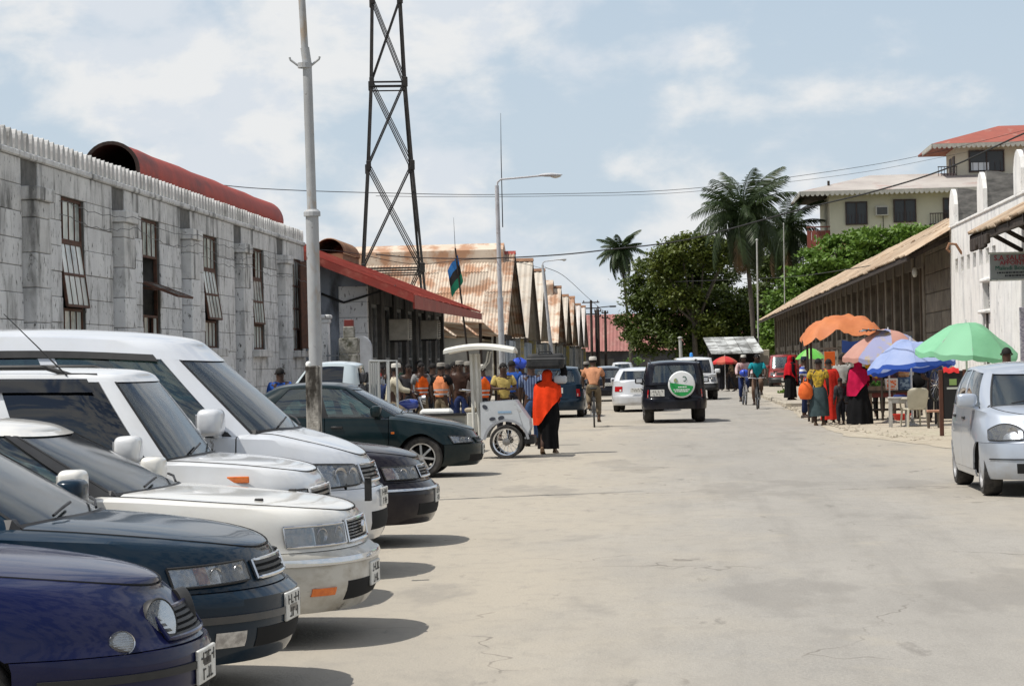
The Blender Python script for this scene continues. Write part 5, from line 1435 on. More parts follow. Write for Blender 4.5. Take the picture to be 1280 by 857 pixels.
class Car:
 D = dict(L=4.5, W=1.7, H=1.4, zb=0.2, nx=7.0, ny=2.6, nxr=7.0, nyr=3.0, qc=0.86,
    sh=[(0,0.66),(0.3,0.74),(1.1,0.86),(2.2,0.9),(3.6,0.93),(4.2,0.93),(4.5,0.9)],
    cr=[(0,0.0),(0.15,0.03),(0.5,0.07),(1.2,0.09),(2.0,0.03),(3.6,0.03),(4.2,0.04),(4.5,0.0)],
    nose=[(0.15,0.10),(0.25,0.03),(0.36,0.0),(0.5,0.0),(0.56,0.06),(0.7,0.12),(0.9,0.3)],
    tail=[(0.15,0.10),(0.3,0.0),(0.5,0.0),(0.56,0.04),(0.9,0.1),(1.1,0.14)],
    wz=[(0.15,0.92),(0.28,0.975),(0.6,1.0),(0.8,0.985),(0.95,0.955),(1.2,0.94)],
    cowl=1.15, wtop=1.95, rrear=3.3, rbase=3.85, wb=0.985, wt=0.74, rcrown=0.05, rarc=0.05, nxg=9.0, nyg=2.3, nxt=7.0, nyt=2.4,
    wheels=(0.82, 3.4), r=0.3, tw=0.19, rim='cap', arch=1.14, fb=(0.2,0.52), rb=(0.22,0.54),
    doors=[1.25, 2.25, 3.15], winend=0.8, hoodv=0.9, glass='glass', sideglass=None, bumper=None, rails=False,
    mould=None, plate=True, fromrear=False, wiper=True, mirrorc=None, trunk=True, seats=True, fogs=None, handle=True,
    hoodp=4.0, msize=1.0, uA=(1.962, 2.075), pillarm=None, whi=0.93, tilt=0.0)
 def __init__(s, name, label, cat, loc, yaw, paintm, group=None, **kw):
  for k, v in {**Car.D, **kw}.items(): setattr(s, k, v)
  s.paint = paintm
  s.root = thing(name, label, cat, loc, yaw, group)
  s.hl = s.L/2
  z0 = 0.5
  s.a0 = s.L/2 - (ease(s.nose, z0)+ease(s.tail, z0))/2
  s.xm0 = (ease(s.tail, z0)-ease(s.nose, z0))/2
  s.pc = (1-s.qc**s.ny)**(1/s.nx)
  s.pcr = (1-s.qc**s.nyr)**(1/s.nxr)
  s.build()
 # --- body surface
 def x(s, dn): return s.hl - dn
 def zs(s, x): return ease(s.sh, s.hl - x)
 def crown(s, x): return ease(s.cr, s.hl - x)
 def ux(s, x):
  p = (x - s.xm0)/s.a0
  return 1 + (p + s.pcr)/(s.pc + s.pcr)
 def ud(s, dn): return s.ux(s.x(dn))
 def uq(s, q): return 3 - q/s.qc
 def uqr(s, q): return q/s.qc
 def plan(s, u, z):
  b = s.W/2*ease(s.wz, z)
  xf = s.hl - ease(s.nose, z); xr = -s.hl + ease(s.tail, z)
  a, xm = (xf-xr)/2, (xf+xr)/2
  if u >= 2:
   q = s.qc*(3-u)
   return xm + a*max(0.0, 1-q**s.ny)**(1/s.nx), q*b
  if u <= 1:
   q = s.qc*u
   return xm - a*max(0.0, 1-q**s.nyr)**(1/s.nxr), q*b
  p = -s.pcr + (u-1)*(s.pc+s.pcr)
  lim = s.pc if p > 0 else s.pcr
  k = min(1.0, max(0.0, (abs(p)/lim-0.72)/0.28)); k = k*k*(3-2*k)
  xx = (s.xm0+s.a0*p)*(1-k) + (xm+a*p)*k
  t = min(1.0, abs(xx-xm)/a)
  if xx > xm: return xx, b*max(0.0, 1-t**s.nx)**(1/s.ny)
  return xx, b*max(0.0, 1-t**s.nxr)**(1/s.nyr)
 def S(s, u, z, off=0.0, side=1):
  x, y = s.plan(u, z)
  if off:
   e = 0.004
   xa, ya = s.plan(max(0.0, u-e), z); xb, yb = s.plan(min(3.0, u+e), z)
   tx, ty = xb-xa, yb-ya
   l = math.hypot(tx, ty) or 1
   nx_, ny_ = -ty/l, tx/l                     # u runs rear centre -> left side -> front centre
   x += nx_*off; y += ny_*off
  return Vector((x, y*side, z))
 def ztop(s, u):
  c = s.__dict__.setdefault('_zt', {})
  if u in c: return c[u]
  z = 0.8
  for _ in range(3): z = s.zs(s.plan(u, z)[0])
  c[u] = z
  return z
 def C(s, u, v, dz=0.0):
  z = s.ztop(u)
  x, y = s.plan(u, z)
  return Vector((x, y*v, z + s.crown(x)*(1-abs(v)**s.hoodp) + dz))
 def capz(s, x, y):
  u = min(2.97, max(0.03, s.ux(x)))
  z = s.zs(x); yy = max(0.05, s.plan(u, z)[1])
  return z + s.crown(x)*(1-min(1, abs(y)/yy)**s.hoodp)
 def cols(s, us, side):
  if side == 0: return [(u, 1) for u in us] + [(u, -1) for u in reversed(us) if u < 2.9999]
  return [(u, side) for u in us]
 def colsr(s, us):
  return [(u, 1) for u in reversed(us)] + [(u, -1) for u in us if u > 1e-4]
 def slab(s, rows_out, rows_in, name, m, parent, smooth=40):
  """closed slab from two equal grids of points"""
  mb = MB()
  h, w = len(rows_out), len(rows_out[0])
  mb.grid(rows_out); mb.grid(rows_in)
  o = h*w
  bord = [(0, j) for j in range(w)] + [(i, w-1) for i in range(1, h)] + [(h-1, j) for j in range(w-2, -1, -1)] + [(i, 0) for i in range(h-2, 0, -1)]
  for k in range(len(bord)):
   a = bord[k][0]*w+bord[k][1]; b = bord[(k+1) % len(bord)]; b = b[0]*w+b[1]
   mb.f.append((a, b, b+o, a+o)); mb.mi.append(0)
  return mb.build(name, m, parent, smooth)
 def patch(s, name, us, z0, z1, nz, m, off=0.0, thick=0.02, side=1, parent=None, rear=False, smooth=40):
  f0 = z0 if callable(z0) else (lambda u: z0)
  f1 = z1 if callable(z1) else (lambda u: z1)
  cs = s.colsr(us) if rear else s.cols(us, side)
  def grid(o): return [[s.S(u, f0(u)+(f1(u)-f0(u))*k/(nz-1), o, sd) for k in range(nz)] for (u, sd) in cs]
  return s.slab(grid(off), grid(off-thick), name, m, parent or s.root, smooth)
 # --- greenhouse
 def gplan(s, u, h):
  c = s.__dict__.setdefault('_gp', {})
  if (u, h) not in c: c[(u, h)] = s.gplan0(u, h)
  return c[(u, h)].copy()
 def gplan0(s, u, h):
  xb0, xb1 = s.x(s.rbase), s.x(s.cowl)
  xt0, xt1 = s.x(s.rrear), s.x(s.wtop)
  def sup(x0, x1, b, nx, ny):
   a, xm = (x1-x0)/2, (x0+x1)/2
   pc = (1-s.qc**ny)**(1/nx)
   if u >= 2: q = s.qc*(3-u); return xm+a*(1-q**ny)**(1/nx), q*b
   if u <= 1: q = s.qc*u; return xm-a*(1-q**ny)**(1/nx), q*b
   p = -pc+(u-1)*2*pc
   return xm+a*p, b*(1-abs(p)**nx)**(1/ny)
  bx, by = sup(xb0, xb1, s.W/2*ease(s.wz, s.zs(0))*s.wb, s.nxg, s.nyg)
  bz = s.capz(bx, by) - 0.006
  tx, ty = sup(xt0, xt1, s.W/2*s.wt, s.nxt, s.nyt)
  xm, a = (xt0+xt1)/2, (xt1-xt0)/2
  tz = s.H - s.rcrown - s.rarc*((tx-xm)/a)**2 - s.tilt*(tx-xm)
  bul = 0.035*math.sin(PI*min(1, max(0, h)))
  x = bx+(tx-bx)*h; y = by+(ty-by)*h
  k = min(1.0, abs(by)/(s.W/2))
  y += bul*k*(1 if 1 <= u <= 2 else 0.6)
  if u > 2: x += bul*0.5*(1-k)
  return Vector((x, y, bz+(tz-bz)*h))
 def GH(s, u, h, off=0.0, side=1):
  p = s.gplan(u, h)
  if off:
   e = 0.01
   du = s.gplan(min(3, u+e), h)-s.gplan(max(0, u-e), h)
   dh = s.gplan(u, h+e)-s.gplan(u, h-e)
   n = dh.cross(du)
   n = n.normalized() if n.length > 1e-9 else Vector((0,0,1))
   if n.dot(Vector((p.x-(s.x(s.cowl)+s.x(s.rbase))/2*0.999, p.y, 0.3))) < 0: n = -n
   p = p + n*off
  return Vector((p.x, p.y*side, p.z))
 def gu(s, dn):
  """greenhouse side parameter of a belt-line position"""
  xb0, xb1 = s.x(s.rbase), s.x(s.cowl)
  a, xm = (xb1-xb0)/2, (xb0+xb1)/2
  pc = (1-s.qc**s.nyg)**(1/s.nxg)
  return 1+((s.x(dn)-xm)/a+pc)/(2*pc)
 def gpatch(s, name, us, h0, h1, nh, m, off=0.0, thick=0.015, side=1, parent=None, mode='side', smooth=40):
  f0 = h0 if callable(h0) else (lambda u: h0)
  f1 = h1 if callable(h1) else (lambda u: h1)
  cs = s.colsr(us) if mode == 'rear' else s.cols(us, 0 if mode == 'front' else side)
  def grid(o): return [[s.GH(u, f0(u)+(f1(u)-f0(u))*k/(nh-1), o, sd) for k in range(nh)] for (u, sd) in cs]
  return s.slab(grid(off), grid(off-thick), name, m, parent or s.root, smooth)
 def zlow(s, x, front_b, rear_b):
  for wd in s.wheels:
   xw = s.x(wd); Ra = s.r*s.arch
   if abs(x-xw) < Ra: return max(s.zb, s.r + math.sqrt(max(0, Ra*Ra-(x-xw)**2)))
  if x > s.x(s.wheels[0]): return front_b
  if x < s.x(s.wheels[1]): return rear_b
  return s.zb
 def build(s):
  rt, pm = s.root, s.paint
  bump = s.bumper or pm
  Ra = s.r*s.arch
  xwf, xwr = s.x(s.wheels[0]), s.x(s.wheels[1])
  kk = math.sqrt(max(0, Ra*Ra-(s.r-s.zb)**2))        # arch half width at sill height
  kf = math.sqrt(max(0.0, Ra*Ra-max(0, s.fb[1]-0.0-s.r)**2))
  kr = math.sqrt(max(0.0, Ra*Ra-max(0, s.rb[1]-s.r)**2))
  d0, dl = s.doors[0], s.doors[-1]
  g = 0.005
  # front wings and nose panel: one wrap-around shell
  xs = lin(s.x(d0)-0+g, xwf-kk-0.002, 5)
  xs += [xwf-kk*math.cos(PI*i/20) for i in range(0, 21) if xwf-kk*math.cos(PI*i/20) < xwf+kf-0.003]
  xs += [xwf+kf-0.002, xwf+kf+0.004]
  ue = s.ux(xs[-1])
  xs = [x for x in xs if s.ux(x) < 1.99]
  us = [s.ux(x) for x in xs]
  tail_us = [u for u in lin(min(ue, 1.98), 3.0, 26)[1:]]
  us += tail_us
  def lo(u):
   x = s.plan(u, 0.5)[0]
   if u > ue-1e-4: return s.fb[1]+0.004
   return s.zlow(x, s.fb[1]+0.004, s.rb[1]+0.004)
  nz = 9
  def shell(cs, lo, hv):
   out, inn = [], []
   for (u, sd) in cs:
    zt = s.ztop(u); z0 = min(lo(u), zt-0.02)
    r1 = [s.S(u, z0+(zt-z0)*k/(nz-1), 0, sd) for k in range(nz)]
    r2 = [s.S(u, z0+(zt-z0)*k/(nz-1), -0.02, sd) for k in range(nz)]
    for v in (1-(1-hv)*0.35, 1-(1-hv)*0.7, hv):
     c = s.C(u, v); c.y *= sd
     r1.append(c); c2 = c.copy(); c2.z -= 0.02; r2.append(c2)
    out.append(r1); inn.append(r2)
   return out, inn
  o, i = shell(s.cols(us, 0), lo, s.hoodv)
  s.front = s.slab(o, i, 'front_wings', pm, rt, 50)
  # rear quarters and tail
  xs = [xwr-kr-0.004, xwr-kr+0.002] + [xwr-kk*math.cos(PI*i/20) for i in range(0, 21) if xwr-kk*math.cos(PI*i/20) > xwr-kr+0.003]
  xs += lin(xwr+kk+0.002, max(s.x(dl)-g, xwr+kk+0.01), 4)
  if s.x(dl)-g < xwr+kk: xs = [x for x in xs if x < s.x(dl)-g] + [s.x(dl)-g]
  ur = s.ux(xs[0])
  xs = [x for x in xs if s.ux(x) > 1.01]
  us = lin(0.0, max(ur, 1.02), 20)[:-1] + [s.ux(x) for x in xs]
  def lo2(u):
   x = s.plan(u, 0.5)[0]
   if u < ur+1e-4: return s.rb[1]+0.004
   return s.zlow(x, s.fb[1]+0.004, s.rb[1]+0.004)
  o, i = shell(s.colsr(us), lo2, s.hoodv)
  s.slab(o, i, 'rear_quarters', pm, rt, 50)
  # doors, sills
  for sd in (1, -1):
   for k in range(len(s.doors)-1):
    a, b = s.x(s.doors[k+1])+g, s.x(s.doors[k])-g
    xs = lin(a, b, 12)
    # the rear door gives way to the wheel arch
    us = [s.ux(x) for x in xs]
    zl = lambda u: max(s.zb+0.085, s.zlow(s.plan(u, 0.5)[0], 9, 9) + (0.004 if s.zlow(s.plan(u, 0.5)[0], 9, 9) > s.zb+0.01 else 0))
    cs = [(u, sd) for u in us]
    out, inn = [], []
    for (u, q) in cs:
     zt = s.ztop(u); z0 = min(zl(u), zt-0.05)
     r1 = [s.S(u, z0+(zt-z0)*j/8, 0, q) for j in range(9)]
     r2 = [s.S(u, z0+(zt-z0)*j/8, -0.02, q) for j in range(9)]
     c = s.C(u, 0.955); c.y *= q; r1.append(c); c2 = c.copy(); c2.z -= 0.02; r2.append(c2)
     out.append(r1); inn.append(r2)
    dr = s.slab(out, inn, 'door', pm, rt, 50)
    if s.handle:
     hx = a+0.17; hz = s.ztop(s.ux(hx))-0.13
     p = s.S(s.ux(hx), hz, 0.0, sd)
     MB().bbox(p.x-0.085, p.x+0.085, p.y-0.012*1, p.y+0.022 if sd > 0 else p.y+0.012, p.z-0.016, p.z+0.016, 0.006).build('handle', s.handlem if hasattr(s, 'handlem') else MT['black'], dr, 40) if sd > 0 else \
     MB().bbox(p.x-0.085, p.x+0.085, p.y-0.022, p.y+0.012, p.z-0.016, p.z+0.016, 0.006).build('handle', s.handlem if hasattr(s, 'handlem') else MT['black'], dr, 40)
    if s.mould:
     zm, hm, mm = s.mould
     s.patch('side_moulding', us, zm, zm+hm, 3, mm, 0.012, 0.014, sd, dr)
   s.patch('sill', [s.ux(x) for x in lin(xwr+kk+0.01, xwf-kk-0.01, 10)], s.zb, s.zb+0.08, 3, pm, -0.006, 0.02, sd)
  # inner tub so that gaps and wells are dark
  us = lin(0.0, 3.0, 40)
  def tl(u):
   x = s.plan(u, 0.5)[0]
   return s.zlow(x, s.fb[0]+0.06, s.rb[0]+0.06)+0.03
  cs = s.cols(us, 0)
  mb = MB()
  mb.grid([[s.S(u, tl(u)+(max(tl(u)+0.03, s.ztop(u)-0.07)-tl(u))*k/3, -0.05, sd) for k in range(4)] for (u, sd) in cs])
  zf = max(s.zb+0.06, 0.3)
  xa, xb = s.x(s.wheels[1])+Ra, s.x(s.wheels[0])-Ra
  mb.box(xa, xb, -s.W/2+0.1, s.W/2-0.1, zf-0.05, zf)
  mb.box(s.x(s.L-0.25), s.x(s.wheels[1])+Ra, -s.W/2+0.28, s.W/2-0.28, zf-0.02, s.zs(0)-0.24)
  mb.box(s.x(s.wheels[0])-Ra-0.05, s.x(0.3), -s.W/2+0.28, s.W/2-0.28, zf-0.02, max(zf+0.05, s.zs(s.x(0.3))-0.1))
  for xw in (xwf, xwr):
   for sd in (1, -1):
    rows = []
    for k in range(13):
     a = PI*k/12
     p = Vector((xw+math.cos(a)*(Ra+0.012), 0, s.r+math.sin(a)*(Ra+0.012)))
     rows.append([Vector((p.x, sd*(s.plan(s.ux(p.x), 0.6)[1]-0.03), p.z)), Vector((p.x, sd*(s.W/2-0.3), p.z))])
    mb.grid(rows)
    mb.box(xw-Ra, xw+Ra, min(sd*(s.W/2-0.3), sd*(s.W/2-0.31)), max(sd*(s.W/2-0.3), sd*(s.W/2-0.31)), zf, s.r+Ra+0.02)
  mb.build('underbody', MT['dark'], rt)
  # bumpers
  s.fbump = s.patch('bumper', [u for u in [s.ux(xwf+kf+0.012)] + lin(max(s.ux(xwf+kf+0.012)+0.02, 1.9), 3.0, 24)], s.fb[0], s.fb[1], 10, bump, 0.012, 0.05, 0)
  s.rbump = s.patch('bumper', lin(0.0, 1.1, 18)[:-1] + [s.ux(xwr-kr-0.012)] if s.ux(xwr-kr-0.012) > 1.05 else lin(0.0, s.ux(xwr-kr-0.012), 18), s.rb[0], s.rb[1], 8, bump, 0.012, 0.05, 0, rear=True)
  # bonnet and boot lid
  hv = s.hoodv-0.014
  us = lin(s.ud(s.cowl+0.12), 2.0, 14)[:-1] + lin(2.0, 2.97, 12)
  vs = lin(-hv, hv, 21)
  s.slab([[s.C(u, v, 0.0) for v in vs] for u in us], [[s.C(u, v, -0.02) for v in vs] for u in us], 'bonnet', pm, rt, 50)
  for sd in (1, -1):
   pts = [s.C(u, sd*(s.hoodv-0.007), -0.001) for u in us]
   MB().tube(pts, 0.006, 5).build('bonnet_seam', MT['dark'], rt)  # dark tube laid in the shut gap to stand for its shade
  if s.trunk:
   us = lin(0.03, 1.0, 8)[:-1] + lin(1.0, max(1.04, s.ud(s.rbase-0.1)), 8)
   s.slab([[s.C(u, v, 0.0) for v in vs] for u in us], [[s.C(u, v, -0.02) for v in vs] for u in us], 'boot_lid', pm, rt, 50)
  # greenhouse: roof with its edge band, pillars
  mb = MB()
  us = lin(0, 3, 49)
  band = s.whi
  cs = s.cols(us, 0)
  out = [[s.GH(u, h, 0, sd) for h in (band, (band+1)/2, 1.0)] for (u, sd) in cs]
  b = s.W/2*s.wt
  rows = []
  for u in us:
   t = s.gplan(u, 1.0)
   k = min(1, t.y/b)
   rows.append([Vector((t.x, t.y*v, t.z + s.rcrown*k*(1-abs(v)**2.3))) for v in lin(-1, 1, 15)])
  mb.grid(out); mb.grid(rows)
  mb.grid([[Vector((p.x*0.985, p.y*0.97, p.z-0.035)) for p in r] for r in rows])
  me = mb.mesh('roof', pm)
  bm = bmesh.new(); bm.from_mesh(me); bmesh.ops.remove_doubles(bm, verts=bm.verts, dist=0.0008)
  bmesh.ops.recalc_face_normals(bm, faces=bm.faces); bm.to_mesh(me); bm.free()
  me.polygons.foreach_set('use_smooth', [True]*len(me.polygons)); me.set_sharp_from_angle(angle=R(50))
  s.roof = ob('roof', me, rt)
  wl = 0.05
  s.uA0, s.uA1 = s.uA                 # pillar between side window and windscreen
  s.uC0, s.uC1 = 0.86, s.gu(dl + s.winend*0 + 0.02) if s.trunk else 1.10
  for sd in (1, -1):
   s.gpatch('pillar', lin(s.uA0, s.uA1, 6), 0, band+0.01, 8, s.pillarm or pm, 0, 0.03, sd)
   if s.uC1 > s.uC0+0.05:
    s.gpatch('pillar', lin(s.uC0, s.uC1, 8), 0, band+0.01, 8, pm, 0, 0.03, sd)
  # glass
  gl = MT[s.glass]; sg = MT[s.sideglass or s.glass]
  s.ws = s.gpatch('windscreen', lin(s.uA1-0.01, 3.0, 14), 0.02, band+0.02, 8, MT['screen'] if s.glass == 'glass' else gl, -0.008, 0.006, mode='front')
  s.gpatch('windscreen_trim', lin(s.uA1-0.005, 3.0, 14), -0.01, 0.03, 3, MT['black'], 0.004, 0.02, mode='front', parent=s.ws)
  for sd in (1, -1):
   s.gpatch('screen_seal', [s.uA1-0.012, s.uA1+0.012], 0.01, band, 8, MT['black'], 0.003, 0.015, sd, parent=s.ws)
  s.rw = s.gpatch('rear_window', lin(0.0, s.uC0+0.01, 12), 0.1 if not s.trunk else 0.03, band+0.02, 8, sg, -0.008, 0.006, mode='rear')
  if not s.trunk:
   s.gpatch('tailgate_panel', lin(0.0, s.uC0+0.012, 12), 0.0, 0.11, 3, pm, 0, 0.02, mode='rear')
  if s.trunk: bounds = s.doors
  else: bounds = s.doors + [s.rbase-0.3]
  for sd in (1, -1):
   edges = [s.uA0] + [s.gu(dn) for dn in bounds[1:-1]] + [s.uC1]
   for k in range(len(edges)-1):
    hi, lo_ = edges[k], edges[k+1]
    a = lo_ + (0.028 if k < len(edges)-2 else 0.006); b_ = hi - (0.028 if k > 0 else 0.006)
    if b_-a < 0.02: continue
    w = s.gpatch('window', lin(a-0.008, b_+0.008, 8), 0.01, band+0.01, 6, sg, -0.01, 0.005, sd)
    s.gpatch('window_seal', lin(a-0.008, b_+0.008, 8), -0.02, wl, 3, MT['black'], 0.003, 0.016, sd, parent=w)
    if k < len(edges)-2:
     s.gpatch('pillar', lin(lo_-0.022, lo_+0.022, 4), 0, band+0.005, 6, MT['black'] if s.trunk else pm, -0.003, 0.02, sd)
  # wheels
  tm, rm, dm = wheel_meshes(s.r, s.tw, s.rim)
  for xw in (xwf, xwr):
   for sd in (1, -1):
    w = bpy.data.objects.new('wheel', None); col.objects.link(w)
    w.parent = rt; w.empty_display_size = 0.1
    w.location = (xw, sd*(s.plan(s.ux(xw), 0.45)[1]-s.tw/2-0.045), s.r)
    w.rotation_euler = (0, rnd.uniform(0, 6), 0 if sd > 0 else PI)
    for nme, me in (('tyre', tm), ('rim', rm), ('brake_disc', dm)): ob(nme, me, w)
  # seats, dashboard, steering wheel
  zfl = zf
  if s.seats:
   bz = s.zs(0)
   sx = s.x(s.cowl+1.25)
   for y in (0.36, -0.36):
    mb = MB()
    mb.bbox(sx-0.1, sx+0.42, y-0.25, y+0.25, zfl, zfl+0.26, 0.05)
    T = Matrix.Translation((sx-0.08, y, zfl+0.22)) @ Matrix.Rotation(R(-14), 4, 'Y')
    mb.bbox(-0.08, 0.08, -0.24, 0.24, 0, s.H*0.40, 0.05, T=T)
    mb.bbox(-0.05, 0.06, -0.13, 0.13, s.H*0.42, s.H*0.42+0.19, 0.03, T=T)
    mb.build('seat', MT['seat'], rt)
   mb = MB(); rx = min(sx-0.85, s.x(s.rbase)+0.75); rx = max(rx, s.x(s.rbase)+0.5)
   mb.bbox(rx-0.1, rx+0.42, -0.6, 0.6, zfl, zfl+0.24, 0.05)
   T = Matrix.Translation((rx-0.08, 0, zfl+0.2)) @ Matrix.Rotation(R(-16), 4, 'Y')
   mb.bbox(-0.08, 0.08, -0.6, 0.6, 0, s.H*0.36, 0.05, T=T)
   mb.build('seat', MT['seat'], rt)
   MB().bbox(s.x(s.cowl+0.75), s.x(s.cowl+0.12), -s.W*0.42, s.W*0.42, zfl, bz+0.03, 0.06).build('dashboard', MT['black'], rt)
   T = Matrix.Translation((sx+0.52, -0.36, bz+0.05)) @ Matrix.Rotation(R(62), 4, 'Y')
   mb = MB().lathe([(0.17,-0.014),(0.19,0),(0.17,0.014),(0.155,0)], 20, T, closed=True)
   mb.box(-0.16, 0.16, -0.02, 0.02, -0.01, 0.01, T=T)
   mb.build('steering_wheel', MT['black'], rt, 40)
   T = Matrix.Translation((s.x(s.wtop+0.12), 0, s.H-s.rcrown-0.12))
   MB().bbox(-0.01, 0.015, -0.11, 0.11, -0.03, 0.03, 0.008, T=T).build('rear_view_mirror', MT['black'], rt)
  # door mirrors
  for sd in (1, -1):
   b = s.GH(s.uA0-0.02, 0.02, 0, sd)
   mc = s.mirrorc or pm
   mb = MB()
   ms = s.msize
   T = Matrix.Translation((b.x-0.03, b.y+sd*0.12, b.z+0.04+0.05*ms))
   def se(a, e): return math.copysign(abs(a)**e, a)
   mb.grid([[T @ Vector((0.075*ms*se(math.cos(e_), 0.45)*se(math.cos(t), 0.5)*(1 if math.cos(t) < 0 else 1), 0.115*ms*se(math.cos(e_), 0.45)*se(math.sin(t), 0.5)*(1-0.12*max(0, math.cos(t))), 0.082*ms*se(math.sin(e_), 0.5)))
      for t in lin(0, 2*PI, 25)[:-1]] for e_ in lin(-PI/2+0.01, PI/2-0.01, 13)], closed=True)
   mb.tube([(b.x, b.y-sd*0.02, b.z-0.02), (b.x-0.02, b.y+sd*0.08, b.z+0.02)], [0.03, 0.022], 8)
   o = mb.build('door_mirror', mc, rt, 60)
   MB().bbox(b.x-0.03-0.079*ms, b.x-0.03-0.072*ms, b.y+sd*0.12-0.08*ms, b.y+sd*0.12+0.08*ms, b.z+0.04, b.z+0.04+0.1*ms, 0.003).build('mirror_glass', MT['chrome'], o)
  # wipers
  if s.wiper:
   for y in (-0.45, 0.15):
    a = s.GH(2.4 if y < 0 else 2.75, 0.03, 0.02, -1 if y < 0 else 1)
    b = s.GH(2.93 if y < 0 else 2.25, 0.13, 0.02, -1 if y < 0 else 1)
    MB().tube([a, (a+b)/2+Vector((0.01,0,0.01)), b], 0.008, 6).build('wiper', MT['black'], rt)
  if s.rails:
   for sd in (1, -1):
    pts = [s.GH(u, 1.0, 0.0, sd)+Vector((0, -sd*0.06, 0.05 if 1.2 < u < 1.9 else 0.0)) for u in lin(1.12, 1.97, 14)]
    MB().tube(pts, 0.018, 6).build('roof_rail', MT['black'], rt, 40)
 # --- fittings
 def headlight(s, q_in, dn_out, z0, z1, refl=2, amber=None, slant=0.0):
  for sd in (1, -1):
   u0, u1 = s.ud(dn_out), s.uq(q_in)
   us = lin(u0, u1, 12)
   f = lambda u: (u-u0)/(u1-u0)
   za = (lambda u: z0 + slant*f(u)) if not callable(z0) else (lambda u: z0(f(u)))
   zb = (lambda u: z1 - 0*f(u)) if not callable(z1) else (lambda u: z1(f(u)))
   h = s.patch('headlight', us, za, zb, 4, MT['reflector'], 0.003, 0.02, sd)
   s.patch('lens', us, za, zb, 5, MT['lens'], 0.02, 0.006, sd, h)
   # dark bezel
   mb = MB()
   path = [s.S(u, zb(u), 0.016, sd) for u in us] + [s.S(u, za(u), 0.016, sd) for u in reversed(us)]
   mb.tube(path+[path[0]], 0.007, 6, caps=False).build('bezel', s.bezel if hasattr(s, 'bezel') else MT['black'], h)
   for k in range(refl):
    u = u0+(u1-u0)*(k+1.2)/(refl+0.75)
    c = s.S(u, (za(u)+zb(u))/2, 0.008, sd)
    n = (s.S(u, c.z, 0.05, sd)-s.S(u, c.z, 0, sd)).normalized()
    rr = (zb(u)-za(u))*0.36
    T = Matrix.Translation(c) @ n.to_track_quat('Z', 'Y').to_matrix().to_4x4()
    MB().lathe([(rr*0.2,-0.004),(rr*0.6,0.0),(rr,0.011),(rr*1.04,0.007),(rr*0.9,-0.006)], 18, T).build('reflector', MT['reflector'], h, 40)
   if amber:
    ua, ub = u0+(u1-u0)*amber[0], u0+(u1-u0)*amber[1]
    s.patch('indicator', lin(ua, ub, 5), lambda u: za(u)+0.01, lambda u: zb(u)-0.01, 3, MT['amber'], 0.012, 0.01, sd, h)
 def tail_light(s, q_in, dn_out, z0, z1):
  for sd in (1, -1):
   us = lin(s.uqr(q_in), s.ud(dn_out), 10)
   h = s.patch('tail_light', us, z0, z1, 4, MT['redlens'], 0.012, 0.03, sd)
   s.patch('reversing_lens', us[1:4], z0+0.01, z0+(z1-z0)*0.4, 3, MT['plate'], 0.016, 0.01, sd, h)
 def grille(s, q, z0, z1, n=5, m=None, rim=True, back=None):
  m = m or MT['black']
  us = lin(s.uq(q), 3.0, 8)
  gobj = s.patch('grille', us, z0, z1, 4, back or MT['dark'], 0.004, 0.02, 0)
  for k in range(n):
   z = z0+(z1-z0)*(k+0.5)/n
   s.patch('grille_bar', us, z-(z1-z0)*0.26/n, z+(z1-z0)*0.26/n, 2, m, 0.018, 0.02, 0, gobj)
  if rim:
   cs = s.cols(us, 0)
   path = [s.S(u, z1, 0.016, sd) for (u, sd) in cs] + [s.S(u, z0, 0.016, sd) for (u, sd) in reversed(cs)]
   MB().tube(path+[path[0]], 0.01, 6, caps=False).build('grille_surround', MT['chrome'] if rim == 'chrome' else s.paint, gobj)
  return gobj
 def badge(s, z, r=0.035):
  c = s.S(3.0, z, 0.03)
  MB().lathe([(r*0.2,0),(r,0),(r,0.01),(r*0.8,0.016),(r*0.2,0.016)], 18, Matrix.Translation(c) @ Matrix.Rotation(R(90), 4, 'Y')).build('badge', MT['chrome'], s.root, 40)
 def nplate(s, z, rear=False, w=0.31, h=0.14, y=0.0):
  x = (-s.hl-0.03) if rear else s.hl+0.005
  if not rear:
   x = s.plan(3.0, z)[0]+0.014
  T = Matrix.Translation((x, y, z))
  o = MB().bbox(-0.008, 0.008, -w/2, w/2, -h/2, h/2, 0.004, T=T).build('number_plate', MT['plate'], s.root)
  e = 0.0105 if not rear else -0.0105
  rr = random.Random(len(s.root.name)+int(z*100))
  far = s.root.location.y > 30
  mb = MB()
  k2 = h/0.17
  for row, n in ((0.04, 4), (-0.04, 3)):
   for k in range(n):
    yy = (k-(n-1)/2)*w*0.21
    g = MB() if not far else mb
    st = rr.choice([-1, 1])
    zz = rr.choice([-0.022, 0.0, 0.022])*k2
    g.box(e-0.001, e+0.001, yy+st*0.016-0.004, yy+st*0.016+0.004, row*k2-0.028*k2, row*k2+0.028*k2, T=T)
    g.box(e-0.001, e+0.001, yy-0.022, yy+0.022, row*k2+zz-0.0035, row*k2+zz+0.0035, T=T)
    if not far: g.build('character', MT['ink'], o)
  if far: mb.build('characters', MT['ink'], o)['kind'] = 'stuff'
 def foglamp(s, q, z, w, h, parent=None, m=None):
  for sd in (1, -1):
   u = s.uq(q)
   f = s.patch('fog_lamp', lin(s.uq(q+w/2), s.uq(q-w/2), 5), z-h/2, z+h/2, 3, MT['reflector'], 0.018, 0.02, sd, s.fbump)
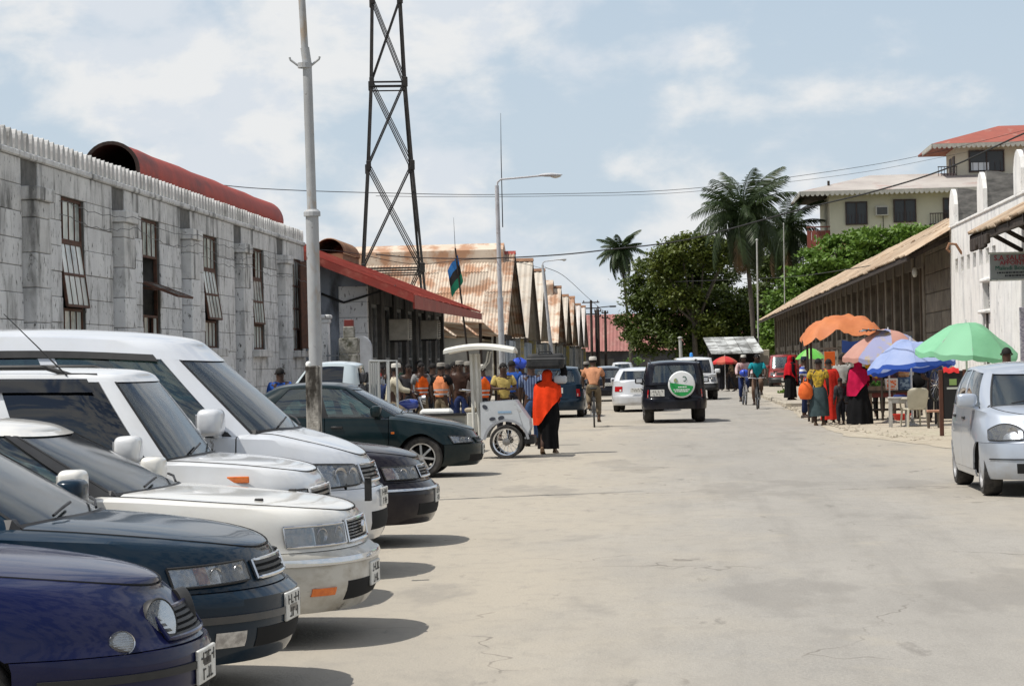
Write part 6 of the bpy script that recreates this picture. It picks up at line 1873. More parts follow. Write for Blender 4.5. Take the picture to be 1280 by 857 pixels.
 def slot(s, q, z0, z1, q0=0.0):
  if q0 == 0.0:
   s.patch('bumper_slot', lin(s.uq(q), 3.0, 8), z0, z1, 3, MT['dark'], 0.016, 0.01, 0, s.fbump)
  else:
   for sd in (1, -1):
    s.patch('bumper_slot', lin(s.uq(q), s.uq(q0), 6), z0, z1, 3, MT['dark'], 0.016, 0.01, sd, s.fbump)
 def strip(s, z, h, m, front=True):
  xwf = s.x(s.wheels[0]); Ra = s.r*s.arch
  s.patch('bumper_strip', lin(s.ux(xwf+Ra+0.03), 3.0, 20), z, z+h, 3, m, 0.024, 0.016, 0, s.fbump)
 def wingdot(s, dn, z, sd=1, w=0.05, h=0.025, m=None):
  p = s.S(s.ud(dn), z, 0.004, sd)
  MB().bbox(p.x-w, p.x+w, p.y-0.008, p.y+0.008, p.z-h, p.z+h, 0.004).build('side_indicator', m or MT['amber'], s.root)
PW = {}
PW['blue'] = paint('dark blue car paint', (0.003,0.006,0.040), 0.0, damt=0.02)
PW['teal'] = paint('dark teal car paint', (0.003,0.015,0.030), 0.0, damt=0.02)
PW['white'] = paint('white car paint', (0.66,0.645,0.60), 0.0, damt=0.4)
PW['whiteb'] = paint('cool white car paint', (0.63,0.64,0.65), 0.0, damt=0.35)
PW['pearl'] = paint('silver white car paint', (0.56,0.58,0.61), 0.1, damt=0.3)
PW['aub'] = paint('blackish purple car paint', (0.008,0.006,0.011), 0.0, damt=0.02)
PW['green'] = paint('blackish green car paint', (0.003,0.012,0.015), 0.0, damt=0.02)
PW['silver'] = paint('silver car paint', (0.42,0.46,0.52), 0.5, damt=0.1)
PW['navy'] = paint('navy black car paint', (0.006,0.007,0.012), 0.0, damt=0.02)
PW['red'] = paint('dull red car paint', (0.25,0.022,0.02), 0.0, damt=0.3)
PW['pale'] = paint('pale blue white truck paint', (0.50,0.58,0.62), 0.0, damt=0.3)
MT['gbump'] = mat('dusty grey bumper plastic', (0.035,0.04,0.045), (0.07,0.065,0.06), scale=3, rough=0.4, coat=0.3)
def park(near_d, nose_px, L, W, rot=0.0):
 """a car parked square to the street, nose to the road: near side at street distance near_d, nose under photo column nose_px"""
 yc = near_d + W/2
 nx = (nose_px - VPX)/FOC*yc - 0.085
 a = R(rot)
 return (nx - L/2*math.cos(a), yc - L/2*math.sin(a)*0, 0), a
def parked_cars():
 # 1 blue hatchback-nosed saloon with oval lamps
 l, a = park(8.75, 268, 4.3, 1.69, -1.0)
 c = Car('parked_car', 'dark blue saloon with round headlamps and small round side lamp, first of the parked row', 'car', l, a, PW['blue'],
   group='cars parked nose to the street', L=4.3, W=1.69, H=1.385, ny=2.1, nx=6.0, hoodv=0.80, hoodp=2.8,
   sh=[(0,0.62),(0.12,0.69),(0.3,0.735),(0.6,0.775),(1.1,0.82),(2.2,0.88),(3.6,0.92),(4.3,0.9)],
   cr=[(0,0.017),(0.12,0.0382),(0.3,0.0595),(0.6,0.0723),(1.2,0.085),(2.0,0.0255),(3.6,0.0255),(4.1,0.034),(4.3,0)],
   nose=[(0.15,0.10),(0.25,0.03),(0.36,0.0),(0.48,0.0),(0.54,0.05),(0.62,0.10),(0.7,0.17),(0.85,0.4)], cowl=1.1, wtop=1.85, rrear=3.15, rbase=3.75,
   wheels=(0.86, 3.32), fb=(0.2,0.505), doors=[1.3,2.3,3.1])
 s = c
 c.bezel = MT['chrome']
 for sd in (1, -1):
  for (dn, z, rz, rx_, nm) in ((0.115, 0.597, 0.094, 0.062, 'headlight'), (0.205, 0.548, 0.046, 0.042, 'side_lamp')):
   # on the corner: find u whose x is that far back from the nose
   best = min(lin(1.8, 2.95, 160), key=lambda u: abs(s.plan(u, z)[0]-(s.hl-dn)))
   p = s.S(best, z, 0.0, sd)
   n = (s.S(best, z, 0.05, sd)-p).normalized(); n = (n+Vector((0.0,0.45*sd,0.2))).normalized()
   T = Matrix.Translation(p + n*(0.004 if sd < 0 else -0.012)) @ n.to_track_quat('Z', 'Y').to_matrix().to_4x4() @ Matrix.Diagonal((rx_/rz*1.25, 1, 0.7, 1))
   h = MB().lathe([(rz*1.06,-0.05),(rz*1.09,0.008),(rz*1.04,0.017),(rz*0.98,0.012),(rz*0.6,0.0),(rz*0.25,-0.02)], 28, T).build(nm, MT['chrome'] if nm == 'side_lamp' else MT['black'], c.root, 40)
   MB().lathe([(rz*0.96,0.004),(rz*0.62,0.002),(rz*0.3,-0.006),(0.004,-0.01)], 24, T).build('reflector', MT['reflector'], h, 40)
   MB().lathe([(rz*1.0,0.012),(rz*0.8,0.022),(rz*0.45,0.028),(0.004,0.030)], 28, T).build('lens', MT['lens'], h, 60)
   if nm == 'side_lamp':
    for k in range(-4, 5):
     y = k*rz*0.2; hx = math.sqrt(max(0, (rz*0.9)**2-y*y))
     MB().box(-hx, hx, y-0.002, y+0.002, 0.006, 0.011, T=T).build('lamp_rib', MT['chrome'], h)
 c.grille(0.34, 0.535, 0.645, 5, MT['black'], True)
 c.strip(0.40, 0.03, MT['black'])
 c.slot(0.45, 0.26, 0.33)
 c.nplate(0.40)
 # 2 dark teal saloon
 l, a = park(10.9, 378, 4.5, 1.7, -3.0)
 c = Car('parked_car', 'dark teal saloon with long wraparound headlamps beside the blue saloon', 'car', l, a, PW['teal'],
   group='cars parked nose to the street', hoodv=0.84, ny=2.3, nx=6.5,
   sh=[(0,0.655),(0.1,0.705),(0.3,0.755),(0.7,0.80),(1.2,0.83),(2.2,0.88),(3.6,0.93),(4.2,0.93),(4.5,0.9)],
   cr=[(0,0),(0.15,0.0255),(0.5,0.051),(1.2,0.0765),(2.0,0.0255),(3.6,0.0255),(4.2,0.034),(4.5,0)], wheels=(0.86,3.45),
   bumper=PW['teal'], fb=(0.2,0.545), cowl=1.02, wtop=1.78, rrear=3.2, doors=[1.25,2.2,3.1])
 c.headlight(0.42, 0.27, lambda f: 0.578+0.012*f, lambda f: 0.685-0.012*(1-f), 2, (0.22, 0.34))
 c.grille(0.34, 0.59, 0.675, 3, MT['black'], 'chrome')
 c.strip(0.40, 0.035, MT['gbump'])
 c.slot(0.5, 0.27, 0.36); c.foglamp(0.66, 0.32, 0.16, 0.075)
 c.nplate(0.43)
 # 3 white hardtop saloon
 l, a = park(13.2, 478, 4.75, 1.75, -2.0)
 c = Car('parked_car', 'creamy white saloon with wide rectangular headlamps, mesh grille and scuffed bumper', 'car', l, a, PW['white'],
   group='cars parked nose to the street', L=4.75, W=1.75, H=1.36, pillarm=MT['black'], uA=(1.975,2.045), msize=1.0, bumper=mat('scuffed white bumper', (0.56,0.54,0.49), (0.47,0.45,0.40), scale=2.5, rough=0.45, coat=0.3, c3=(0.30,0.26,0.20), scale3=3.2, thr3=(0.48,0.7), stretch3=(1,1,1.6), c4=(0.05,0.045,0.04), scale4=7, thr4=(0.64,0.7), stretch4=(0.6,0.6,1.4)), hoodv=0.87, ny=2.5, nx=8,
   sh=[(0,0.69),(0.08,0.74),(0.25,0.78),(0.8,0.83),(1.4,0.87),(2.2,0.89),(3.8,0.92),(4.75,0.9)],
   cr=[(0,0),(0.15,0.017),(0.6,0.0382),(1.4,0.051),(2.2,0.017),(3.8,0.0255),(4.4,0.034),(4.75,0)], cowl=1.22, wtop=1.95, rrear=3.4, rbase=4.1,
   wheels=(0.9,3.6), doors=[1.55,2.55,3.4], fb=(0.2,0.55), nose=[(0.15,0.12),(0.25,0.04),(0.36,0.0),(0.5,0.0),(0.57,0.07),(0.72,0.10),(0.9,0.3)])
 c.bezel = MT['chrome']
 c.headlight(0.40, 0.28, 0.585, 0.70, 2)
 c.grille(0.36, 0.585, 0.71, 7, MT['gbump'], 'chrome'); c.badge(0.655)
 c.strip(0.475, 0.04, MT['chrome'])
 c.slot(0.55, 0.26, 0.37)
 for sd in (1, -1):
  c.patch('fog_lamp', lin(c.uq(0.8), c.uq(0.66), 5), 0.30, 0.345, 3, MT['amber'], 0.02, 0.02, sd, c.fbump)
 c.nplate(0.38)
 for dn, y in ((0.42, 0.55), (0.42, -0.55)):
  p = c.C(c.ud(dn), y/0.85)
  MB().bbox(p.x-0.03, p.x+0.02, p.y-0.014, p.y+0.014, p.z-0.004, p.z+0.014, 0.005).build('washer_jet', MT['black'], c.root)
 # 4 white off-roader
 l, a = park(15.2, 424, 4.3, 1.7, -1.0)
 c = Car('parked_car', 'boxy white estate with black roof rails and dark tinted side windows', 'car', l, a, PW['whiteb'],
   group='cars parked nose to the street', L=4.3, W=1.7, H=1.66, msize=1.1, uA=(1.972,2.035), zb=0.3, nx=9, ny=3.0, hoodv=0.86, nxr=10, nyr=4,
   sh=[(0,0.80),(0.06,0.87),(0.2,0.92),(0.6,0.97),(0.95,0.99),(2.2,1.0),(4.3,1.0)],
   cr=[(0,0),(0.15,0.017),(0.6,0.0382),(1.2,0.0467),(2.0,0.017),(4.3,0.017)], cowl=0.86, wtop=1.28, rrear=4.05, rbase=4.22, wt=0.80, rarc=0.03,
   nxg=12, nyg=3.0, nxt=12, nyt=3.2, wheels=(0.56,3.2), r=0.33, rim='spoke5', doors=[0.98,1.95,2.8], fb=(0.3,0.60), rb=(0.3,0.6),
   nose=[(0.2,0.10),(0.35,0.02),(0.45,0.0),(0.58,0.0),(0.64,0.05),(0.8,0.07),(1.0,0.2)], sideglass='glassd', rails=True, trunk=False)
 c.headlight(0.52, 0.16, 0.66, 0.80, 1)
 c.grille(0.46, 0.67, 0.80, 4, MT['gbump'], True)
 c.wingdot(0.42, 0.885, -1, 0.075, 0.022)
 c.wingdot(0.42, 0.885, 1, 0.075, 0.022)
 c.slot(0.5, 0.36, 0.46); c.nplate(0.52)
 for sd in (1, -1):
  c.gpatch('wind_deflector', lin(1.05, 1.945, 14), 0.80, 0.95, 3, MT['glassd'], 0.022, 0.004, sd)
 b = c.GH(1.9, 1.0, 0, -1)
 MB().tube([b, b+Vector((-0.42,0,0.42))], [0.006,0.003], 6).build('aerial', MT['black'], c.root)
 # 5 white van
 l, a = park(17.4, 488, 4.8, 1.8, -2.0)
 c = Car('parked_van', 'tall white people carrier with big twin headlamps and black lower window band', 'van', l, a, PW['pearl'],
   group='cars parked nose to the street', L=4.8, W=1.8, H=1.97, msize=1.25, uA=(1.968,2.04), zb=0.28, nx=7, ny=2.5, hoodv=0.84, nxr=12, nyr=4,
   sh=[(0,0.80),(0.08,0.88),(0.25,0.96),(0.5,1.03),(0.75,1.08),(2.0,1.12),(4.8,1.12)],
   cr=[(0,0),(0.12,0.0255),(0.4,0.051),(1.0,0.0765),(1.6,0.0255),(4.8,0.017)], cowl=0.66, wtop=1.42, rrear=4.55, rbase=4.72, wt=0.79, rarc=0.10, rcrown=0.07,
   nxg=10, nyg=2.3, nxt=10, nyt=2.6, wheels=(0.55,3.5), r=0.33, rim='cap', doors=[0.96,2.1,3.4], fb=(0.28,0.68), rb=(0.3,0.65), whi=0.82,
   nose=[(0.2,0.12),(0.32,0.03),(0.42,0.0),(0.62,0.0),(0.7,0.05),(0.85,0.10),(1.1,0.3)], wz=[(0.2,0.93),(0.4,0.98),(0.8,1.0),(1.1,0.985),(1.3,0.97)],
   sideglass='glass', trunk=False)
 c.bezel = MT['black']
 c.headlight(0.46, 0.25, lambda f: 0.70+0.02*f, lambda f: 0.885-0.02*f, 2)
 c.grille(0.40, 0.73, 0.86, 4, MT['gbump'], 'chrome')
 c.slot(0.4, 0.36, 0.5); c.foglamp(0.68, 0.47, 0.2, 0.09); c.nplate(0.6)
 for sd in (1, -1):
  c.gpatch('window_band', lin(1.0, 1.955, 16), 0.79, 0.86, 3, MT['black'], 0.012, 0.012, sd)
 p = c.S(c.ud(0.02), 0.66, 0.0, -1)
 MB().bbox(c.x(-0.04), c.x(-0.015), -0.86, -0.80, 0.62, 0.78, 0.01).build('corner_mirror', MT['black'], c.root)
 # 6 dark purple saloon
 l, a = park(20.5, 552, 4.5, 1.7, 0.0)
 c = Car('parked_car', 'blackish purple saloon with clear headlamps and amber corners beyond the white people carrier', 'car', l, a, PW['aub'],
   group='cars parked nose to the street', hoodv=0.85, ny=2.4, nx=7,
   sh=[(0,0.69),(0.1,0.74),(0.3,0.79),(0.7,0.83),(1.2,0.87),(2.2,0.9),(3.6,0.93),(4.5,0.9)], fb=(0.2,0.57), bumper=PW['aub'])
 c.headlight(0.44, 0.21, 0.60, 0.715, 2, (0.0, 0.2))
 c.grille(0.38, 0.61, 0.71, 4, MT['gbump'], 'chrome')
 c.strip(0.50, 0.02, MT['chrome']); c.slot(0.6, 0.28, 0.38); c.nplate(0.44)
 # 7 dark green saloon
 l, a = park(33.4, 608, 4.45, 1.7, 0.0)
 c = Car('parked_car', 'blackish green saloon with alloy wheel, parked behind the weathered post', 'car', l, a, PW['green'],
   group='cars parked nose to the street', L=4.45, H=1.41, hoodv=0.85, ny=2.2, nx=6, rim='spoke7', r=0.3, cowl=1.08, wtop=1.82, rrear=3.05, rbase=3.9, doors=[1.28,2.2,3.1],
   sh=[(0,0.58),(0.1,0.64),(0.3,0.70),(0.7,0.77),(1.2,0.85),(2.2,0.89),(3.6,0.93),(4.45,0.9)], fb=(0.16,0.47), wt=0.72,
   nose=[(0.15,0.10),(0.25,0.02),(0.36,0.0),(0.46,0.0),(0.54,0.06),(0.7,0.16),(0.9,0.35)])
 c.headlight(0.48, 0.27, lambda f: 0.49+0.01*f, lambda f: 0.60-0.03*f, 2)
 c.grille(0.4, 0.50, 0.56, 3, MT['black'], True)
 c.slot(0.6, 0.22, 0.32); c.nplate(0.38)
 c.wingdot(1.22, 0.66, 1, 0.025, 0.015); c.wingdot(1.22, 0.66, -1, 0.025, 0.015)
def silver_hatch():
 W = 1.66; L = 3.62
 x0 = 3.42
 c = Car('parked_car', 'small silver hatchback facing the oncoming traffic beside the umbrellas', 'car', (x0+W/2, 26.1+L/2, 0), R(-90), PW['silver'],
   L=L, W=W, H=1.5, nx=5.5, ny=2.2, nxr=9, nyr=3.0, hoodv=0.84, zb=0.2,
   sh=[(0,0.70),(0.08,0.78),(0.25,0.86),(0.5,0.91),(0.9,0.96),(1.6,0.98),(3.62,1.0)],
   cr=[(0,0),(0.1,0.0255),(0.3,0.051),(0.8,0.068),(1.4,0.0255),(3.62,0.017)], cowl=0.72, wtop=1.45, rrear=3.25, rbase=3.52, wt=0.75, rarc=0.06, rcrown=0.06,
   nxg=9, nyg=2.3, nxt=9, nyt=2.6, wheels=(0.72,3.09), r=0.285, rim='cap', doors=[1.02,2.0,2.85], fb=(0.2,0.60), rb=(0.2,0.55),
   nose=[(0.15,0.08),(0.25,0.02),(0.36,0.0),(0.58,0.03),(0.7,0.10),(0.9,0.30)], trunk=False)
 c.handlem = PW['silver']
 c.headlight(0.44, 0.36, lambda f: 0.625+0.02*f+0.05*max(0,0.25-f), lambda f: 0.66+0.155*math.sin(PI*min(1, f*0.72+0.14))**0.7, 1)
 c.grille(0.3, 0.64, 0.70, 3, MT['black'], True)
 c.slot(0.55, 0.27, 0.38); c.strip(0.42, 0.012, MT['dark']); c.nplate(0.47)
def street_cars():
 # dark off-roader driving away
 d = 59.4
 p = G(841, 529)
 W = 1.66; L = 4.1
 c = Car('driving_car', 'black off-roader driving away with a white and green spare wheel cover', 'car', (p.x+0.02, p.y+L/2+0.25, 0), R(91.5), PW['navy'],
   L=L, W=W, H=1.62, zb=0.34, nx=9, ny=3, nxr=12, nyr=4, sh=[(0,0.85),(0.2,0.93),(1.0,0.98),(4.1,0.99)], cr=[(0,0),(0.3,0.034),(1.0,0.0425),(1.8,0.017),(4.1,0.0085)],
   cowl=1.15, wtop=1.75, rrear=3.88, rbase=4.06, wt=0.80, nxg=12, nyg=3.2, nxt=12, nyt=3.4, wheels=(0.75,3.2), r=0.345, tw=0.24, rim='spoke5', fb=(0.34,0.62), rb=(0.36,0.62),
   tail=[(0.2,0.08),(0.35,0.0),(0.6,0.0),(0.66,0.06),(1.0,0.08)], doors=[1.25,2.2,3.0], trunk=False, rails=True)
 c.tail_light(0.82, L-0.08, 0.66, 0.86)
 xr = -c.hl-0.02
 T = Matrix.Translation((xr-0.02, -0.17, 0.99)) @ Matrix.Rotation(R(-90), 4, 'Y')
 sp = MB().lathe([(0.1,0),(0.33,0),(0.345,0.05),(0.345,0.15),(0.325,0.185),(0.30,0.19),(0.01,0.195)], 40, T).build('spare_wheel_cover', mat('white cover vinyl', (0.68,0.70,0.70), rough=0.45), c.root, 40)
 gm = mat('green cover print', (0.02,0.30,0.07), rough=0.45)
 xc = xr-0.02-0.1985
 mb = MB()
 pts = [(-0.17+0.30*math.cos(a), 0.99+0.30*math.sin(a)) for a in lin(PI*1.05, PI*2.055, 30)]
 mb.prism(pts, 'x', xc-0.002, xc+0.003); mb.build('cover_print', gm, sp)
 wm = mat('white print', (0.75,0.77,0.76), rough=0.5)
 mb = MB()
 # car local +y is the left of the car, seen from behind it appears on the left
 for (y0, y1, z) in ((-0.30,-0.08,0.925),(-0.37,0.03,0.86),(-0.33,-0.01,0.815)):
  k = 0; y = y0
  while y < y1:
   w_ = 0.018+0.012*((k*7) % 3)
   mb.box(xc-0.005, xc-0.0025, y, y+w_, z-0.014, z+0.014); y += w_+0.009; k += 1
 mb.build('cover_lettering', wm, sp)['kind'] = 'stuff'
 mb = MB()
 ang = lin(R(40), R(300), 16)
 mb.grid([[(xc-0.003, -0.24+0.06*math.cos(t)*q, 1.13+0.07*math.sin(t)*q) for q in (0.65, 1.0)] for t in ang])
 mb.build('ring_emblem', mat('dark green print', (0.02,0.10,0.07), rough=0.5), sp)
 mb = MB()
 mb.prism([(-0.02+0.05*math.cos(t), 1.09+0.06*math.sin(t)) for t in lin(0, 2*PI, 14)[:-1]], 'x', xc-0.004, xc)
 mb.build('round_emblem', mat('yellow print', (0.5,0.42,0.05), (0.05,0.25,0.35), scale=25, rough=0.5), sp)
 c.nplate(0.78, True, 0.36, 0.17, 0.45)
 # white saloon ahead of it
 p = G(790, 515)
 c = Car('driving_car', 'white saloon with red tail lamps driving away ahead of the black off-roader', 'car', (-0.98, 74.5+2.2, 0), R(88), PW['pearl'],
   sh=[(0,0.66),(0.3,0.74),(1.1,0.86),(2.2,0.92),(3.6,0.98),(4.2,0.99),(4.5,0.96)], bumper=None, H=1.42, rb=(0.22,0.56))
 c.tail_light(0.55, 4.3, 0.66, 0.82); c.nplate(0.70, True, 0.4, 0.13)
 # white pickup with blue lamp, coming
 c = Car('driving_car', 'white off-roader with small blue roof lamp coming towards the crossing', 'car', (0.98, 94+2.4, 0), R(-87), PW['whiteb'],
   L=4.7, W=1.75, H=1.75, zb=0.4, nx=10, ny=3.2, nxr=12, nyr=4, sh=[(0,0.92),(0.2,1.0),(1.1,1.05),(4.7,1.05)], cr=[(0,0),(0.3,0.0255),(1.1,0.034),(4.7,0.0085)],
   cowl=1.3, wtop=1.75, rrear=4.4, rbase=4.6, wt=0.82, nxg=12, nyg=3, nxt=12, nyt=3.2, wheels=(0.8,3.5), r=0.36, rim='steel', fb=(0.4,0.66), rb=(0.4,0.66),
   doors=[1.4,2.3,3.1], trunk=False, bumper=MT['black'], glass='glassd')
 c.headlight(0.62, 0.12, 0.74, 0.90, 1, (0.0, 0.2)); c.grille(0.55, 0.74, 0.9, 4, MT['gbump'], 'chrome'); c.nplate(0.55)
 MB().lathe([(0.07,0),(0.07,0.1),(0.055,0.15),(0.02,0.17)], 14, Matrix.Translation((c.x(2.2), -0.1, 1.745))).build('roof_lamp', mat('blue lamp lens', (0.05,0.25,0.65), rough=0.2), c.root, 40)
 # dark estate at the kerb behind the woman
 c = Car('parked_car', 'dark blue estate car standing behind the woman with the suitcase', 'car', (-3.38, 68.6+2.2, 0), R(90), PW['teal'],
   L=4.4, W=1.72, H=1.52, nxr=10, nyr=3.5, cowl=1.2, wtop=1.95, rrear=3.9, rbase=4.25, trunk=False, rb=(0.22,0.56), wt=0.77, doors=[1.3,2.3,3.2],
   sh=[(0,0.66),(0.3,0.74),(1.1,0.88),(2.2,0.94),(4.4,0.98)])
 c.tail_light(0.75, 4.25, 0.62, 0.84); c.nplate(0.80, True, 0.5, 0.16)
 # further cars on the left side of the street
 c = Car('parked_car', 'dark saloon parked along the sheds beyond the orange shirted cyclist', 'car', (-2.55, 98, 0), R(92), PW['navy'])
 c.tail_light(0.6, 4.3, 0.6, 0.8); c.nplate(0.7, True, 0.4, 0.13)
 c = Car('parked_car', 'silver saloon standing far down the street near the wooden poles', 'car', (-3.4, 128, 0), R(88), PW['silver'])
 c.tail_light(0.6, 4.3, 0.6, 0.8)
 c = Car('parked_car', 'pale estate car far down the street before the red roofed building', 'car', (-3.2, 160, 0), R(90), PW['pearl'],
   H=1.6, rrear=4.1, rbase=4.35, trunk=False)
 # red pickup by the stone arcade
 p = G(972, 486)
 c = Car('parked_van', 'dull red van with wide windscreen parked before the stone arcade', 'van', (p.x+0.45, p.y+2.2, 0), R(-92), PW['red'],
   L=4.4, W=1.7, H=1.82, zb=0.32, nx=10, ny=3.2, nxr=12, nyr=4, sh=[(0,0.95),(0.15,1.02),(0.8,1.06),(4.4,1.08)], cr=[(0,0),(0.3,0.0255),(0.8,0.034),(4.4,0.0085)],
   cowl=0.75, wtop=1.25, rrear=4.2, rbase=4.32, wt=0.82, nxg=12, nyg=3, nxt=12, nyt=3.2, wheels=(0.8,3.3), r=0.33, rim='steel', fb=(0.32,0.62), rb=(0.32,0.62), doors=[0.95,1.9,2.8], trunk=False, bumper=MT['black'])
 c.headlight(0.6, 0.12, 0.70, 0.86, 1); c.grille(0.5, 0.72, 0.86, 4, MT['black'], False); c.nplate(0.5)
 # pale cab pickup behind the green saloon
 c = Car('parked_pickup', 'pale blue white pickup cab with a tubular rack behind the green saloon', 'pickup', (-6.4, 43.5, 0), R(180), PW['pale'],
   L=3.3, W=1.5, H=1.74, zb=0.34, nx=10, ny=3.2, nxr=12, nyr=5, sh=[(0,0.92),(0.2,0.98),(1.0,1.02),(2.48,1.0),(2.56,0.78),(3.3,0.78)], cr=[(0,0),(0.3,0.0255),(0.9,0.0255),(1.6,0),(3.3,0)],
   cowl=0.85, wtop=1.35, rrear=2.32, rbase=2.42, wt=0.80, nxg=10, nyg=3, nxt=10, nyt=3.2, wheels=(0.6,2.7), r=0.28, rim='steel', fb=(0.34,0.6), rb=(0.34,0.6), doors=[1.0,2.0], trunk=True, glass='glassd', seats=True)
 mb = MB()
 for y in (-0.66, -0.33, 0, 0.33, 0.66): mb.tube([(c.x(2.55), y, 0.76), (c.x(2.55), y, 1.72)], 0.022, 8)
 mb.tube([(c.x(2.55), -0.66, 1.72), (c.x(2.55), 0.66, 1.72)], 0.022, 8)
 for y in (-0.66, 0.66):
  mb.tube([(c.x(2.55), y, 1.72), (c.x(2.9), y, 1.72), (c.x(2.9), y, 0.76)], 0.022, 8)
  mb.tube([(c.x(2.72), y, 1.72), (c.x(2.72), y, 0.76)], 0.022, 8)
 mb.build('load_rack', mat('grey tube', (0.4,0.41,0.4), rough=0.45, metal=0.3), c.root, 40)
parked_cars(); silver_hatch(); street_cars()
# ------------------------------------------------------------------ people
def cloth(name, c, c2=None, scale=7): return mat(name, c, c2 or tuple(x*0.72 for x in c), scale=scale, rough=0.95, bump=0.25, bscale=25, spec=0.08)
SK = [mat('dark brown skin', (0.060,0.030,0.019), (0.045,0.023,0.015), scale=8, rough=0.5), mat('brown skin', (0.095,0.050,0.032), (0.075,0.04,0.026), scale=8, rough=0.5)]
MT['hair'] = mat('black hair', (0.010,0.009,0.009), rough=0.8)
MT['shoe'] = mat('dark shoe leather', (0.03,0.022,0.018), rough=0.6)
MT['sandal'] = mat('tan sandal', (0.16,0.1,0.06), rough=0.7)
def skin_mesh(name, nodes, edges, m, root=0, sub=1, shift=None):
 """nodes: list of (co, radius); surface grown round the edges"""
 me = bpy.data.meshes.new(name)
 me.from_pydata([tuple(n[0]) for n in nodes], edges, [])
 o = bpy.data.objects.new('tmp', me); TMPSC.collection.objects.link(o)
 md = o.modifiers.new('skin', 'SKIN'); md.use_smooth_shade = True; md.branch_smoothing = 0.4
 sv = me.skin_vertices[0].data
 for i, n in enumerate(nodes):
  r = n[1]; sv[i].radius = (r, r); sv[i].use_root = (i == root)
 ms = o.modifiers.new('sub', 'SUBSURF'); ms.levels = sub; ms.render_levels = sub
 dg = scratch_depsgraph()
 out = bpy.data.meshes.new_from_object(o.evaluated_get(dg), depsgraph=dg)
 bpy.data.objects.remove(o); bpy.data.meshes.remove(me)
 out.name = name; out.materials.clear(); out.materials.append(m)
 out.polygons.foreach_set('use_smooth', [True]*len(out.polygons))
 return out
BASE = dict(pel=(0,0,.53), spi=(0,0,.63), che=(0,.005,.745), nek=(0,-.006,.83), hd0=(0,.014,.888), hd1=(0,.008,.948),
   shR=(.108,0,.805), elR=(.135,-.012,.64), wrR=(.135,.035,.50), shL=(-.108,0,.805), elL=(-.135,-.012,.64), wrL=(-.135,.035,.50),
   hiR=(.054,0,.50), knR=(.057,.014,.28), anR=(.057,-.012,.042), toR=(.066,.085,.016), hiL=(-.054,0,.50), knL=(-.057,.014,.28), anL=(-.057,-.012,.042), toL=(-.066,.085,.016))
WALK = dict(knR=(.055,.075,.29), anR=(.055,.085,.05), toR=(.06,.175,.02), knL=(-.055,-.02,.285), anL=(-.055,-.13,.075), toL=(-.06,-.05,.018), elR=(.13,-.06,.64), wrR=(.13,-.03,.50), elL=(-.13,.04,.64), wrL=(-.13,.11,.52))
def loft(rings, n=22, fold=0.0, kf=7, ph=0.0, low=None):
 """rings (z, rx, ry, cx, cy) from top to bottom"""
 rows = []
 for i, (z, rx, ry, cx, cy) in enumerate(rings):
  t = i/(len(rings)-1)
  row = []
  for j in range(n):
   a = 2*PI*j/n
   f = 1+fold*t*math.sin(kf*a+ph)+fold*0.5*t*math.sin(3*a+ph*2+t*2)
   zz = z
   if low: zz = max(z, low(a))
   row.append(Vector((cx+rx*f*math.cos(a), cy+ry*f*math.sin(a), zz)))
  rows.append(row)
 return rows
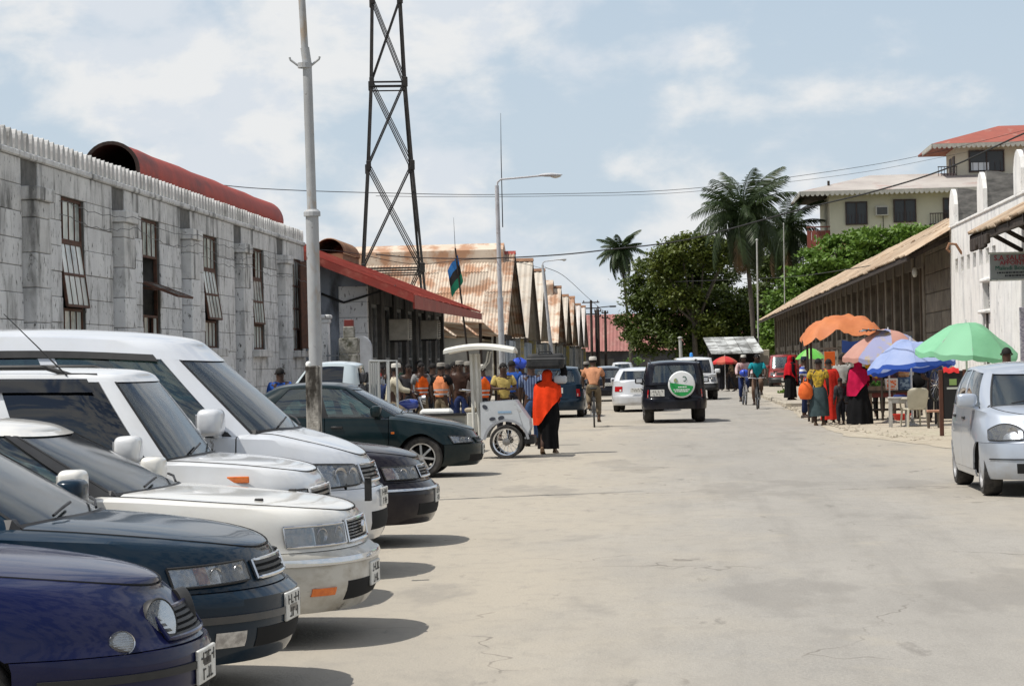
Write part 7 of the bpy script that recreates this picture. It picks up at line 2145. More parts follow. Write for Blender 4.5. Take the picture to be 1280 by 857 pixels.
def person(label, loc, face, h=1.7, pose=None, top=None, sleeve='short', bottom=None, robe=None, head='hair', headm=None, hijab=None, skin=0,
   shoes='shoe', vest=None, group=None, seated=False, lowz=0.0, build=1.0):
 J = {k: Vector(v) for k, v in BASE.items()}
 for k, v in (pose or {}).items(): J[k] = Vector(v)
 J = {k: v*h for k, v in J.items()}
 t = thing('person', label, 'person', loc, face, group)
 R_ = lambda k: k*h
 nodes, idx, edges = [], {}, []
 def add(k, r, co=None):
  idx[k] = len(nodes); nodes.append((J[k] if co is None else co, R_(r)))
 def link(*ks):
  for a, b in zip(ks[:-1], ks[1:]): edges.append((idx[a], idx[b]))
 b_ = build
 for k, r in (('pel',.076*b_),('spi',.068*b_),('che',.080*b_),('nek',.034),('hd0',.052),('hd1',.050)): add(k, r)
 link('pel','spi','che','nek','hd0','hd1')
 for s in 'RL':
  for k, r in (('sh',.042),('el',.028),('wr',.019)): add(k+s, r)
  edges.append((idx['che'], idx['sh'+s])); link('sh'+s, 'el'+s, 'wr'+s)
  for k, r in (('hi',.056*b_),('kn',.036),('an',.024),('to',.020)): add(k+s, r)
  edges.append((idx['pel'], idx['hi'+s])); link('hi'+s, 'kn'+s, 'an'+s, 'to'+s)
  # palm and five fingers
  w = J['wr'+s]; dr = (w-J['el'+s]).normalized(); sd = 1 if s == 'R' else -1
  across = Vector((0, 1, 0)) - dr*dr.y
  across = across.normalized() if across.length > 0.2 else Vector((1,0,0))
  inw = dr.cross(across)*sd*-1
  palm = w+dr*R_(.032)
  add('pa'+s, .017, palm); link('wr'+s, 'pa'+s)
  for fi, (o, l) in enumerate(((.016,.042),(.006,.048),(-.004,.045),(-.014,.036))):
   k1, k2 = 'f%d%s' % (fi, s), 'g%d%s' % (fi, s)
   add(k1, .0058, palm+dr*R_(.02)+across*R_(o)); add(k2, .0048, palm+dr*R_(.02+l*0.75)+across*R_(o)+inw*R_(.014))
   edges.append((idx['pa'+s], idx[k1])); link(k1, k2)
  add('th'+s, .006, w+dr*R_(.022)+across*R_(.026)+inw*R_(.006)); add('tt'+s, .005, w+dr*R_(.046)+across*R_(.034)+inw*R_(.016))
  edges.append((idx['wr'+s], idx['th'+s])); link('th'+s, 'tt'+s)
 me = skin_mesh('body', nodes, edges, SK[skin])
 # face: nose, ears, eyes, mouth joined to the same body mesh
 fb = MB(); hc = (J['hd0']+J['hd1'])/2
 rr = R_(.05)
 fwd = Vector((0,1,0))
 if pose and 'look' in pose: fwd = Vector(pose['look']).normalized()
 sdv = Vector((fwd.y, -fwd.x, 0))
 fb.tube([hc+fwd*rr*0.92+Vector((0,0,R_(.010))), hc+fwd*rr*1.24-Vector((0,0,R_(.008))), hc+fwd*rr*0.95-Vector((0,0,R_(.012)))], [R_(.004),R_(.008),R_(.004)], 6)
 for s in (1, -1): fb.tube([hc+sdv*s*rr*0.95-Vector((0,0,R_(.01))), hc+sdv*s*rr*1.14, hc+sdv*s*rr*0.98+Vector((0,0,R_(.014)))], [R_(.005),R_(.010),R_(.005)], 6)
 fb.tube([hc+fwd*rr*0.93+sdv*rr*0.33-Vector((0,0,R_(.028))), hc+fwd*rr*1.05-Vector((0,0,R_(.029))), hc+fwd*rr*0.93-sdv*rr*0.33-Vector((0,0,R_(.028)))], [R_(.004),R_(.006),R_(.004)], 6)
 bm = bmesh.new(); bm.from_mesh(me)
 f2 = fb.mesh('face', SK[skin], 60); bm.from_mesh(f2)
 bm.to_mesh(me); bm.free(); bpy.data.meshes.remove(f2)
 ob('body', me, t)
 for s in (1, -1):
  c = hc+fwd*rr*0.90+sdv*s*rr*0.40+Vector((0,0,R_(.010)))
  MB().lathe([(R_(.001),-R_(.005)),(R_(.006),-R_(.002)),(R_(.006),R_(.002)),(R_(.001),R_(.005))], 8, Matrix.Translation(c)).build('eye', mat('eye white', (0.5,0.48,0.45), (0.02,0.02,0.02), scale=60, rough=0.3), t, 60)
 # clothes
 if bottom is not None:
  n2 = [(J['pel']+Vector((0,0,R_(.055))), R_(.082*b_)), (J['pel'], R_(.086*b_))]; e2 = [(0,1)]
  for s in 'RL':
   k = len(n2)
   n2 += [(J['hi'+s], R_(.066*b_)), ((J['hi'+s]+J['kn'+s])/2, R_(.054)), (J['kn'+s], R_(.047)), (J['an'+s]+(J['kn'+s]-J['an'+s])*0.12, R_(.038))]
   e2 += [(1,k),(k,k+1),(k+1,k+2),(k+2,k+3)]
  ob('trousers', skin_mesh('trousers', n2, e2, bottom), t)
 if top is not None:
  hem = J['pel']+Vector((0,0,-R_(.005)))
  n2 = [(hem, R_(.094*b_)), (J['spi'], R_(.084*b_)), (J['che'], R_(.092*b_)), (J['nek']-Vector((0,0,R_(.012))), R_(.05))]; e2 = [(0,1),(1,2),(2,3)]
  for s in 'RL':
   k = len(n2)
   if sleeve == 'long': n2 += [(J['sh'+s], R_(.053)), (J['el'+s], R_(.038)), (J['wr'+s]+(J['el'+s]-J['wr'+s])*0.1, R_(.029))]; e2 += [(2,k),(k,k+1),(k+1,k+2)]
   else: n2 += [(J['sh'+s], R_(.053)), (J['sh'+s].lerp(J['el'+s], 0.8), R_(.043))]; e2 += [(2,k),(k,k+1)]
  ob('shirt', skin_mesh('shirt', n2, e2, top, 1), t)
 if vest is not None:
  hem = J['pel']+Vector((0,0,R_(.0)))
  n2 = [(hem, R_(.104*b_)), (J['spi'], R_(.094*b_)), (J['che'], R_(.100*b_)), (J['nek']-Vector((0,0,R_(.02))), R_(.052))]; e2 = [(0,1),(1,2),(2,3)]
  for s in 'RL':
   k = len(n2); n2 += [(J['sh'+s]*0.94+J['che']*0.06, R_(.056))]; e2 += [(2,k)]
  v = ob('safety_vest', skin_mesh('safety_vest', n2, e2, vest, 1), t)
  band = mat('grey reflective band', (0.32,0.30,0.30), rough=0.4)
  for z in (.575, .63):
   c = J['pel'].lerp(J['che'], (z-.53)/.215)
   MB().grid(loft([(c.z+R_(.011), R_(.098*b_), R_(.098*b_), c.x, c.y), (c.z-R_(.011), R_(.1*b_), R_(.1*b_), c.x, c.y)], 20), closed=True).build('reflective_band', band, v, 60)
 if robe is not None:
  m, low, wid = robe
  c, p = J['che'], J['pel']
  an = (J['anR']+J['anL'])/2
  rings = [(J['nek'].z-R_(.012), R_(.045), R_(.045), J['nek'].x, J['nek'].y), (c.z+R_(.05), R_(.115), R_(.075), c.x, c.y), (c.z, R_(.122), R_(.088), c.x, c.y), (J['spi'].z, R_(.105), R_(.088), J['spi'].x, J['spi'].y),
     (p.z, R_(.125), R_(.105), p.x, p.y), (R_(.40), R_(.135), R_(.12), (p.x+an.x)/2, p.y*.8+an.y*.2), (R_(.25), R_(.14*wid), R_(.13*wid), an.x, p.y*.5+an.y*.5), (R_(low), R_(.15*wid), R_(.15*wid), an.x, an.y)]
  rows = loft(rings, 40, 0.085, 9, label.__len__())
  MB().grid(rows, closed=True).build('robe', m, t, 70)
  n2, e2 = [(J['che'], R_(.07))], []
  for s in 'RL':
   k = len(n2); n2 += [(J['sh'+s], R_(.055)), (J['el'+s], R_(.046)), (J['wr'+s], R_(.04))]; e2 += [(0,k),(k,k+1),(k+1,k+2)]
  ob('sleeves', skin_mesh('sleeves', n2, e2, m, 0), t)
 hc2 = J['hd1']
 if head == 'hair':
  rows = [[hc + Vector((rr*1.04*math.cos(e)*math.cos(a), rr*1.05*math.cos(e)*math.sin(a)-rr*0.10, R_(.012)+rr*1.20*math.sin(e))) for a in lin(0, 2*PI, 17)[:-1]] for e in lin(R(-8), R(89), 8)]
  rows[0] = [p+Vector((0,0,R_(.022) if p.y > hc.y+rr*0.5 else 0)) for p in rows[0]]
  MB().grid(rows, closed=True).build('hair', headm or MT['hair'], t, 70)
 elif head == 'cap':
  rows = [[hc + Vector((rr*1.12*k*math.cos(a), rr*1.14*k*math.sin(a), R_(z))) for a in lin(0, 2*PI, 17)[:-1]] for (z, k) in ((.018,1.0),(.045,1.02),(.062,0.96),(.068,0.6),(.069,0.02))]
  MB().grid(rows, closed=True).build('cap', headm, t, 60)
  rows = [[hc + Vector((rr*1.08*math.cos(e)*math.cos(a), rr*1.1*math.cos(e)*math.sin(a)-rr*0.06, R_(.0)+rr*0.5*math.sin(e)*1.6)) for a in lin(0, 2*PI, 17)[:-1]] for e in lin(R(-25), R(40), 4)]
  MB().grid([[p if p.y < hc.y+rr*0.4 else p+Vector((0,-rr*0.35,R_(.014))) for p in r] for r in rows], closed=True).build('hair', MT['hair'], t, 70)
 if hijab is not None:
  m, lowf, wd = hijab
  c = J['che']; p = J['spi']
  rings = [(hc.z+R_(.062), R_(.006), R_(.006), hc.x, hc.y-R_(.006)), (hc.z+R_(.055), R_(.034), R_(.036), hc.x, hc.y-R_(.008)), (hc.z+R_(.02), R_(.058), R_(.058), hc.x, hc.y-R_(.016)), (hc.z-R_(.025), R_(.058), R_(.058), hc.x, hc.y-R_(.02)),
     (J['nek'].z, R_(.060), R_(.06), J['nek'].x, J['nek'].y), (c.z+R_(.055), R_(.135), R_(.092), c.x, c.y), (c.z, R_(.155*wd), R_(.115), c.x, c.y), (p.z, R_(.16*wd), R_(.13), p.x, p.y), (p.z-R_(.10), R_(.165*wd), R_(.14), p.x, p.y), (p.z-R_(.2), R_(.165*wd), R_(.145), p.x, p.y), (p.z-R_(.3), R_(.16*wd), R_(.15), p.x, p.y)]
  lf = lowf if callable(lowf) else (lambda a: lowf)
  rows = loft(rings, 40, 0.075, 8, 1.3, lambda a: R_(lf(a)))
  MB().grid(rows, closed=True).build('headscarf', m, t, 70)
 if shoes:
  for s in 'RL':
   a, b = J['an'+s], J['to'+s]
   d_ = (b-a); d_.z = 0; d_ = d_.normalized() if d_.length > 1e-6 else Vector((0,1,0))
   z0 = min(a.z, b.z)
   mb = MB()
   up_ = Vector((0,0,1)); sdv2 = d_.cross(up_)
   rows = []
   for (u, w, hgt) in ((-0.035,.020,.045),(0.0,.026,.06),(0.05,.028,.045),(0.09,.030,.033),(0.118,.018,.02)):
    c = Vector((a.x, a.y, 0))+d_*R_(u); c.z = max(0.0, (a.z-R_(.042)) if u < 0.05 else (b.z-R_(.016)))
    rows.append([c+sdv2*R_(w)*math.cos(q)+up_*(R_(hgt)*max(0, math.sin(q))) for q in lin(0, PI, 8)]+[c-sdv2*R_(w)*0.9-up_*0.0, c+sdv2*R_(w)*0.9])
   mb.grid(rows, closed=True)
   mb.add([tuple(p) for p in rows[0]], [tuple(range(len(rows[0])))]); mb.add([tuple(p) for p in rows[-1]], [tuple(range(len(rows[-1])))])
   mb.build('shoe', MT[shoes], t, 60)
 return t
# ------------------------------------------------------------------ bicycles, carts
def bicycle(label, loc, rz, m, lean=0.0, group=None, basket=False):
 t = thing('bicycle', label, 'bicycle', loc, rz, group)
 fm = m
 wr = 0.34
 B = Vector((0,-0.53,wr)); F_ = Vector((0,0.56,wr)); bb = Vector((0,-0.08,0.29)); st = Vector((0,-0.22,0.82)); hd = Vector((0,0.38,0.84)); hb = Vector((0,0.42,0.66))
 fr = MB()
 for a, b, r in ((bb, st, .017), (st, hd, .016), (bb, hb, .018), (hd, hb, .02), (Vector((0.05,-0.53,wr)), bb, .011), (Vector((-0.05,-0.53,wr)), bb, .011), (Vector((0.05,-0.53,wr)), st, .010), (Vector((-0.05,-0.53,wr)), st, .010)):
  fr.tube([a, b], r, 6)
 fr.tube([st, st+Vector((0,-0.03,0.12))], .013, 6)
 fr.build('frame', fm, t, 40)
 fk = MB()
 for s in (1, -1): fk.tube([hb+Vector((s*.02,0,0)), hb+Vector((s*.055,0.02,-0.05)), F_+Vector((s*.055,0,0))], .011, 6)
 fk.tube([hd, hd+Vector((0,-0.02,0.14))], .014, 6); fk.build('fork', fm, t, 40)
 for c in (B, F_):
  w = bpy.data.objects.new('wheel', None); col.objects.link(w); w.parent = t; w.location = c
  T = Matrix.Rotation(R(90), 4, 'Y')
  MB().lathe([(wr-.03,-.018),(wr-.006,-.02),(wr,0),(wr-.006,.02),(wr-.03,.018)], 36, T, closed=True).build('tyre', MT['rubber'], w, 40)
  MB().lathe([(wr-.055,-.012),(wr-.028,-.016),(wr-.028,.016),(wr-.055,.012)], 36, T, closed=True).build('rim', MT['chrome'], w, 40)
  sp = MB()
  for k in range(18):
   a = 2*PI*k/18; s = .03 if k % 2 else -.03
   sp.tube([(s, .02*math.cos(a), .02*math.sin(a)), (0, (wr-.05)*math.cos(a+.25), (wr-.05)*math.sin(a+.25))], .0022, 4)
  sp.tube([(-.055,0,0),(.055,0,0)], .022, 8); sp.build('spokes', MT['chrome'], w)['kind'] = 'stuff'
  mg = MB(); mg.grid([[(x, (wr+.03)*math.cos(a), (wr+.03)*math.sin(a)) for x in (-.03,0,.03)] for a in lin(R(20), R(175), 14)]); mg.build('mudguard', fm, w, 40)
 MB().bbox(-.09, .09, -.38, -.12, .935, .985, .02).build('saddle', MT['black'], t)
 MB().tube([(-.28,0.22,.98),(-.27,0.30,1.0),(-.1,0.36,.99),(0,0.36,.97),(.1,0.36,.99),(.27,0.30,1.0),(.28,0.22,.98)], .012, 6).build('handlebar', MT['chrome'], t, 40)
 for (x, y, z) in ((.13,-.08,.13),(-.13,-.08,.45)): MB().bbox(x-.05, x+.05, y-.04, y+.04, z-.012, z+.012, .005).build('pedal', MT['black'], t)
 MB().tube([(.08,-.08,.13),(.08,-.08,.29),(-.08,-.08,.29),(-.08,-.08,.45)], .010, 6).build('crank', MT['chrome'], t)
 cr = MB()
 for x in (-.06, .06): cr.tube([(x,-.3,.74),(x,-.78,.74)], .007, 5)
 for y in (-.4,-.55,-.7): cr.tube([(-.06,y,.74),(.06,y,.74)], .006, 5)
 cr.tube([(.06,-.75,.74),(.05,-.53,wr)], .006, 5); cr.tube([(-.06,-.75,.74),(-.05,-.53,wr)], .006, 5)
 cr.build('carrier', MT['black'], t)
 if basket: MB().bbox(-.18, .18, .42, .68, .78, 1.0, .02).build('basket', MT['wood'], t)
 return t
def ride(h, kR=True):
 """pose of a rider in metres, divided by body height"""
 p = dict(pel=(0,-.25,1.02), spi=(0,-.20,1.18), che=(0,-.10,1.36), nek=(0,-.04,1.49), hd0=(0,.0,1.585), hd1=(0,.005,1.685),
    shR=(.185,-.09,1.43), shL=(-.185,-.09,1.43), elR=(.26,.04,1.20), elL=(-.26,.04,1.20), wrR=(.26,.23,1.04), wrL=(-.26,.23,1.04),
    hiR=(.09,-.23,.98), hiL=(-.09,-.23,.98), knR=(.12,.05,.62), knL=(-.12,.14,.86), anR=(.12,-.11,.22), anL=(-.12,-.06,.53), toR=(.12,.02,.16), toL=(-.12,.07,.48))
 return {k: (v[0]/h, v[1]/h, v[2]/h) for k, v in p.items()}
def cargo_trike():
 d = 40.3; c = G(633, 573); k = FOC/c.y
 X = lambda px: (px-633)/k
 Z = lambda py: (573-py)/k
 t = thing('cargo_tricycle', 'white cargo tricycle with box body and curved canopy beside the green saloon', 'tricycle', (c.x, c.y+0.1, 0))
 bm_ = mat('chipped white box paint', (0.52,0.55,0.58), (0.44,0.46,0.48), scale=3, rough=0.5, c3=(0.22,0.17,0.13), scale3=4.5, thr3=(0.60,0.70), c4=(0.12,0.10,0.09), scale4=9, thr4=(0.66,0.72))
 wm_ = mat('dirty white paint', (0.56,0.56,0.52), (0.46,0.45,0.41), scale=3, rough=0.6, c3=(0.25,0.2,0.15), scale3=5, thr3=(0.6,0.72))
 prof = [(X(601),Z(549)),(X(601),Z(502)),(X(645),Z(500)),(X(662),Z(525)),(X(663),Z(536)),(X(657),Z(549))]
 arch = [(0.36*math.cos(a), 0.28+0.36*math.sin(a)) for a in lin(R(18), R(162), 12)]
 zb = Z(549)
 poly = [(X(601),zb)] + prof[1:5] + [(X(658),zb)] + [p for p in [(0.355*math.cos(a), 0.27+0.36*math.sin(a)) for a in lin(R(12), R(168), 14)]]
 for y0, y1 in ((0.0, 0.025), (0.80, 0.825)):
  mb = MB(); mb.prism(poly, 'y', y0, y1); mb.build('side_panel', bm_, t)
 for a, b in zip(prof[1:5], prof[2:6]):
  nrm = Vector((b[0]-a[0], 0, b[1]-a[1])).normalized(); off = Vector((-nrm.z, 0, nrm.x))*0.02
  mb = MB(); v = [(a[0],0.026,a[1]),(b[0],0.026,b[1]),(b[0],0.799,b[1]),(a[0],0.799,a[1])]
  v += [(p[0]-off.x*1.0, p[1], p[2]-off.z) for p in v]
  mb.add(v, [(0,1,2,3),(7,6,5,4),(0,4,5,1),(1,5,6,2),(2,6,7,3),(3,7,4,0)]); mb.build('cover_panel', bm_, t)
 MB().box(X(601)-0.0, X(601)+0.02, 0.026, 0.799, zb, Z(502)-0.02).build('rear_panel', bm_, t)
 # arch trim, bumper, stickers
 MB().grid([[(0.37*math.cos(a)*q, -0.012, 0.27+0.37*math.sin(a)*q) for q in (0.97, 1.08)] for a in lin(R(8), R(172), 18)]).build('arch_trim', mat('grey plastic trim', (0.30,0.31,0.33), rough=0.5), t)
 MB().bbox(X(654), X(668), 0.05, 0.78, Z(556), Z(545), 0.02).build('bumper', MT['black'], t)
 st = mat('dark sticker', (0.05,0.055,0.07), rough=0.5)
 for (px, py, w, h, a) in ((607,508,.05,.035,35),(616,523,.055,.03,-8),(627,522,.055,.035,-15)):
  T = Matrix.Translation((X(px), -0.004, Z(py))) @ Matrix.Rotation(R(a), 4, 'Y')
  mb = MB(); mb.prism([(w*math.cos(q), h*math.sin(q)) for q in lin(0, 2*PI, 14)[:-1]], 'y', -0.003, 0.003); mb.v = [tuple(T @ Vector(p)) for p in mb.v]; mb.build('sticker', st, t)
 MB().box(X(623), X(640), -0.006, -0.002, Z(516), Z(513.5)).build('faded_lettering', mat('faded blue print', (0.25,0.38,0.52), rough=0.6), t)
 # wheels
 r = 0.285
 for y in (-0.02, 0.84):
  w = bpy.data.objects.new('wheel', None); col.objects.link(w); w.parent = t; w.location = (0, y, r)
  T = Matrix.Rotation(R(90), 4, 'X')
  MB().lathe([(r-.055,-.045),(r-.012,-.05),(r,-.02),(r,.02),(r-.012,.05),(r-.055,.045)], 36, T, closed=True).build('tyre', MT['rubber'], w, 40)
  MB().lathe([(r-.075,-.04),(r-.05,-.045),(r-.05,.045),(r-.075,.04)], 36, T, closed=True).build('rim', MT['chrome'], w, 40)
  sp = MB()
  for k2 in range(16):
   a = 2*PI*k2/16; sp.tube([(.05*math.cos(a), -.02 if k2 % 2 else .02, .05*math.sin(a)), ((r-.06)*math.cos(a+.2), 0, (r-.06)*math.sin(a+.2))], .004, 4)
  sp.build('spokes', MT['chrome'], w)['kind'] = 'stuff'
  MB().lathe([(.02,-.05),(.065,-.045),(.065,.045),(.02,.05)], 16, T).build('hub', MT['steel'], w, 40)
 # rider part: posts, canopy, seat, rear wheel
 for (px, py0, px1) in ((592, 548, 590), (599, 548, 596)):
  for y in (0.1, 0.7): MB().tube([(X(px),y,Z(py0)),(X(px1),y,Z(441))], 0.028, 8).build('canopy_post', wm_, t, 40)
 for y in (0.1, 0.7): MB().tube([(X(600),y,Z(462)),(X(609),y,Z(452)),(X(612),y,Z(438))], 0.014, 6).build('canopy_stay', wm_, t)
 rows = []
 for i in range(13):
  u = i/12; px = 557+88*u
  zz = Z(441.5-8.0*math.sin(PI*(0.12+0.80*u)))+0.03
  rows.append([(X(px), -0.18+1.16*j/6, zz+0.05*math.sin(PI*j/6)) for j in range(7)])
 mb = MB(); mb.grid(rows); mb.grid([[(p[0], p[1], p[2]-0.055) for p in r2] for r2 in rows])
 w_ = 7; h_ = 13; bord = [(0,j) for j in range(7)]+[(i,6) for i in range(1,13)]+[(12,j) for j in range(5,-1,-1)]+[(i,0) for i in range(11,0,-1)]
 for q in range(len(bord)):
  a = bord[q][0]*7+bord[q][1]; b = bord[(q+1) % len(bord)]; b = b[0]*7+b[1]; mb.f.append((a,b,b+91,a+91)); mb.mi.append(0)
 mb.build('canopy', mat('cream canopy', (0.70,0.69,0.63), (0.6,0.58,0.52), scale=2, rough=0.6), t, 40)
 MB().bbox(X(583), X(599), 0.15, 0.65, Z(540), Z(514), 0.02).build('seat_box', wm_, t)
 MB().bbox(X(580), X(600), 0.15, 0.65, Z(514), Z(509), 0.02).build('seat', mat('tan seat vinyl', (0.35,0.3,0.22), rough=0.6), t)
 MB().tube([(X(601),0.4,Z(540)),(X(560),0.4,0.3)], 0.03, 8).build('frame_tube', MT['steelbl'], t)
 MB().tube([(X(574),0.15,Z(486)),(X(588),0.4,Z(488)),(X(588),0.65,Z(488)),(X(574),0.75,Z(486))], 0.013, 6).build('handlebar', MT['chrome'], t, 40)
 w = bpy.data.objects.new('wheel', None); col.objects.link(w); w.parent = t; w.location = (X(553), 0.4, r)
 T = Matrix.Rotation(R(90), 4, 'X')
 MB().lathe([(r-.055,-.045),(r-.012,-.05),(r,-.02),(r,.02),(r-.012,.05),(r-.055,.045)], 30, T, closed=True).build('tyre', MT['rubber'], w, 40)
 MB().lathe([(.02,-.03),(r-.05,-.02),(r-.05,.02),(.02,.03)], 24, T).build('rim', MT['steel'], w, 40)
 # flat handcart behind it
 p = P(540, 530, 43)
 t = thing('flat_handcart', 'flat grey handcart with low sides behind the green saloon bonnet', 'handcart', (p.x, 43, 0))
 zt = P(540, 518, 43).z; zb2 = P(540, 533, 43).z
 gm = mat('grey cart paint', (0.36,0.36,0.32), (0.26,0.26,0.23), scale=3, rough=0.7, c3=(0.12,0.1,0.08), scale3=5, thr3=(0.58,0.7))
 L_ = 0.62
 MB().bbox(-L_, L_, 0, 1.0, zb2-0.05, zb2, 0.01).build('deck', gm, t)
 for y in (0.0, 0.97): MB().bbox(-L_, L_, y, y+0.03, zb2, zt, 0.008).build('side_board', gm, t)
 for x in (-L_, L_-0.03): MB().bbox(x, x+0.03, 0.031, 0.969, zb2, zt, 0.008).build('end_board', gm, t)
 MB().box(-L_-0.02, L_+0.02, -0.03, -0.001, zt-0.03, zt+0.02).build('top_rail', MT['black'], t)
 MB().bbox(-0.25, 0.35, 0.2, 0.6, zb2+0.01, zt+0.10, 0.05).build('cargo_sack', mat('white sack', (0.6,0.6,0.58), rough=0.8), t)
 for x in (-0.38, 0.38):
  w = bpy.data.objects.new('wheel', None); col.objects.link(w); w.parent = t; w.location = (x, -0.02, 0.3)
  MB().lathe([(.21,-.03),(.3,-.03),(.3,.03),(.21,.03)], 24, T, closed=True).build('tyre', MT['rubber'], w, 40)
  MB().lathe([(.02,-.02),(.22,-.015),(.22,.015),(.02,.02)], 24, T).build('rim', MT['steel'], w, 40)
  w2 = bpy.data.objects.new('wheel', None); col.objects.link(w2); w2.parent = t; w2.location = (x, 1.02, 0.3)
  MB().lathe([(.21,-.03),(.3,-.03),(.3,.03),(.21,.03)], 24, T, closed=True).build('tyre', MT['rubber'], w2, 40)
 for x in (-L_-0.45,):
  MB().tube([(-L_,0.1,zb2),(x,0.1,zb2+0.35),(x,0.9,zb2+0.35),(-L_,0.9,zb2)], 0.02, 6).build('push_handle', MT['steel'], t, 40)
def motorbike(px, d, label, rz):
 p = P(px, 500, d)
 t = thing('motorcycle', label, 'motorcycle', (p.x, d, 0), rz)
 T = Matrix.Rotation(R(90), 4, 'Y')
 for y in (-0.62, 0.62):
  w = bpy.data.objects.new('wheel', None); col.objects.link(w); w.parent = t; w.location = (0, y, 0.3)
  MB().lathe([(.22,-.045),(.29,-.05),(.305,0),(.29,.05),(.22,.045)], 30, T, closed=True).build('tyre', MT['rubber'], w, 40)
  MB().lathe([(.03,-.05),(.22,-.02),(.22,.02),(.03,.05)], 24, T).build('rim', MT['alloy'], w, 40)
 rows = [[(w_*math.cos(a), y, z+h_*math.sin(a)) for a in lin(0, 2*PI, 13)[:-1]] for (y, w_, z, h_) in ((-.05,.05,.80,.05),(0.05,.12,.84,.09),(0.22,.14,.86,.11),(0.38,.08,.86,.09),(0.42,.02,.86,.03))]
 MB().grid(rows, closed=True).build('fuel_tank', mat('blue tank paint', (0.03,0.06,0.3), rough=0.3, coat=0.8), t, 60)
 MB().bbox(-.12, .12, -.7, -.02, .76, .84, .03).build('seat', MT['black'], t)
 MB().bbox(-.14, .14, -.12, .25, .34, .68, .05).build('engine', MT['steel'], t)
 fr = MB(); fr.tube([(0,.45,.9),(0,.1,.7),(0,-.3,.62),(0,-.62,.3)], .03, 8); fr.tube([(0,.42,.8),(0,.2,.35),(0,-.2,.35)], .025, 8); fr.build('frame', MT['steelbl'], t, 40)
 fk = MB()
 for s in (.08,-.08): fk.tube([(s,.42,1.0),(s,.62,.3)], .022, 8)
 fk.build('fork', MT['chrome'], t, 40)
 MB().tube([(-.38,.28,1.12),(-.15,.38,1.06),(.15,.38,1.06),(.38,.28,1.12)], .014, 8).build('handlebar', MT['chrome'], t, 40)
 for s in (-.3,.3):
  MB().tube([(s,.33,1.08),(s*1.2,.33,1.28)], .006, 5).build('mirror_stem', MT['chrome'], t)
  MB().lathe([(.005,-.01),(.06,-.008),(.06,.008),(.005,.01)], 12, Matrix.Translation((s*1.2,.33,1.30)) @ Matrix.Rotation(R(90), 4, 'X')).build('mirror', MT['black'], t, 40)
 MB().lathe([(.02,-.08),(.08,-.02),(.095,.05),(.02,.06)], 16, Matrix.Translation((0,.5,.95)) @ Matrix.Rotation(R(-90), 4, 'X')).build('headlamp', MT['reflector'], t, 40)
 MB().tube([(.16,.1,.35),(.17,-.3,.33),(.17,-.75,.42)], .045, 8).build('exhaust', MT['chrome'], t, 40)
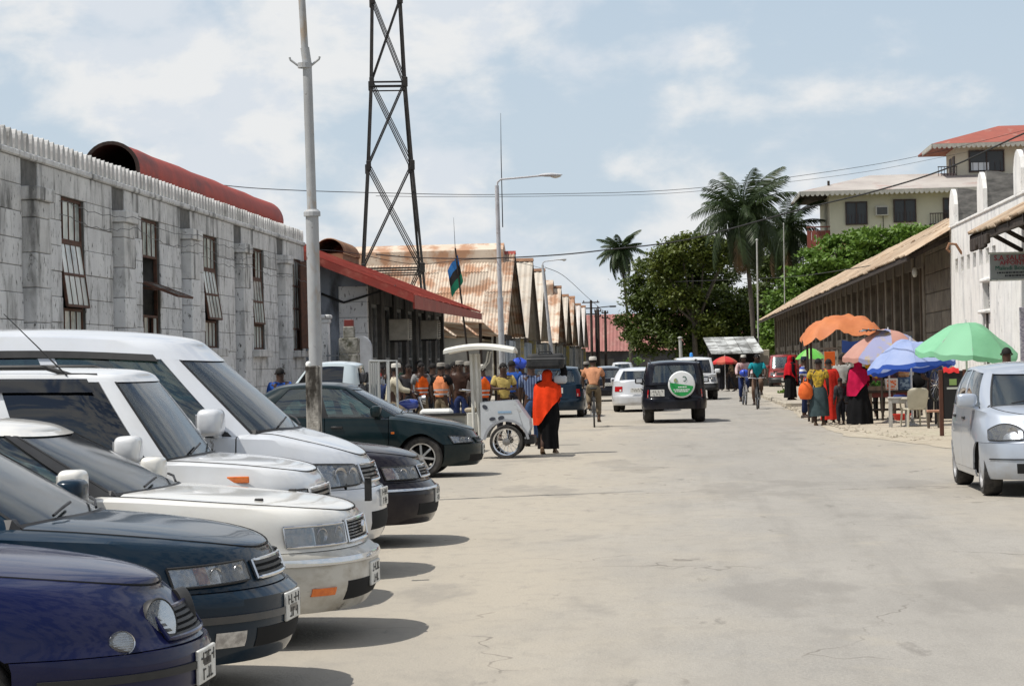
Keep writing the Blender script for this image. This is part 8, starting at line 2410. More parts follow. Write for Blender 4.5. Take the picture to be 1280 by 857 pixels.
def crowd():
 WH = cloth('white cotton', (0.62,0.62,0.60)); CR = cloth('cream shirt', (0.50,0.46,0.36)); OR = cloth('orange safety vest', (0.80,0.13,0.02)); OR2 = cloth('faded orange vest', (0.72,0.26,0.12))
 BR = cloth('brown shirt', (0.05,0.028,0.022)); DK = cloth('dark trousers', (0.025,0.025,0.03)); KH = cloth('khaki trousers', (0.20,0.16,0.11)); BL = cloth('blue trousers', (0.03,0.045,0.12)); GY = cloth('grey shirt', (0.25,0.25,0.25))
 YE = cloth('pale yellow shirt', (0.50,0.38,0.13)); NV = cloth('navy shirt', (0.035,0.05,0.12)); BK = cloth('black cloth', (0.010,0.010,0.011)); PE = cloth('peach shirt', (0.52,0.25,0.14)); TE = cloth('turquoise shirt', (0.02,0.27,0.32))
 RD = cloth('red scarf', (0.45,0.012,0.02)); PK = cloth('magenta scarf', (0.42,0.01,0.055)); ORS = cloth('orange red shawl', (0.72,0.05,0.012)); LB = cloth('royal blue shirt', (0.03,0.09,0.35))
 CAPW = cloth('white knitted cap', (0.66,0.64,0.58)); CAPG = cloth('grey cap', (0.3,0.28,0.25)); CAPR = cloth('red cap', (0.4,0.03,0.03))
 JE = cloth('blue jeans', (0.05,0.09,0.19)); WS = cloth('pale shirt', (0.45,0.48,0.52)); GN = cloth('dark green shirt', (0.03,0.06,0.04))
 def stripes(name, a, b, s, axis=2):
  m = mat(name, a, rough=0.9)
  nt = m.node_tree; n, l = nt.nodes, nt.links
  w = n.new('ShaderNodeTexWave'); w.bands_direction = 'Z' if axis == 2 else 'X'; w.inputs['Scale'].default_value = s
  geo = n.new('ShaderNodeTexCoord'); l.new(geo.outputs['Object'], w.inputs['Vector'])
  r = n.new('ShaderNodeValToRGB'); r.color_ramp.interpolation = 'CONSTANT'; r.color_ramp.elements[1].position = 0.5
  r.color_ramp.elements[0].color = rgb(a); r.color_ramp.elements[1].color = rgb(b)
  l.new(w.outputs['Fac'], r.inputs[0]); l.new(r.outputs[0], n['Principled BSDF'].inputs['Base Color'])
  return m
 BWS = stripes('blue and white stripes', (0.035,0.07,0.32), (0.62,0.63,0.65), 2.6)
 PLD = stripes('dark blue checks', (0.03,0.045,0.11), (0.13,0.17,0.27), 6.0, 0)
 def at(px, d, z=0.0):
  p = P(px, 470, d); return (p.x, d, z)
 AW, TO, RT, LF = 0.0, PI, -PI/2, PI/2          # facing away, towards us, right, left
 grp = 'men waiting outside the office building'
 # group before the dark office building
 person('man in cream shirt and white cap sitting on the motorcycle', (at(497, 46.2)[0]-0.05, 46.2, 0), RT+0.15, 1.70,
   {k: v for k, v in {**ride(1.70), 'hiR': (.1/1.7,-.05,.50), 'hiL': (-.1/1.7,-.05,.50), 'pel': (0,-.06,.535), 'spi': (0,-.05,.63), 'che': (0,-.02,.745), 'nek': (0,.0,.83), 'hd0': (0,.015,.888), 'hd1': (0,.012,.948), 'shR': (.108,-.01,.8), 'shL': (-.108,-.01,.8), 'elR': (.15,.06,.68), 'elL': (-.15,.06,.68), 'wrR': (.17,.19,.655), 'wrL': (-.17,.19,.655), 'knR': (.12,.12,.40), 'knL': (-.12,.12,.40), 'anR': (.13,.06,.16), 'anL': (-.13,.06,.16), 'toR': (.13,.15,.14), 'toL': (-.13,.15,.14)}.items()},
   CR, 'long', KH, head='cap', headm=CAPW, shoes='sandal')
 person('man in bright orange safety vest with arms down outside the office', at(526, 55.5), TO+0.7, 1.72, None, GY, 'short', KH, vest=OR, group=grp)
 person('man in faded orange safety vest with grey bands and white shirt, back turned', at(551, 52), AW-0.5, 1.70, dict(elR=(.15,.03,.65), wrR=(.12,.10,.54)), BK, 'short', KH, vest=OR2, head='cap', headm=CAPG, group=grp)
 person('man in white shirt half hidden behind the faded orange vest', at(560, 54.5), AW+0.4, 1.66, None, WH, 'short', BL, group=grp)
 person('man in dark brown shirt and pale cap with hand on hip', at(575, 53), TO, 1.74, dict(elL=(-.21,-.02,.66), wrL=(-.13,.03,.56)), BR, 'short', BL, head='cap', headm=CAPG, group=grp)
 person('man in red shirt behind the brown shirted man', at(567, 57), RT, 1.72, None, cloth('red shirt', (0.40,0.04,0.02)), 'short', DK, group=grp)
 person('man in grey striped shirt beside the canopy post', at(586, 54.5), TO-0.4, 1.72, None, cloth('grey brown shirt', (0.16,0.14,0.13)), 'short', DK, head='cap', headm=CAPG, group=grp)
 person('man in orange vest over blue shirt with white cap behind the canopy post', at(603, 52), AW+0.7, 1.64, None, LB, 'short', DK, vest=OR, head='cap', headm=CAPW, group=grp)
 person('man in pale yellow shirt reading a paper behind the tricycle', at(629, 49.5), TO+0.25, 1.66, dict(elR=(.15,.02,.66), wrR=(.05,.13,.66), elL=(-.15,.02,.66), wrL=(-.05,.13,.65)), YE, 'short', DK, group=grp)
 for (px, d, lab, m, f, h) in ((476, 59, 'man in pale blue shirt in the shade by the office corner', WS, RT, 1.68), (486, 60, 'man in black shirt in the shade next to the corner man', BK, TO, 1.70), (500, 61, 'tall man in dark shirt against the office wall behind the cream shirted man', GN, LF, 1.78),
       (511, 58, 'man in dark grey shirt beside the bright orange vest', cloth('charcoal shirt', (0.04,0.04,0.045)), TO, 1.70), (525, 62, 'man standing behind the bright orange vest by the wall', BK, TO, 1.78), (541, 60, 'man in black between the two orange vests', BK, AW, 1.70), (640, 57, 'man in blue shirt behind the yellow shirted man', LB, AW, 1.72), (472, 50, 'person in red cap crouched low behind the green saloon roof', NV, AW, 1.50)):
  person(lab, at(px, d), f, h, None, m, 'short', DK, group=grp, head='cap' if px == 472 else 'hair', headm=CAPR if px == 472 else None)
 person('man in royal blue shirt walking behind the green saloon by the white wall', at(350, 44), AW+0.2, 1.66, WALK, LB, 'short', DK)
 # woman with suitcase
 wl = (at(684, 41.6)[0], 41.6, 0)
 h = 1.56
 person('woman in black robe and long orange red shawl carrying a suitcase on her head', wl, AW-0.1, h,
   {**WALK, 'elR': (.205,.0,.90), 'wrR': (.165,.03,1.03), 'shR': (.115,0,.82), 'hd0': (0,.01,.875), 'hd1': (0,.008,.925)}, None, robe=(BK, 0.06, 0.78), head=None,
   hijab=(ORS, lambda a: 0.45+0.2*math.cos(a), 0.98), shoes='sandal')
 t = thing('suitcase', 'large black soft suitcase balanced on the head of the woman', 'suitcase', (wl[0]-0.02, 41.6, h*0.985-0.03))
 sm = mat('black suitcase fabric', (0.022,0.023,0.024), (0.035,0.035,0.036), scale=12, rough=0.7)
 rows = [[(0.335*(abs(math.cos(a))**0.35)*(1 if math.cos(a) >= 0 else -1)*k, 0.22*(abs(math.sin(a))**0.35)*(1 if math.sin(a) >= 0 else -1)*k, z) for a in lin(0, 2*PI, 33)[:-1]] for (z, k) in ((0,.02),(0.0,.86),(.025,.97),(.06,1.0),(.2,1.0),(.245,.96),(.27,.85),(.275,.02))]
 MB().grid(rows, closed=True).build('shell', sm, t, 60)
 MB().grid([[(0.34*(abs(math.cos(a))**0.35)*(1 if math.cos(a) >= 0 else -1)*k, 0.225*(abs(math.sin(a))**0.35)*(1 if math.sin(a) >= 0 else -1)*k, z) for a in lin(0, 2*PI, 33)[:-1]] for (z, k) in ((.165,1.0),(.172,1.012),(.185,1.012),(.192,1.0))], closed=True).build('zip_band', mat('grey zip', (0.12,0.12,0.12), rough=0.5), t, 60)
 MB().tube([(-.12,-.2,.27),(-.1,-.2,.305),(.1,-.2,.305),(.12,-.2,.27)], .012, 6).build('handle', MT['black'], t)
 MB().bbox(-.24, .24, -.235, -.222, .05, .15, .004).build('front_pocket', sm, t)
 hb = thing('handbag', 'small pale grey bag held under the raised arm of the woman', 'bag', (wl[0]+0.23, 41.55, 1.30))
 MB().bbox(-.11, .12, -.06, .06, -.06, .09, .03).build('pouch', mat('pale grey bag', (0.45,0.46,0.47), rough=0.7), hb, 60)
 MB().tube([(-.08,0,.08),(-.03,0,.17),(.05,0,.17),(.1,0,.08)], .008, 6).build('strap', MT['black'], hb)
 person('man in dark blue checked shirt and jeans walking beside the woman with the suitcase', at(664, 45.8), AW+0.1, 1.68, WALK, PLD, 'short', JE)
 bl = P(650, 468, 47.5)
 person('man with a blue plastic bundle on his shoulder behind the checked shirt man', at(652, 60), AW, 1.66, None, NV, 'short', DK)
 t = thing('blue_bundle', 'bright blue plastic bundle carried above the dark estate car', 'bundle', (at(652, 60)[0]-0.05, 60, 1.62))
 mb = MB(); rows = [[(0.2*math.cos(e)*math.cos(a)*(1+.15*math.sin(3*a+e*4)), 0.16*math.cos(e)*math.sin(a), 0.12*math.sin(e)+.04*math.sin(2*a)) for a in lin(0, 2*PI, 15)[:-1]] for e in lin(-1.5, 1.5, 8)]
 mb.grid(rows, closed=True).build('wrap', mat('blue plastic', (0.03,0.07,0.42), rough=0.35), t, 40)
 MB().tube([(0.02,-.16,.0),(0.05,-.17,.10),(0.0,-.1,.14)], .012, 5).build('tie', MT['black'], t)
 # cyclist riding away
 p = G(742, 534)
 bicycle('black bicycle ridden away by the man in peach shirt', (p.x, p.y+0.6, 0), 0.03, MT['black'])
 person('cyclist in peach shirt and white cap riding away from us', (p.x, p.y+0.6, 0), 0.03, 1.70, ride(1.70), PE, 'short', KH, head='cap', headm=CAPW, shoes='sandal', build=1.05)
 person('man in peach shirt and cap walking beyond the peach shirted cyclist', at(733, 78), AW, 1.66, WALK, PE, 'short', DK, head='cap', headm=CAPG)
 # cyclists coming
 p = G(931, 506)
 bicycle('old bicycle with blue bundle on the bars coming along the right side', (p.x, p.y+0.3, 0), PI+0.06, MT['steel'])
 person('cyclist in white and red shirt coming with a bundle on the bars', (p.x, p.y+0.3, 0), PI+0.06, 1.70, ride(1.70), cloth('white and pink shirt', (0.55,0.48,0.47), (0.4,0.15,0.15), 5), 'long', BL, head='cap', headm=CAPW)
 t = thing('handlebar_bundle', 'small blue bundle tied to the oncoming bicycle bars', 'bundle', (p.x, p.y-0.15, 1.12))
 MB().grid([[(0.17*math.cos(e)*math.cos(a), 0.14*math.cos(e)*math.sin(a), 0.13*math.sin(e)) for a in lin(0, 2*PI, 13)[:-1]] for e in lin(-1.5, 1.5, 7)], closed=True).build('wrap', mat('blue plastic', (0.03,0.07,0.42), rough=0.35), t, 60)
 MB().tube([(0,-.14,-.05),(0,-.15,.06),(0,0,.135)], .01, 5).build('tie', MT['black'], t)
 p = G(948, 511)
 bicycle('old black bicycle ridden towards us by the man in turquoise', (p.x, p.y+0.3, 0), PI-0.08, MT['black'])
 person('cyclist in bright turquoise shirt and brown trousers riding towards us', (p.x, p.y+0.3, 0), PI-0.08, 1.72, ride(1.72), TE, 'short', cloth('brown trousers', (0.14,0.09,0.065)), skin=0)
 p = G(938, 503)
 bicycle('bicycle half hidden behind the turquoise cyclist', (p.x+0.35, p.y+1.5, 0), PI, MT['black'])
 person('cyclist in black with white cap behind the turquoise cyclist', (p.x+0.35, p.y+1.5, 0), PI, 1.72, ride(1.72), BK, 'short', DK, head='cap', headm=CAPW)
 person('man in dark clothes walking on the far crossing by the kiosk', at(914, 118), LF, 1.68, WALK, cloth('tan shirt', (0.3,0.22,0.14)), 'short', DK)
 person('woman in dark robe by the kiosk counter', at(900, 121), TO, 1.62, None, None, robe=(DK, 0.05, 0.9), head=None, hijab=(BK, 0.5, 1.0))
 # around the stalls
 person('woman in bright red headscarf and black skirt standing on the pavement', (at(988, 83.5)[0], 83.5, 0.12), RT+0.5, 1.60, None, None, robe=(BK, 0.05, 0.95), head=None, hijab=(RD, lambda a: 0.42+0.14*math.cos(a+1), 0.95))
 person('man in blue and white striped shirt and navy trousers by the stalls', at(1005, 62.8), RT-0.3, 1.66, dict(elL=(-.15,.02,.65), wrL=(-.10,.12,.56)), BWS, 'short', cloth('navy trousers', (0.02,0.03,0.075)), head='cap', headm=cloth('dark cap', (0.03,0.04,0.06)))
 person('woman in yellow patterned top and dark skirt with an orange bag', at(1023, 55.6), AW-0.3, 1.60, dict(elL=(-.17,.0,.64), wrL=(-.19,.03,.50)), mat('yellow flower print', (0.55,0.36,0.03), (0.12,0.09,0.02), scale=14, rough=0.9), 'short', None, robe=None, head='hair', shoes='sandal')
 # her skirt
 t = thing('orange_bag', 'orange shopping bag hanging from the hand of the woman in yellow', 'bag', (at(1006.5, 55.5)[0], 55.5, 0.62))
 rows = [[(0.17*k*math.cos(a)*(1+.06*math.sin(4*a)), 0.1*k*math.sin(a), z) for a in lin(0, 2*PI, 17)[:-1]] for (z, k) in ((0,.05),(0.01,.75),(.12,1.05),(.28,.95),(.38,.55),(.42,.2))]
 MB().grid(rows, closed=True).build('sack', mat('orange cloth bag', (0.75,0.15,0.03), (0.6,0.1,0.02), scale=9, rough=0.8), t, 60)
 MB().tube([(-.06,0,.38),(-.02,0,.52),(.05,0,.50),(.06,0,.38)], .012, 6).build('strap', mat('orange cloth bag', (0.75,0.15,0.03), rough=0.8), t)
 person('woman in red dress behind the woman in yellow', at(1036, 57.2), AW, 1.58, None, None, robe=(cloth('red dress', (0.5,0.03,0.02)), 0.06, 0.9), head='hair', skin=1)
 person('boy in dark checked shirt and black trousers between the two women', at(1050, 55.4), AW+0.5, 1.13, dict(elR=(.15,.02,.65), wrR=(.09,.10,.62)), cloth('charcoal check', (0.06,0.06,0.065), (0.02,0.02,0.022), 14), 'long', DK, head='hair')
 person('woman in magenta headscarf over a wide black robe at the stall', at(1073, 55.3), AW-0.35, 1.62, dict(elR=(.15,.05,.66), wrR=(.13,.17,.62)), None, robe=(BK, 0.02, 1.22), head=None, hijab=(PK, lambda a: 0.42+0.22*max(0, math.cos(a)), 1.0))
 person('man in pale grey shirt among the umbrellas', at(1053, 62), AW, 1.70, None, cloth('pale grey shirt', (0.36,0.36,0.34)), 'short', DK)
 sit = {k: (v[0], v[1], v[2]) for k, v in dict(pel=(0,-.06,.30), spi=(0,-.06,.40), che=(0,-.03,.515), nek=(0,-.02,.60), hd0=(0,0,.658), hd1=(0,0,.718), shR=(.108,-.03,.575), shL=(-.108,-.03,.575), elR=(.14,.02,.43), elL=(-.14,.02,.43), wrR=(.08,.15,.38), wrL=(-.08,.15,.38), hiR=(.055,-.04,.285), hiL=(-.055,-.04,.285), knR=(.08,.20,.29), knL=(-.08,.20,.29), anR=(.08,.2,.045), anL=(-.08,.2,.045), toR=(.085,.3,.016), toL=(-.085,.3,.016)).items()}
 person('seated stall keeper in black headscarf under the blue umbrella', (at(1147, 58.6)[0], 58.6, 0.12), TO-0.3, 1.66, sit, BK, 'long', BK, head=None, hijab=(BK, 0.42, 0.9))
 person('man in dark blue shirt standing beside the black board under the green umbrella', at(1166, 55), TO+0.4, 1.66, dict(elR=(.17,.0,.66), wrR=(.08,.12,.60)), NV, 'short', DK)
 person('man with bare head seen over the silver hatchback', at(1259, 41), AW, 1.72, None, GY, 'short', DK)
 person('vendor in black behind the produce table', at(1098, 61.5), TO, 1.58, None, cloth('dark red top', (0.15,0.02,0.03)), 'long', BK, head=None, hijab=(BK, 0.6, 0.9))
 # skirt for the woman in yellow: a child of her figure
 for o in list(col.objects):
  if o.get('label', '').startswith('woman in yellow patterned'):
   rings = [(0.90, .145, .125, 0, 0), (0.8, .19, .165, 0, 0), (0.6, .215, .19, 0, 0), (0.4, .225, .205, 0, 0), (0.22, .235, .215, 0, 0)]
   MB().grid(loft(rings, 26, 0.06, 8, 0.4), closed=True).build('skirt', cloth('dark teal wrap', (0.05,0.075,0.08)), o, 70)
 motorbike(497, 46.2, 'parked blue motorcycle under the man in the cream shirt', -PI/2+0.15)
# ------------------------------------------------------------------ stalls
def umbrella(label, px, ytop, ybot, d, rad, cols_, wob=0.0, tilt=(0, 0), n=8, seed=1, valance=True, pole_px=None, base=0.0):
 top = P(px, ytop, d); zb = P(px, ybot, d).z
 t = thing('market_umbrella', label, 'umbrella', (top.x, d, 0))
 H = top.z; r2 = random.Random(seed)
 TT = Matrix.Translation((0,0,zb)) @ Matrix.Rotation(R(tilt[0]), 4, 'X') @ Matrix.Rotation(R(tilt[1]), 4, 'Y') @ Matrix.Translation((0,0,-zb))
 hgt = H-zb
 def pt(a, u, edge=0.0):
  # ribs carry the cloth: between the ribs it sags inwards
  k = (a/(2*PI)*n) % 1.0
  sag = math.sin(PI*k)
  r = rad*u*(1-0.05*sag*u)
  z = zb+hgt*(1-u**1.9)-0.045*sag*u*rad + edge
  p = Vector((r*math.cos(a), r*math.sin(a), z))
  if wob: p += Vector((0,0,1))*wob*mnoise.noise(Vector((p.x*2.5+seed, p.y*2.5, seed)))
  return TT @ p
 for g in range(n):
  m = cols_[g % len(cols_)]
  a0, a1 = 2*PI*g/n, 2*PI*(g+1)/n
  rows = [[pt(a0+(a1-a0)*j/6*0.9999, u) for j in range(7)] for u in lin(0.02, 1.0, 9)]
  o = MB().grid(rows).build('canopy_panel', m, t, 60)
  if valance:
   rows = [[pt(a0+(a1-a0)*j/8*0.9999, 1.0, e*(1.0+0.12*math.sin(j*PI/4*2+g))) for j in range(9)] for e in (0.0, -0.05, -0.10)]
   MB().grid(rows).build('valance', m, o, 60)
  MB().tube([pt(a0, u)-Vector((0,0,0.015)) for u in lin(0.03, 0.99, 6)], 0.008, 5).build('rib', MT['steel'], t)
 px0 = 0.0
 MB().tube([(px0,0,base),(0,0,H-0.01),(0,0,H+0.06)], [0.022,0.02,0.012], 8).build('pole', mat('white pole', (0.6,0.6,0.6), rough=0.5), t, 40)
 MB().lathe([(0.2,0),(0.2,0.05),(0.06,0.1),(0.03,0.2)], 14, Matrix.Translation((0,0,base))).build('foot', mat('concrete foot', (0.3,0.28,0.25), rough=0.9), t, 40)
 return t
def plastic_chair(label, loc, rz):
 t = thing('plastic_chair', label, 'chair', loc, rz)
 m = mat('cream moulded plastic', (0.50,0.47,0.38), (0.42,0.39,0.31), scale=4, rough=0.5)
 MB().bbox(-.22, .22, -.2, .24, .41, .45, .015).build('seat', m, t)
 rows = [[(x*w, -.22-(z-.42)*0.22-0.05*(1-x*x)+0.05, z) for x in lin(-1, 1, 9)] for (z, w) in ((.44,.20),(.56,.225),(.7,.24),(.82,.235),(.87,.19),(.89,.1))]
 mb = MB(); mb.grid(rows); mb.grid([[(p[0], p[1]-.018, p[2]) for p in r] for r in rows]); mb.build('backrest', m, t, 50)
 for (x, y) in ((-.2,.21),(.2,.21),(-.2,-.2),(.2,-.2)):
  MB().tube([(x,y,.43),(x*1.14,y*1.18,0)], [.026,.02], 8).build('leg', m, t, 40)
 for s in (-1, 1): MB().tube([(s*.24,-.26,.66),(s*.26,.0,.66),(s*.25,.2,.62),(s*.22,.22,.43)], .02, 8).build('arm_rest', m, t, 40)
def stalls():
 gr = [mat('mint green nylon', (0.27,0.60,0.38), (0.23,0.54,0.33), scale=2, rough=0.7, trans=0.35), mat('pale green nylon', (0.29,0.61,0.40), rough=0.7, trans=0.35)]
 umbrella('large mint green market umbrella over the silver hatchback', 1207, 403, 441, 47.5, 1.02, gr, 0.09, (3, 4), seed=3)
 bl = mat('pale blue printed nylon', (0.30,0.39,0.66), (0.38,0.46,0.70), scale=2, rough=0.7, trans=0.35); pk = mat('faded pink nylon', (0.58,0.33,0.27), (0.52,0.28,0.23), scale=2, rough=0.7, trans=0.35); lv = mat('lavender nylon', (0.34,0.36,0.56), (0.5,0.4,0.2), scale=3, thr=(0.5,0.6), rough=0.7, trans=0.35)
 umbrella('wide blue market umbrella with white edge over the produce table', 1138, 424, 455, 52.5, 0.98, [bl, bl, bl, bl], 0.10, (-4, -5), seed=5)
 umbrella('faded pink and lavender market umbrella beside the blue one', 1110, 412, 447, 55.5, 1.08, [pk, lv, pk, lv], 0.09, (2, 3), seed=7)
 ub = col.objects['market_umbrella.001'] if 'market_umbrella.001' in col.objects else None
 if ub:
  db = mat('royal blue trim', (0.03,0.09,0.42), rough=0.7)
  for o in ub.children:
   for q in o.children:
    if q.name.startswith('valance'): q.data.materials.clear(); q.data.materials.append(db)
 gg = mat('bright lime nylon', (0.16,0.55,0.10), rough=0.7, trans=0.35)
 umbrella('small lime green umbrella beside the striped shirt man', 1013, 435, 448, 65, 0.42, [gg, mat('pale lime nylon', (0.3,0.6,0.2), rough=0.7, trans=0.35)], 0.02, seed=9, valance=False)
 umbrella('red and yellow parasol far off by the kiosk', 906, 445, 452, 118, 0.62, [mat('red nylon', (0.45,0.03,0.03), rough=0.7), mat('dull red nylon', (0.4,0.08,0.05), rough=0.7)], 0.02, seed=11, valance=True)
 # orange tarpaulin over a frame
 c = P(1054, 412, 58.5); d = 58.5
 t = thing('orange_tarpaulin', 'lumpy orange tarpaulin spread over a stall frame', 'tarpaulin', (c.x, d, 0))
 z0 = P(1054, 424, d).z; zt = P(1054, 394, d).z
 rx = 1.03; om = mat('orange tarpaulin', (0.62,0.22,0.085), (0.54,0.18,0.07), scale=2.5, rough=0.6, bump=0.6, bscale=9, trans=0.25)
 rows = []
 for i in range(22):
  u = i/21*2-1
  row = []
  for j in range(16):
   v = j/15*2-1
   e = max(0, 1-abs(u)**2.6)*(1-0.6*abs(v)**3)
   z = z0-0.02+(zt-z0)*e**0.75+0.11*mnoise.noise(Vector((u*3, v*3, 4)))+0.06*mnoise.noise(Vector((u*9, v*6, 1)))
   row.append((u*rx, v*0.9-(0.06 if j == 0 else 0), z-0.10*max(0, u-0.6)-(0.15+0.10*mnoise.noise(Vector((u*2.2, 3.3, 9)))+0.04*mnoise.noise(Vector((u*8, 1, 2))) if j == 0 else 0.03 if j == 1 else 0)))
  rows.append(row)
 MB().grid(rows).build('sheet', om, t, 60)
 for x in (-0.85, 0.85):
  for y in (-0.75, 0.75): MB().tube([(x,y,0),(x,y,z0+0.1)], 0.03, 6).build('post', MT['dkwood'], t)
 bt = mat('blue tarpaulin', (0.04,0.10,0.36), rough=0.6)
 rows = [[(-0.1+0.22*i, -0.85+0.1*math.sin(i*2.0)+0.05*j, z0-0.02-0.10*j-0.05*math.sin(i*1.3)) for i in range(6)] for j in range(4)]
 MB().grid(rows).build('blue_flap', bt, t, 60)
 MB().grid([[(-0.7+0.2*i, -0.55+0.4*j, z0-0.22+0.03*math.sin(i+j)) for i in range(7)] for j in range(4)]).build('black_lining', mat('black plastic sheet', (0.012,0.012,0.013), rough=0.5), t, 60)
 # crumpled plastic on the pink umbrella
 q = P(1095, 411, 54.8)
 t = thing('plastic_sheet', 'crumpled grey plastic sheet lying between the orange tarpaulin and the pink umbrella', 'plastic sheet', (q.x, 55.4, q.z))
 rows = [[(-0.32+0.66*i/13, -0.35+0.7*j/9, 0.06*mnoise.noise(Vector((i*0.9, j*0.9, 7)))-0.10*(i/13-0.4)**2-0.02) for i in range(14)] for j in range(10)]
 MB().grid(rows).build('sheet', mat('grey plastic wrap', (0.25,0.27,0.27), (0.05,0.05,0.055), scale=7, thr=(0.45,0.55), rough=0.3), t, 30)
 MB().tube([(-.3,-.35,0),(0.3,-.36,-.06)], .012, 5).build('tie_rope', MT['wire'], t)
 # produce table
 a = P(1084, 480, 58.2); b = P(1152, 480, 58.2); zt = P(1118, 488, 58.2).z
 t = thing('produce_table', 'dark wooden market table under the blue umbrella', 'table', ((a.x+b.x)/2, 58.2, 0))
 hw = (b.x-a.x)/2
 for k in range(5): MB().bbox(-hw, hw, 0.02+k*0.2, 0.2+k*0.2, zt-0.05, zt, 0.008).build('top_plank', MT['dkwood'], t)
 for x in (-hw+0.08, 0.0, hw-0.08):
  for y in (0.08, 0.92): MB().box(x-0.035, x+0.035, y-0.035, y+0.035, 0, zt-0.05).build('leg', MT['wood'], t)
 MB().box(-hw, hw, 0.06, 0.1, zt-0.16, zt-0.051).build('apron', mat('red brown board', (0.12,0.03,0.025), rough=0.7), t)
 MB().box(-hw+0.1, hw-0.1, 0.1, 0.9, 0.25, 0.29).build('lower_shelf', MT['dkwood'], t)
 X = lambda px: P(px, 480, 58.2).x
 # green produce in a crate
 ct = thing('produce_crate', 'low crate heaped with green vegetables on the market table', 'crate', (X(1097), 58.45, zt))
 MB().bbox(-.2, .2, -.2, -.18, 0, .12, .004).build('slat', MT['wood'], ct); MB().bbox(-.2, .2, .18, .2, 0, .12, .004).build('slat', MT['wood'], ct)
 MB().bbox(-.2, -.18, -.179, .179, 0, .12, .004).build('slat', MT['wood'], ct); MB().bbox(.18, .2, -.179, .179, 0, .12, .004).build('slat', MT['wood'], ct)
 r2 = random.Random(6); gm = mat('green fruit', (0.06,0.20,0.02), (0.1,0.26,0.04), scale=6, rough=0.4, var=0.3)
 sm_ = MB().lathe([(.003,-.045),(.03,-.036),(.046,0),(.03,.036),(.003,.045)], 10, Matrix.Identity(4)).mesh('green_fruit', gm, 70)
 for k in range(22):
  o = ob('green_fruit', sm_, None, (X(1097)+r2.uniform(-.15,.15), 58.45+r2.uniform(-.15,.15), zt+0.11+0.05*(k % 3)))
  tag(o, 'round green fruit heaped in the low crate on the market table', 'fruit', 'green fruit in the crate')
 def box(name, lab, px, d, z, w, h, dp, m, deco=None):
  t = thing(name, lab, 'box', (X(px), d, z))
  MB().bbox(-w/2, w/2, 0, dp, 0, h, 0.01).build('carton', m, t)
  if deco: MB().box(-w*0.36, w*0.36, -0.004, 0.0, h*0.25, h*0.85).build('printed_panel', deco, t); MB().box(-w*0.4, w*0.4, -0.004, 0.0, h*0.06, h*0.16).build('printed_line', deco, t)
  else: MB().box(-w*0.5, w*0.5, -0.003, 0.0, h*0.45, h*0.55).build('tape', mat('packing tape', (0.3,0.25,0.18), rough=0.4), t)
 box('printed_box', 'white box with a big orange print on the market table', 1115, 58.3, zt, 0.31, 0.30, 0.3, mat('white card', (0.62,0.60,0.56), rough=0.7), mat('orange print', (0.62,0.13,0.03), (0.6,0.55,0.5), scale=18, thr=(0.5,0.55), rough=0.6))
 box('blue_box', 'dark blue drinks cooler with pale lettering on the market table', 1132, 58.3, zt, 0.34, 0.32, 0.3, mat('dark blue cooler', (0.03,0.06,0.12), rough=0.5), mat('pale blue print', (0.2,0.28,0.36), (0.03,0.06,0.12), scale=22, thr=(0.48,0.52), rough=0.6))
 box('cardboard_box', 'brown cardboard box stacked on the blue cooler', 1131, 58.35, zt+0.322, 0.24, 0.14, 0.25, mat('brown card', (0.26,0.13,0.06), rough=0.8))
 box('sack_box', 'red and grey packet pile behind the green vegetables', 1099, 58.75, zt, 0.5, 0.4, 0.22, mat('packet pile', (0.25,0.05,0.05), (0.10,0.11,0.14), scale=16, thr=(0.45,0.55), rough=0.6))
 box('dark_packets', 'dark packets stacked behind the printed box', 1116, 58.75, zt, 0.4, 0.46, 0.2, mat('dark packet pile', (0.05,0.05,0.07), (0.18,0.05,0.05), scale=18, thr=(0.45,0.6), rough=0.6))
 # yellow banner
 t = thing('yellow_banner', 'yellow cloth banner hanging from the pink umbrella', 'banner', (P(1086, 458, 55.2).x, 55.2, P(1086, 467, 55.2).z))
 rows = [[(-0.11+0.26*i/6+0.04*j/8, 0.03*math.sin(i*1.5+j), 0.55*(1-j/8)-0.02*i) for i in range(7)] for j in range(9)]
 MB().grid(rows).build('cloth', mat('yellow cloth', (0.62,0.36,0.015), (0.55,0.3,0.01), scale=4, rough=0.8, trans=0.3), t, 60)
 MB().tube([(-.13,0,.55),(.16,0,.45)], .012, 5).build('rod', MT['wood'], t)
 t = thing('orange_board', 'small orange board hanging in the shade behind the boy', 'board', (P(1037, 450, 60).x, 60, P(1037, 457, 60).z))
 MB().bbox(-.13, .14, -.01, .01, 0, .36, .005).build('panel', mat('orange board', (0.6,0.12,0.02), rough=0.6), t)
 MB().tube([(0,0,.36),(0,0,.62)], .008, 5).build('cord', MT['wire'], t)
 # small white table
 d = 51.8; a = P(1112, 520, d); b = P(1137, 520, d); zt2 = P(1124, 496, d).z
 t = thing('small_table', 'small worn white table with a blue cloth before the plastic chair', 'table', ((a.x+b.x)/2, d, 0))
 hw = (b.x-a.x)/2; wm = mat('worn white wood', (0.46,0.45,0.43), (0.33,0.31,0.28), scale=5, rough=0.8)
 MB().bbox(-hw, hw, 0, .4, zt2-.04, zt2, .01).build('top', wm, t)
 for x in (-hw+.04, hw-.04):
  for y in (.04, .36): MB().box(x-.025, x+.025, y-.025, y+.025, 0, zt2-.04).build('leg', wm, t)
 MB().box(-hw+.065, hw-.065, .02, .05, zt2-.13, zt2-.041).build('apron', wm, t)
 o = thing('blue_cloth', 'folded blue cloth on the small worn table', 'cloth', ((a.x+b.x)/2+.03, d+.05, zt2))
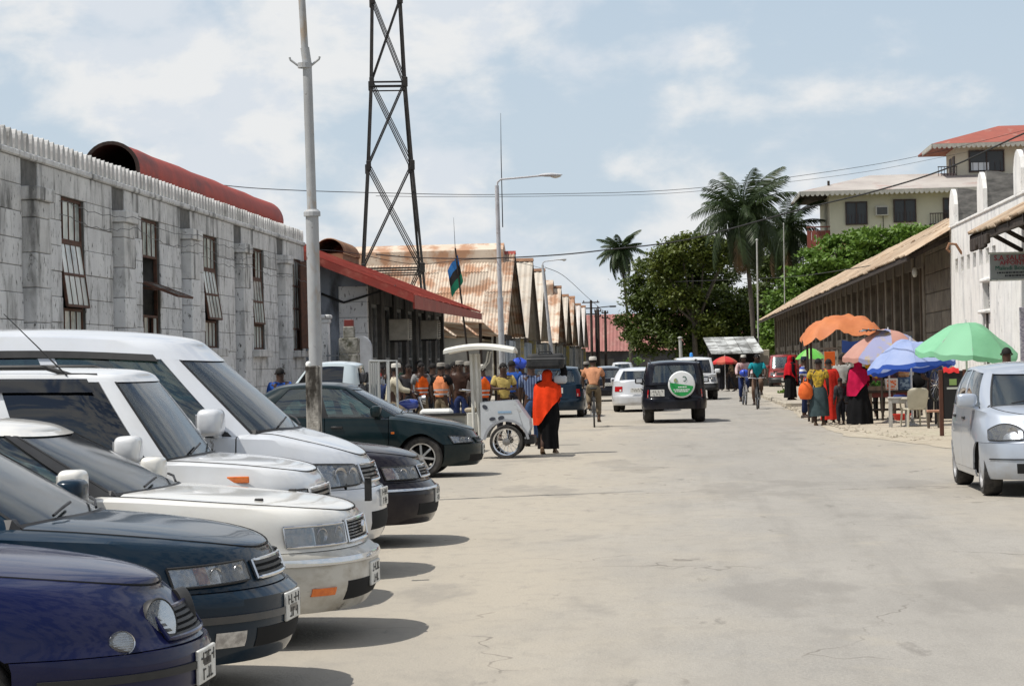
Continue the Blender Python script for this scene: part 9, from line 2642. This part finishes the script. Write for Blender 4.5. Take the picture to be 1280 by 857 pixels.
 MB().bbox(-.14, .15, 0, .25, 0, .03, .01).build('fold', mat('blue cloth', (0.04,0.06,0.2), rough=0.9), o); MB().bbox(-.12, .1, .02, .2, .031, .05, .008).build('upper_fold', mat('blue cloth', (0.04,0.06,0.2), rough=0.9), o)
 p = P(1144, 520, 51.6)
 plastic_chair('cream moulded plastic chair turned away beside the small worn table', (p.x, 51.8, 0), 0.25)
 rb = thing('red_basin', 'red plastic basin under the market table', 'basin', (P(1127, 505, 57.6).x, 57.6, 0))
 T = Matrix.Translation((0,0,0)); z0 = P(1127, 512, 57.6).z
 MB().lathe([(.05,0),(.17,.0),(.22,.16),(.235,.17),(.21,.15),(.16,.02),(.05,.02)], 20, T).build('bowl', mat('red plastic', (0.5,0.03,0.02), rough=0.4), rb, 60)
 MB().lathe([(.235,.165),(.25,.17),(.25,.18),(.235,.185)], 20, T, closed=True).build('rim', mat('red plastic', (0.5,0.03,0.02), rough=0.4), rb, 60)
 # black board with brown frame
 d = 46.0; p = P(1180, 545, d); zt3 = P(1180, 462, d).z
 t = thing('notice_board', 'tall black sign board with brown wooden edge beside the silver hatchback', 'sign', (p.x, d, 0))
 x0, x1 = P(1174, 500, d).x-p.x, P(1204, 500, d).x-p.x
 MB().bbox(x0+.08, x1, -.02, .03, 0.35, zt3-.02, .008).build('panel', mat('black board', (0.012,0.012,0.013), rough=0.6), t)
 MB().bbox(x0, x0+.078, -.03, .05, 0, zt3, .008).build('frame_post', mat('red brown wood', (0.10,0.04,0.025), (0.06,0.028,0.02), scale=4, rough=0.8), t)
 MB().bbox(x1+.002, x1+.07, -.03, .05, 0, zt3, .008).build('frame_post', mat('red brown wood', (0.10,0.04,0.025), rough=0.8), t)
 mk = mat('pale chalk', (0.42,0.44,0.40), rough=0.8)
 MB().box(x0+.2, x0+.34, -.024, -.021, zt3-.30, zt3-.18).build('emblem', mat('green print', (0.2,0.3,0.1), rough=0.8), t); MB().box(x0+.15, x0+.38, -.024, -.021, zt3-.38, zt3-.34).build('lettering', mk, t)
 o = thing('red_cloth', 'red cloth hanging over the top of the black board', 'cloth', (p.x+(x0+x1)/2, d, zt3))
 MB().grid([[(-.14+.3*i/6, -.04+0.03*j, .1*math.sin(PI*j/4)+.02*math.sin(i*2)-.06) for i in range(7)] for j in range(5)]).build('drape', mat('red cloth', (0.5,0.02,0.02), rough=0.8), o, 60)
 MB().tube([(-.14,0,-.02),(.16,0,-.02)], .02, 6).build('rolled_edge', mat('red cloth', (0.5,0.02,0.02), rough=0.8), o)
 # wooden stool and spoked cart wheel
 p = P(1167, 520, 50.5)
 t = thing('wooden_stool', 'low wooden stool beside the black board', 'stool', (p.x, 50.5, 0))
 zs = P(1167, 512, 50.5).z
 MB().bbox(-.14, .14, -.12, .14, zs-.05, zs, .01).build('seat', mat('pinkish wood', (0.36,0.19,0.13), rough=0.8), t)
 for x in (-.11, .11):
  for y in (-.09, .11): MB().box(x-.018, x+.018, y-.018, y+.018, 0, zs-.05).build('leg', MT['wood'], t)
 d = 53.5; p = P(1169, 482, d)
 t = thing('cart_wheel', 'spoked bicycle wheel standing upright under the green umbrella', 'wheel', (p.x, d, 0))
 r = 0.36; zc = p.z; T = Matrix.Translation((0,0,zc)) @ Matrix.Rotation(R(62), 4, 'Z') @ Matrix.Rotation(R(90), 4, 'X')
 MB().lathe([(r-.03,-.02),(r,-.01),(r,.01),(r-.03,.02)], 36, T, closed=True).build('tyre', MT['rubber'], t, 40)
 sp = MB()
 for k in range(18): a_ = 2*PI*k/18; sp.tube([T @ Vector((.02*math.cos(a_), .02*math.sin(a_), .02 if k % 2 else -.02)), T @ Vector(((r-.03)*math.cos(a_), (r-.03)*math.sin(a_), 0))], .003, 4)
 sp.build('spokes', MT['chrome'], t)['kind'] = 'stuff'
 MB().lathe([(.005,-.04),(.03,-.04),(.03,.04),(.005,.04)], 12, T).build('hub', MT['steel'], t, 40)
 MB().tube([(0,0.02,0),(0,0.02,zc)], .03, 6).build('stand', MT['steelbl'], t)
 # bench and bundle seen between the women
 p = P(1052, 515, 58.5); t = thing('stall_bench', 'dark low bench behind the boy and the women', 'bench', (p.x, 59, 0))
 MB().bbox(-.8, .9, 0, .35, .42, .47, .01).build('seat', MT['dkwood'], t)
 for x in (-.7, .75): MB().box(x, x+.06, .02, .33, 0, .42).build('leg', MT['dkwood'], t)
cargo_trike(); crowd(); stalls()
bpy.data.scenes.remove(TMPSC)
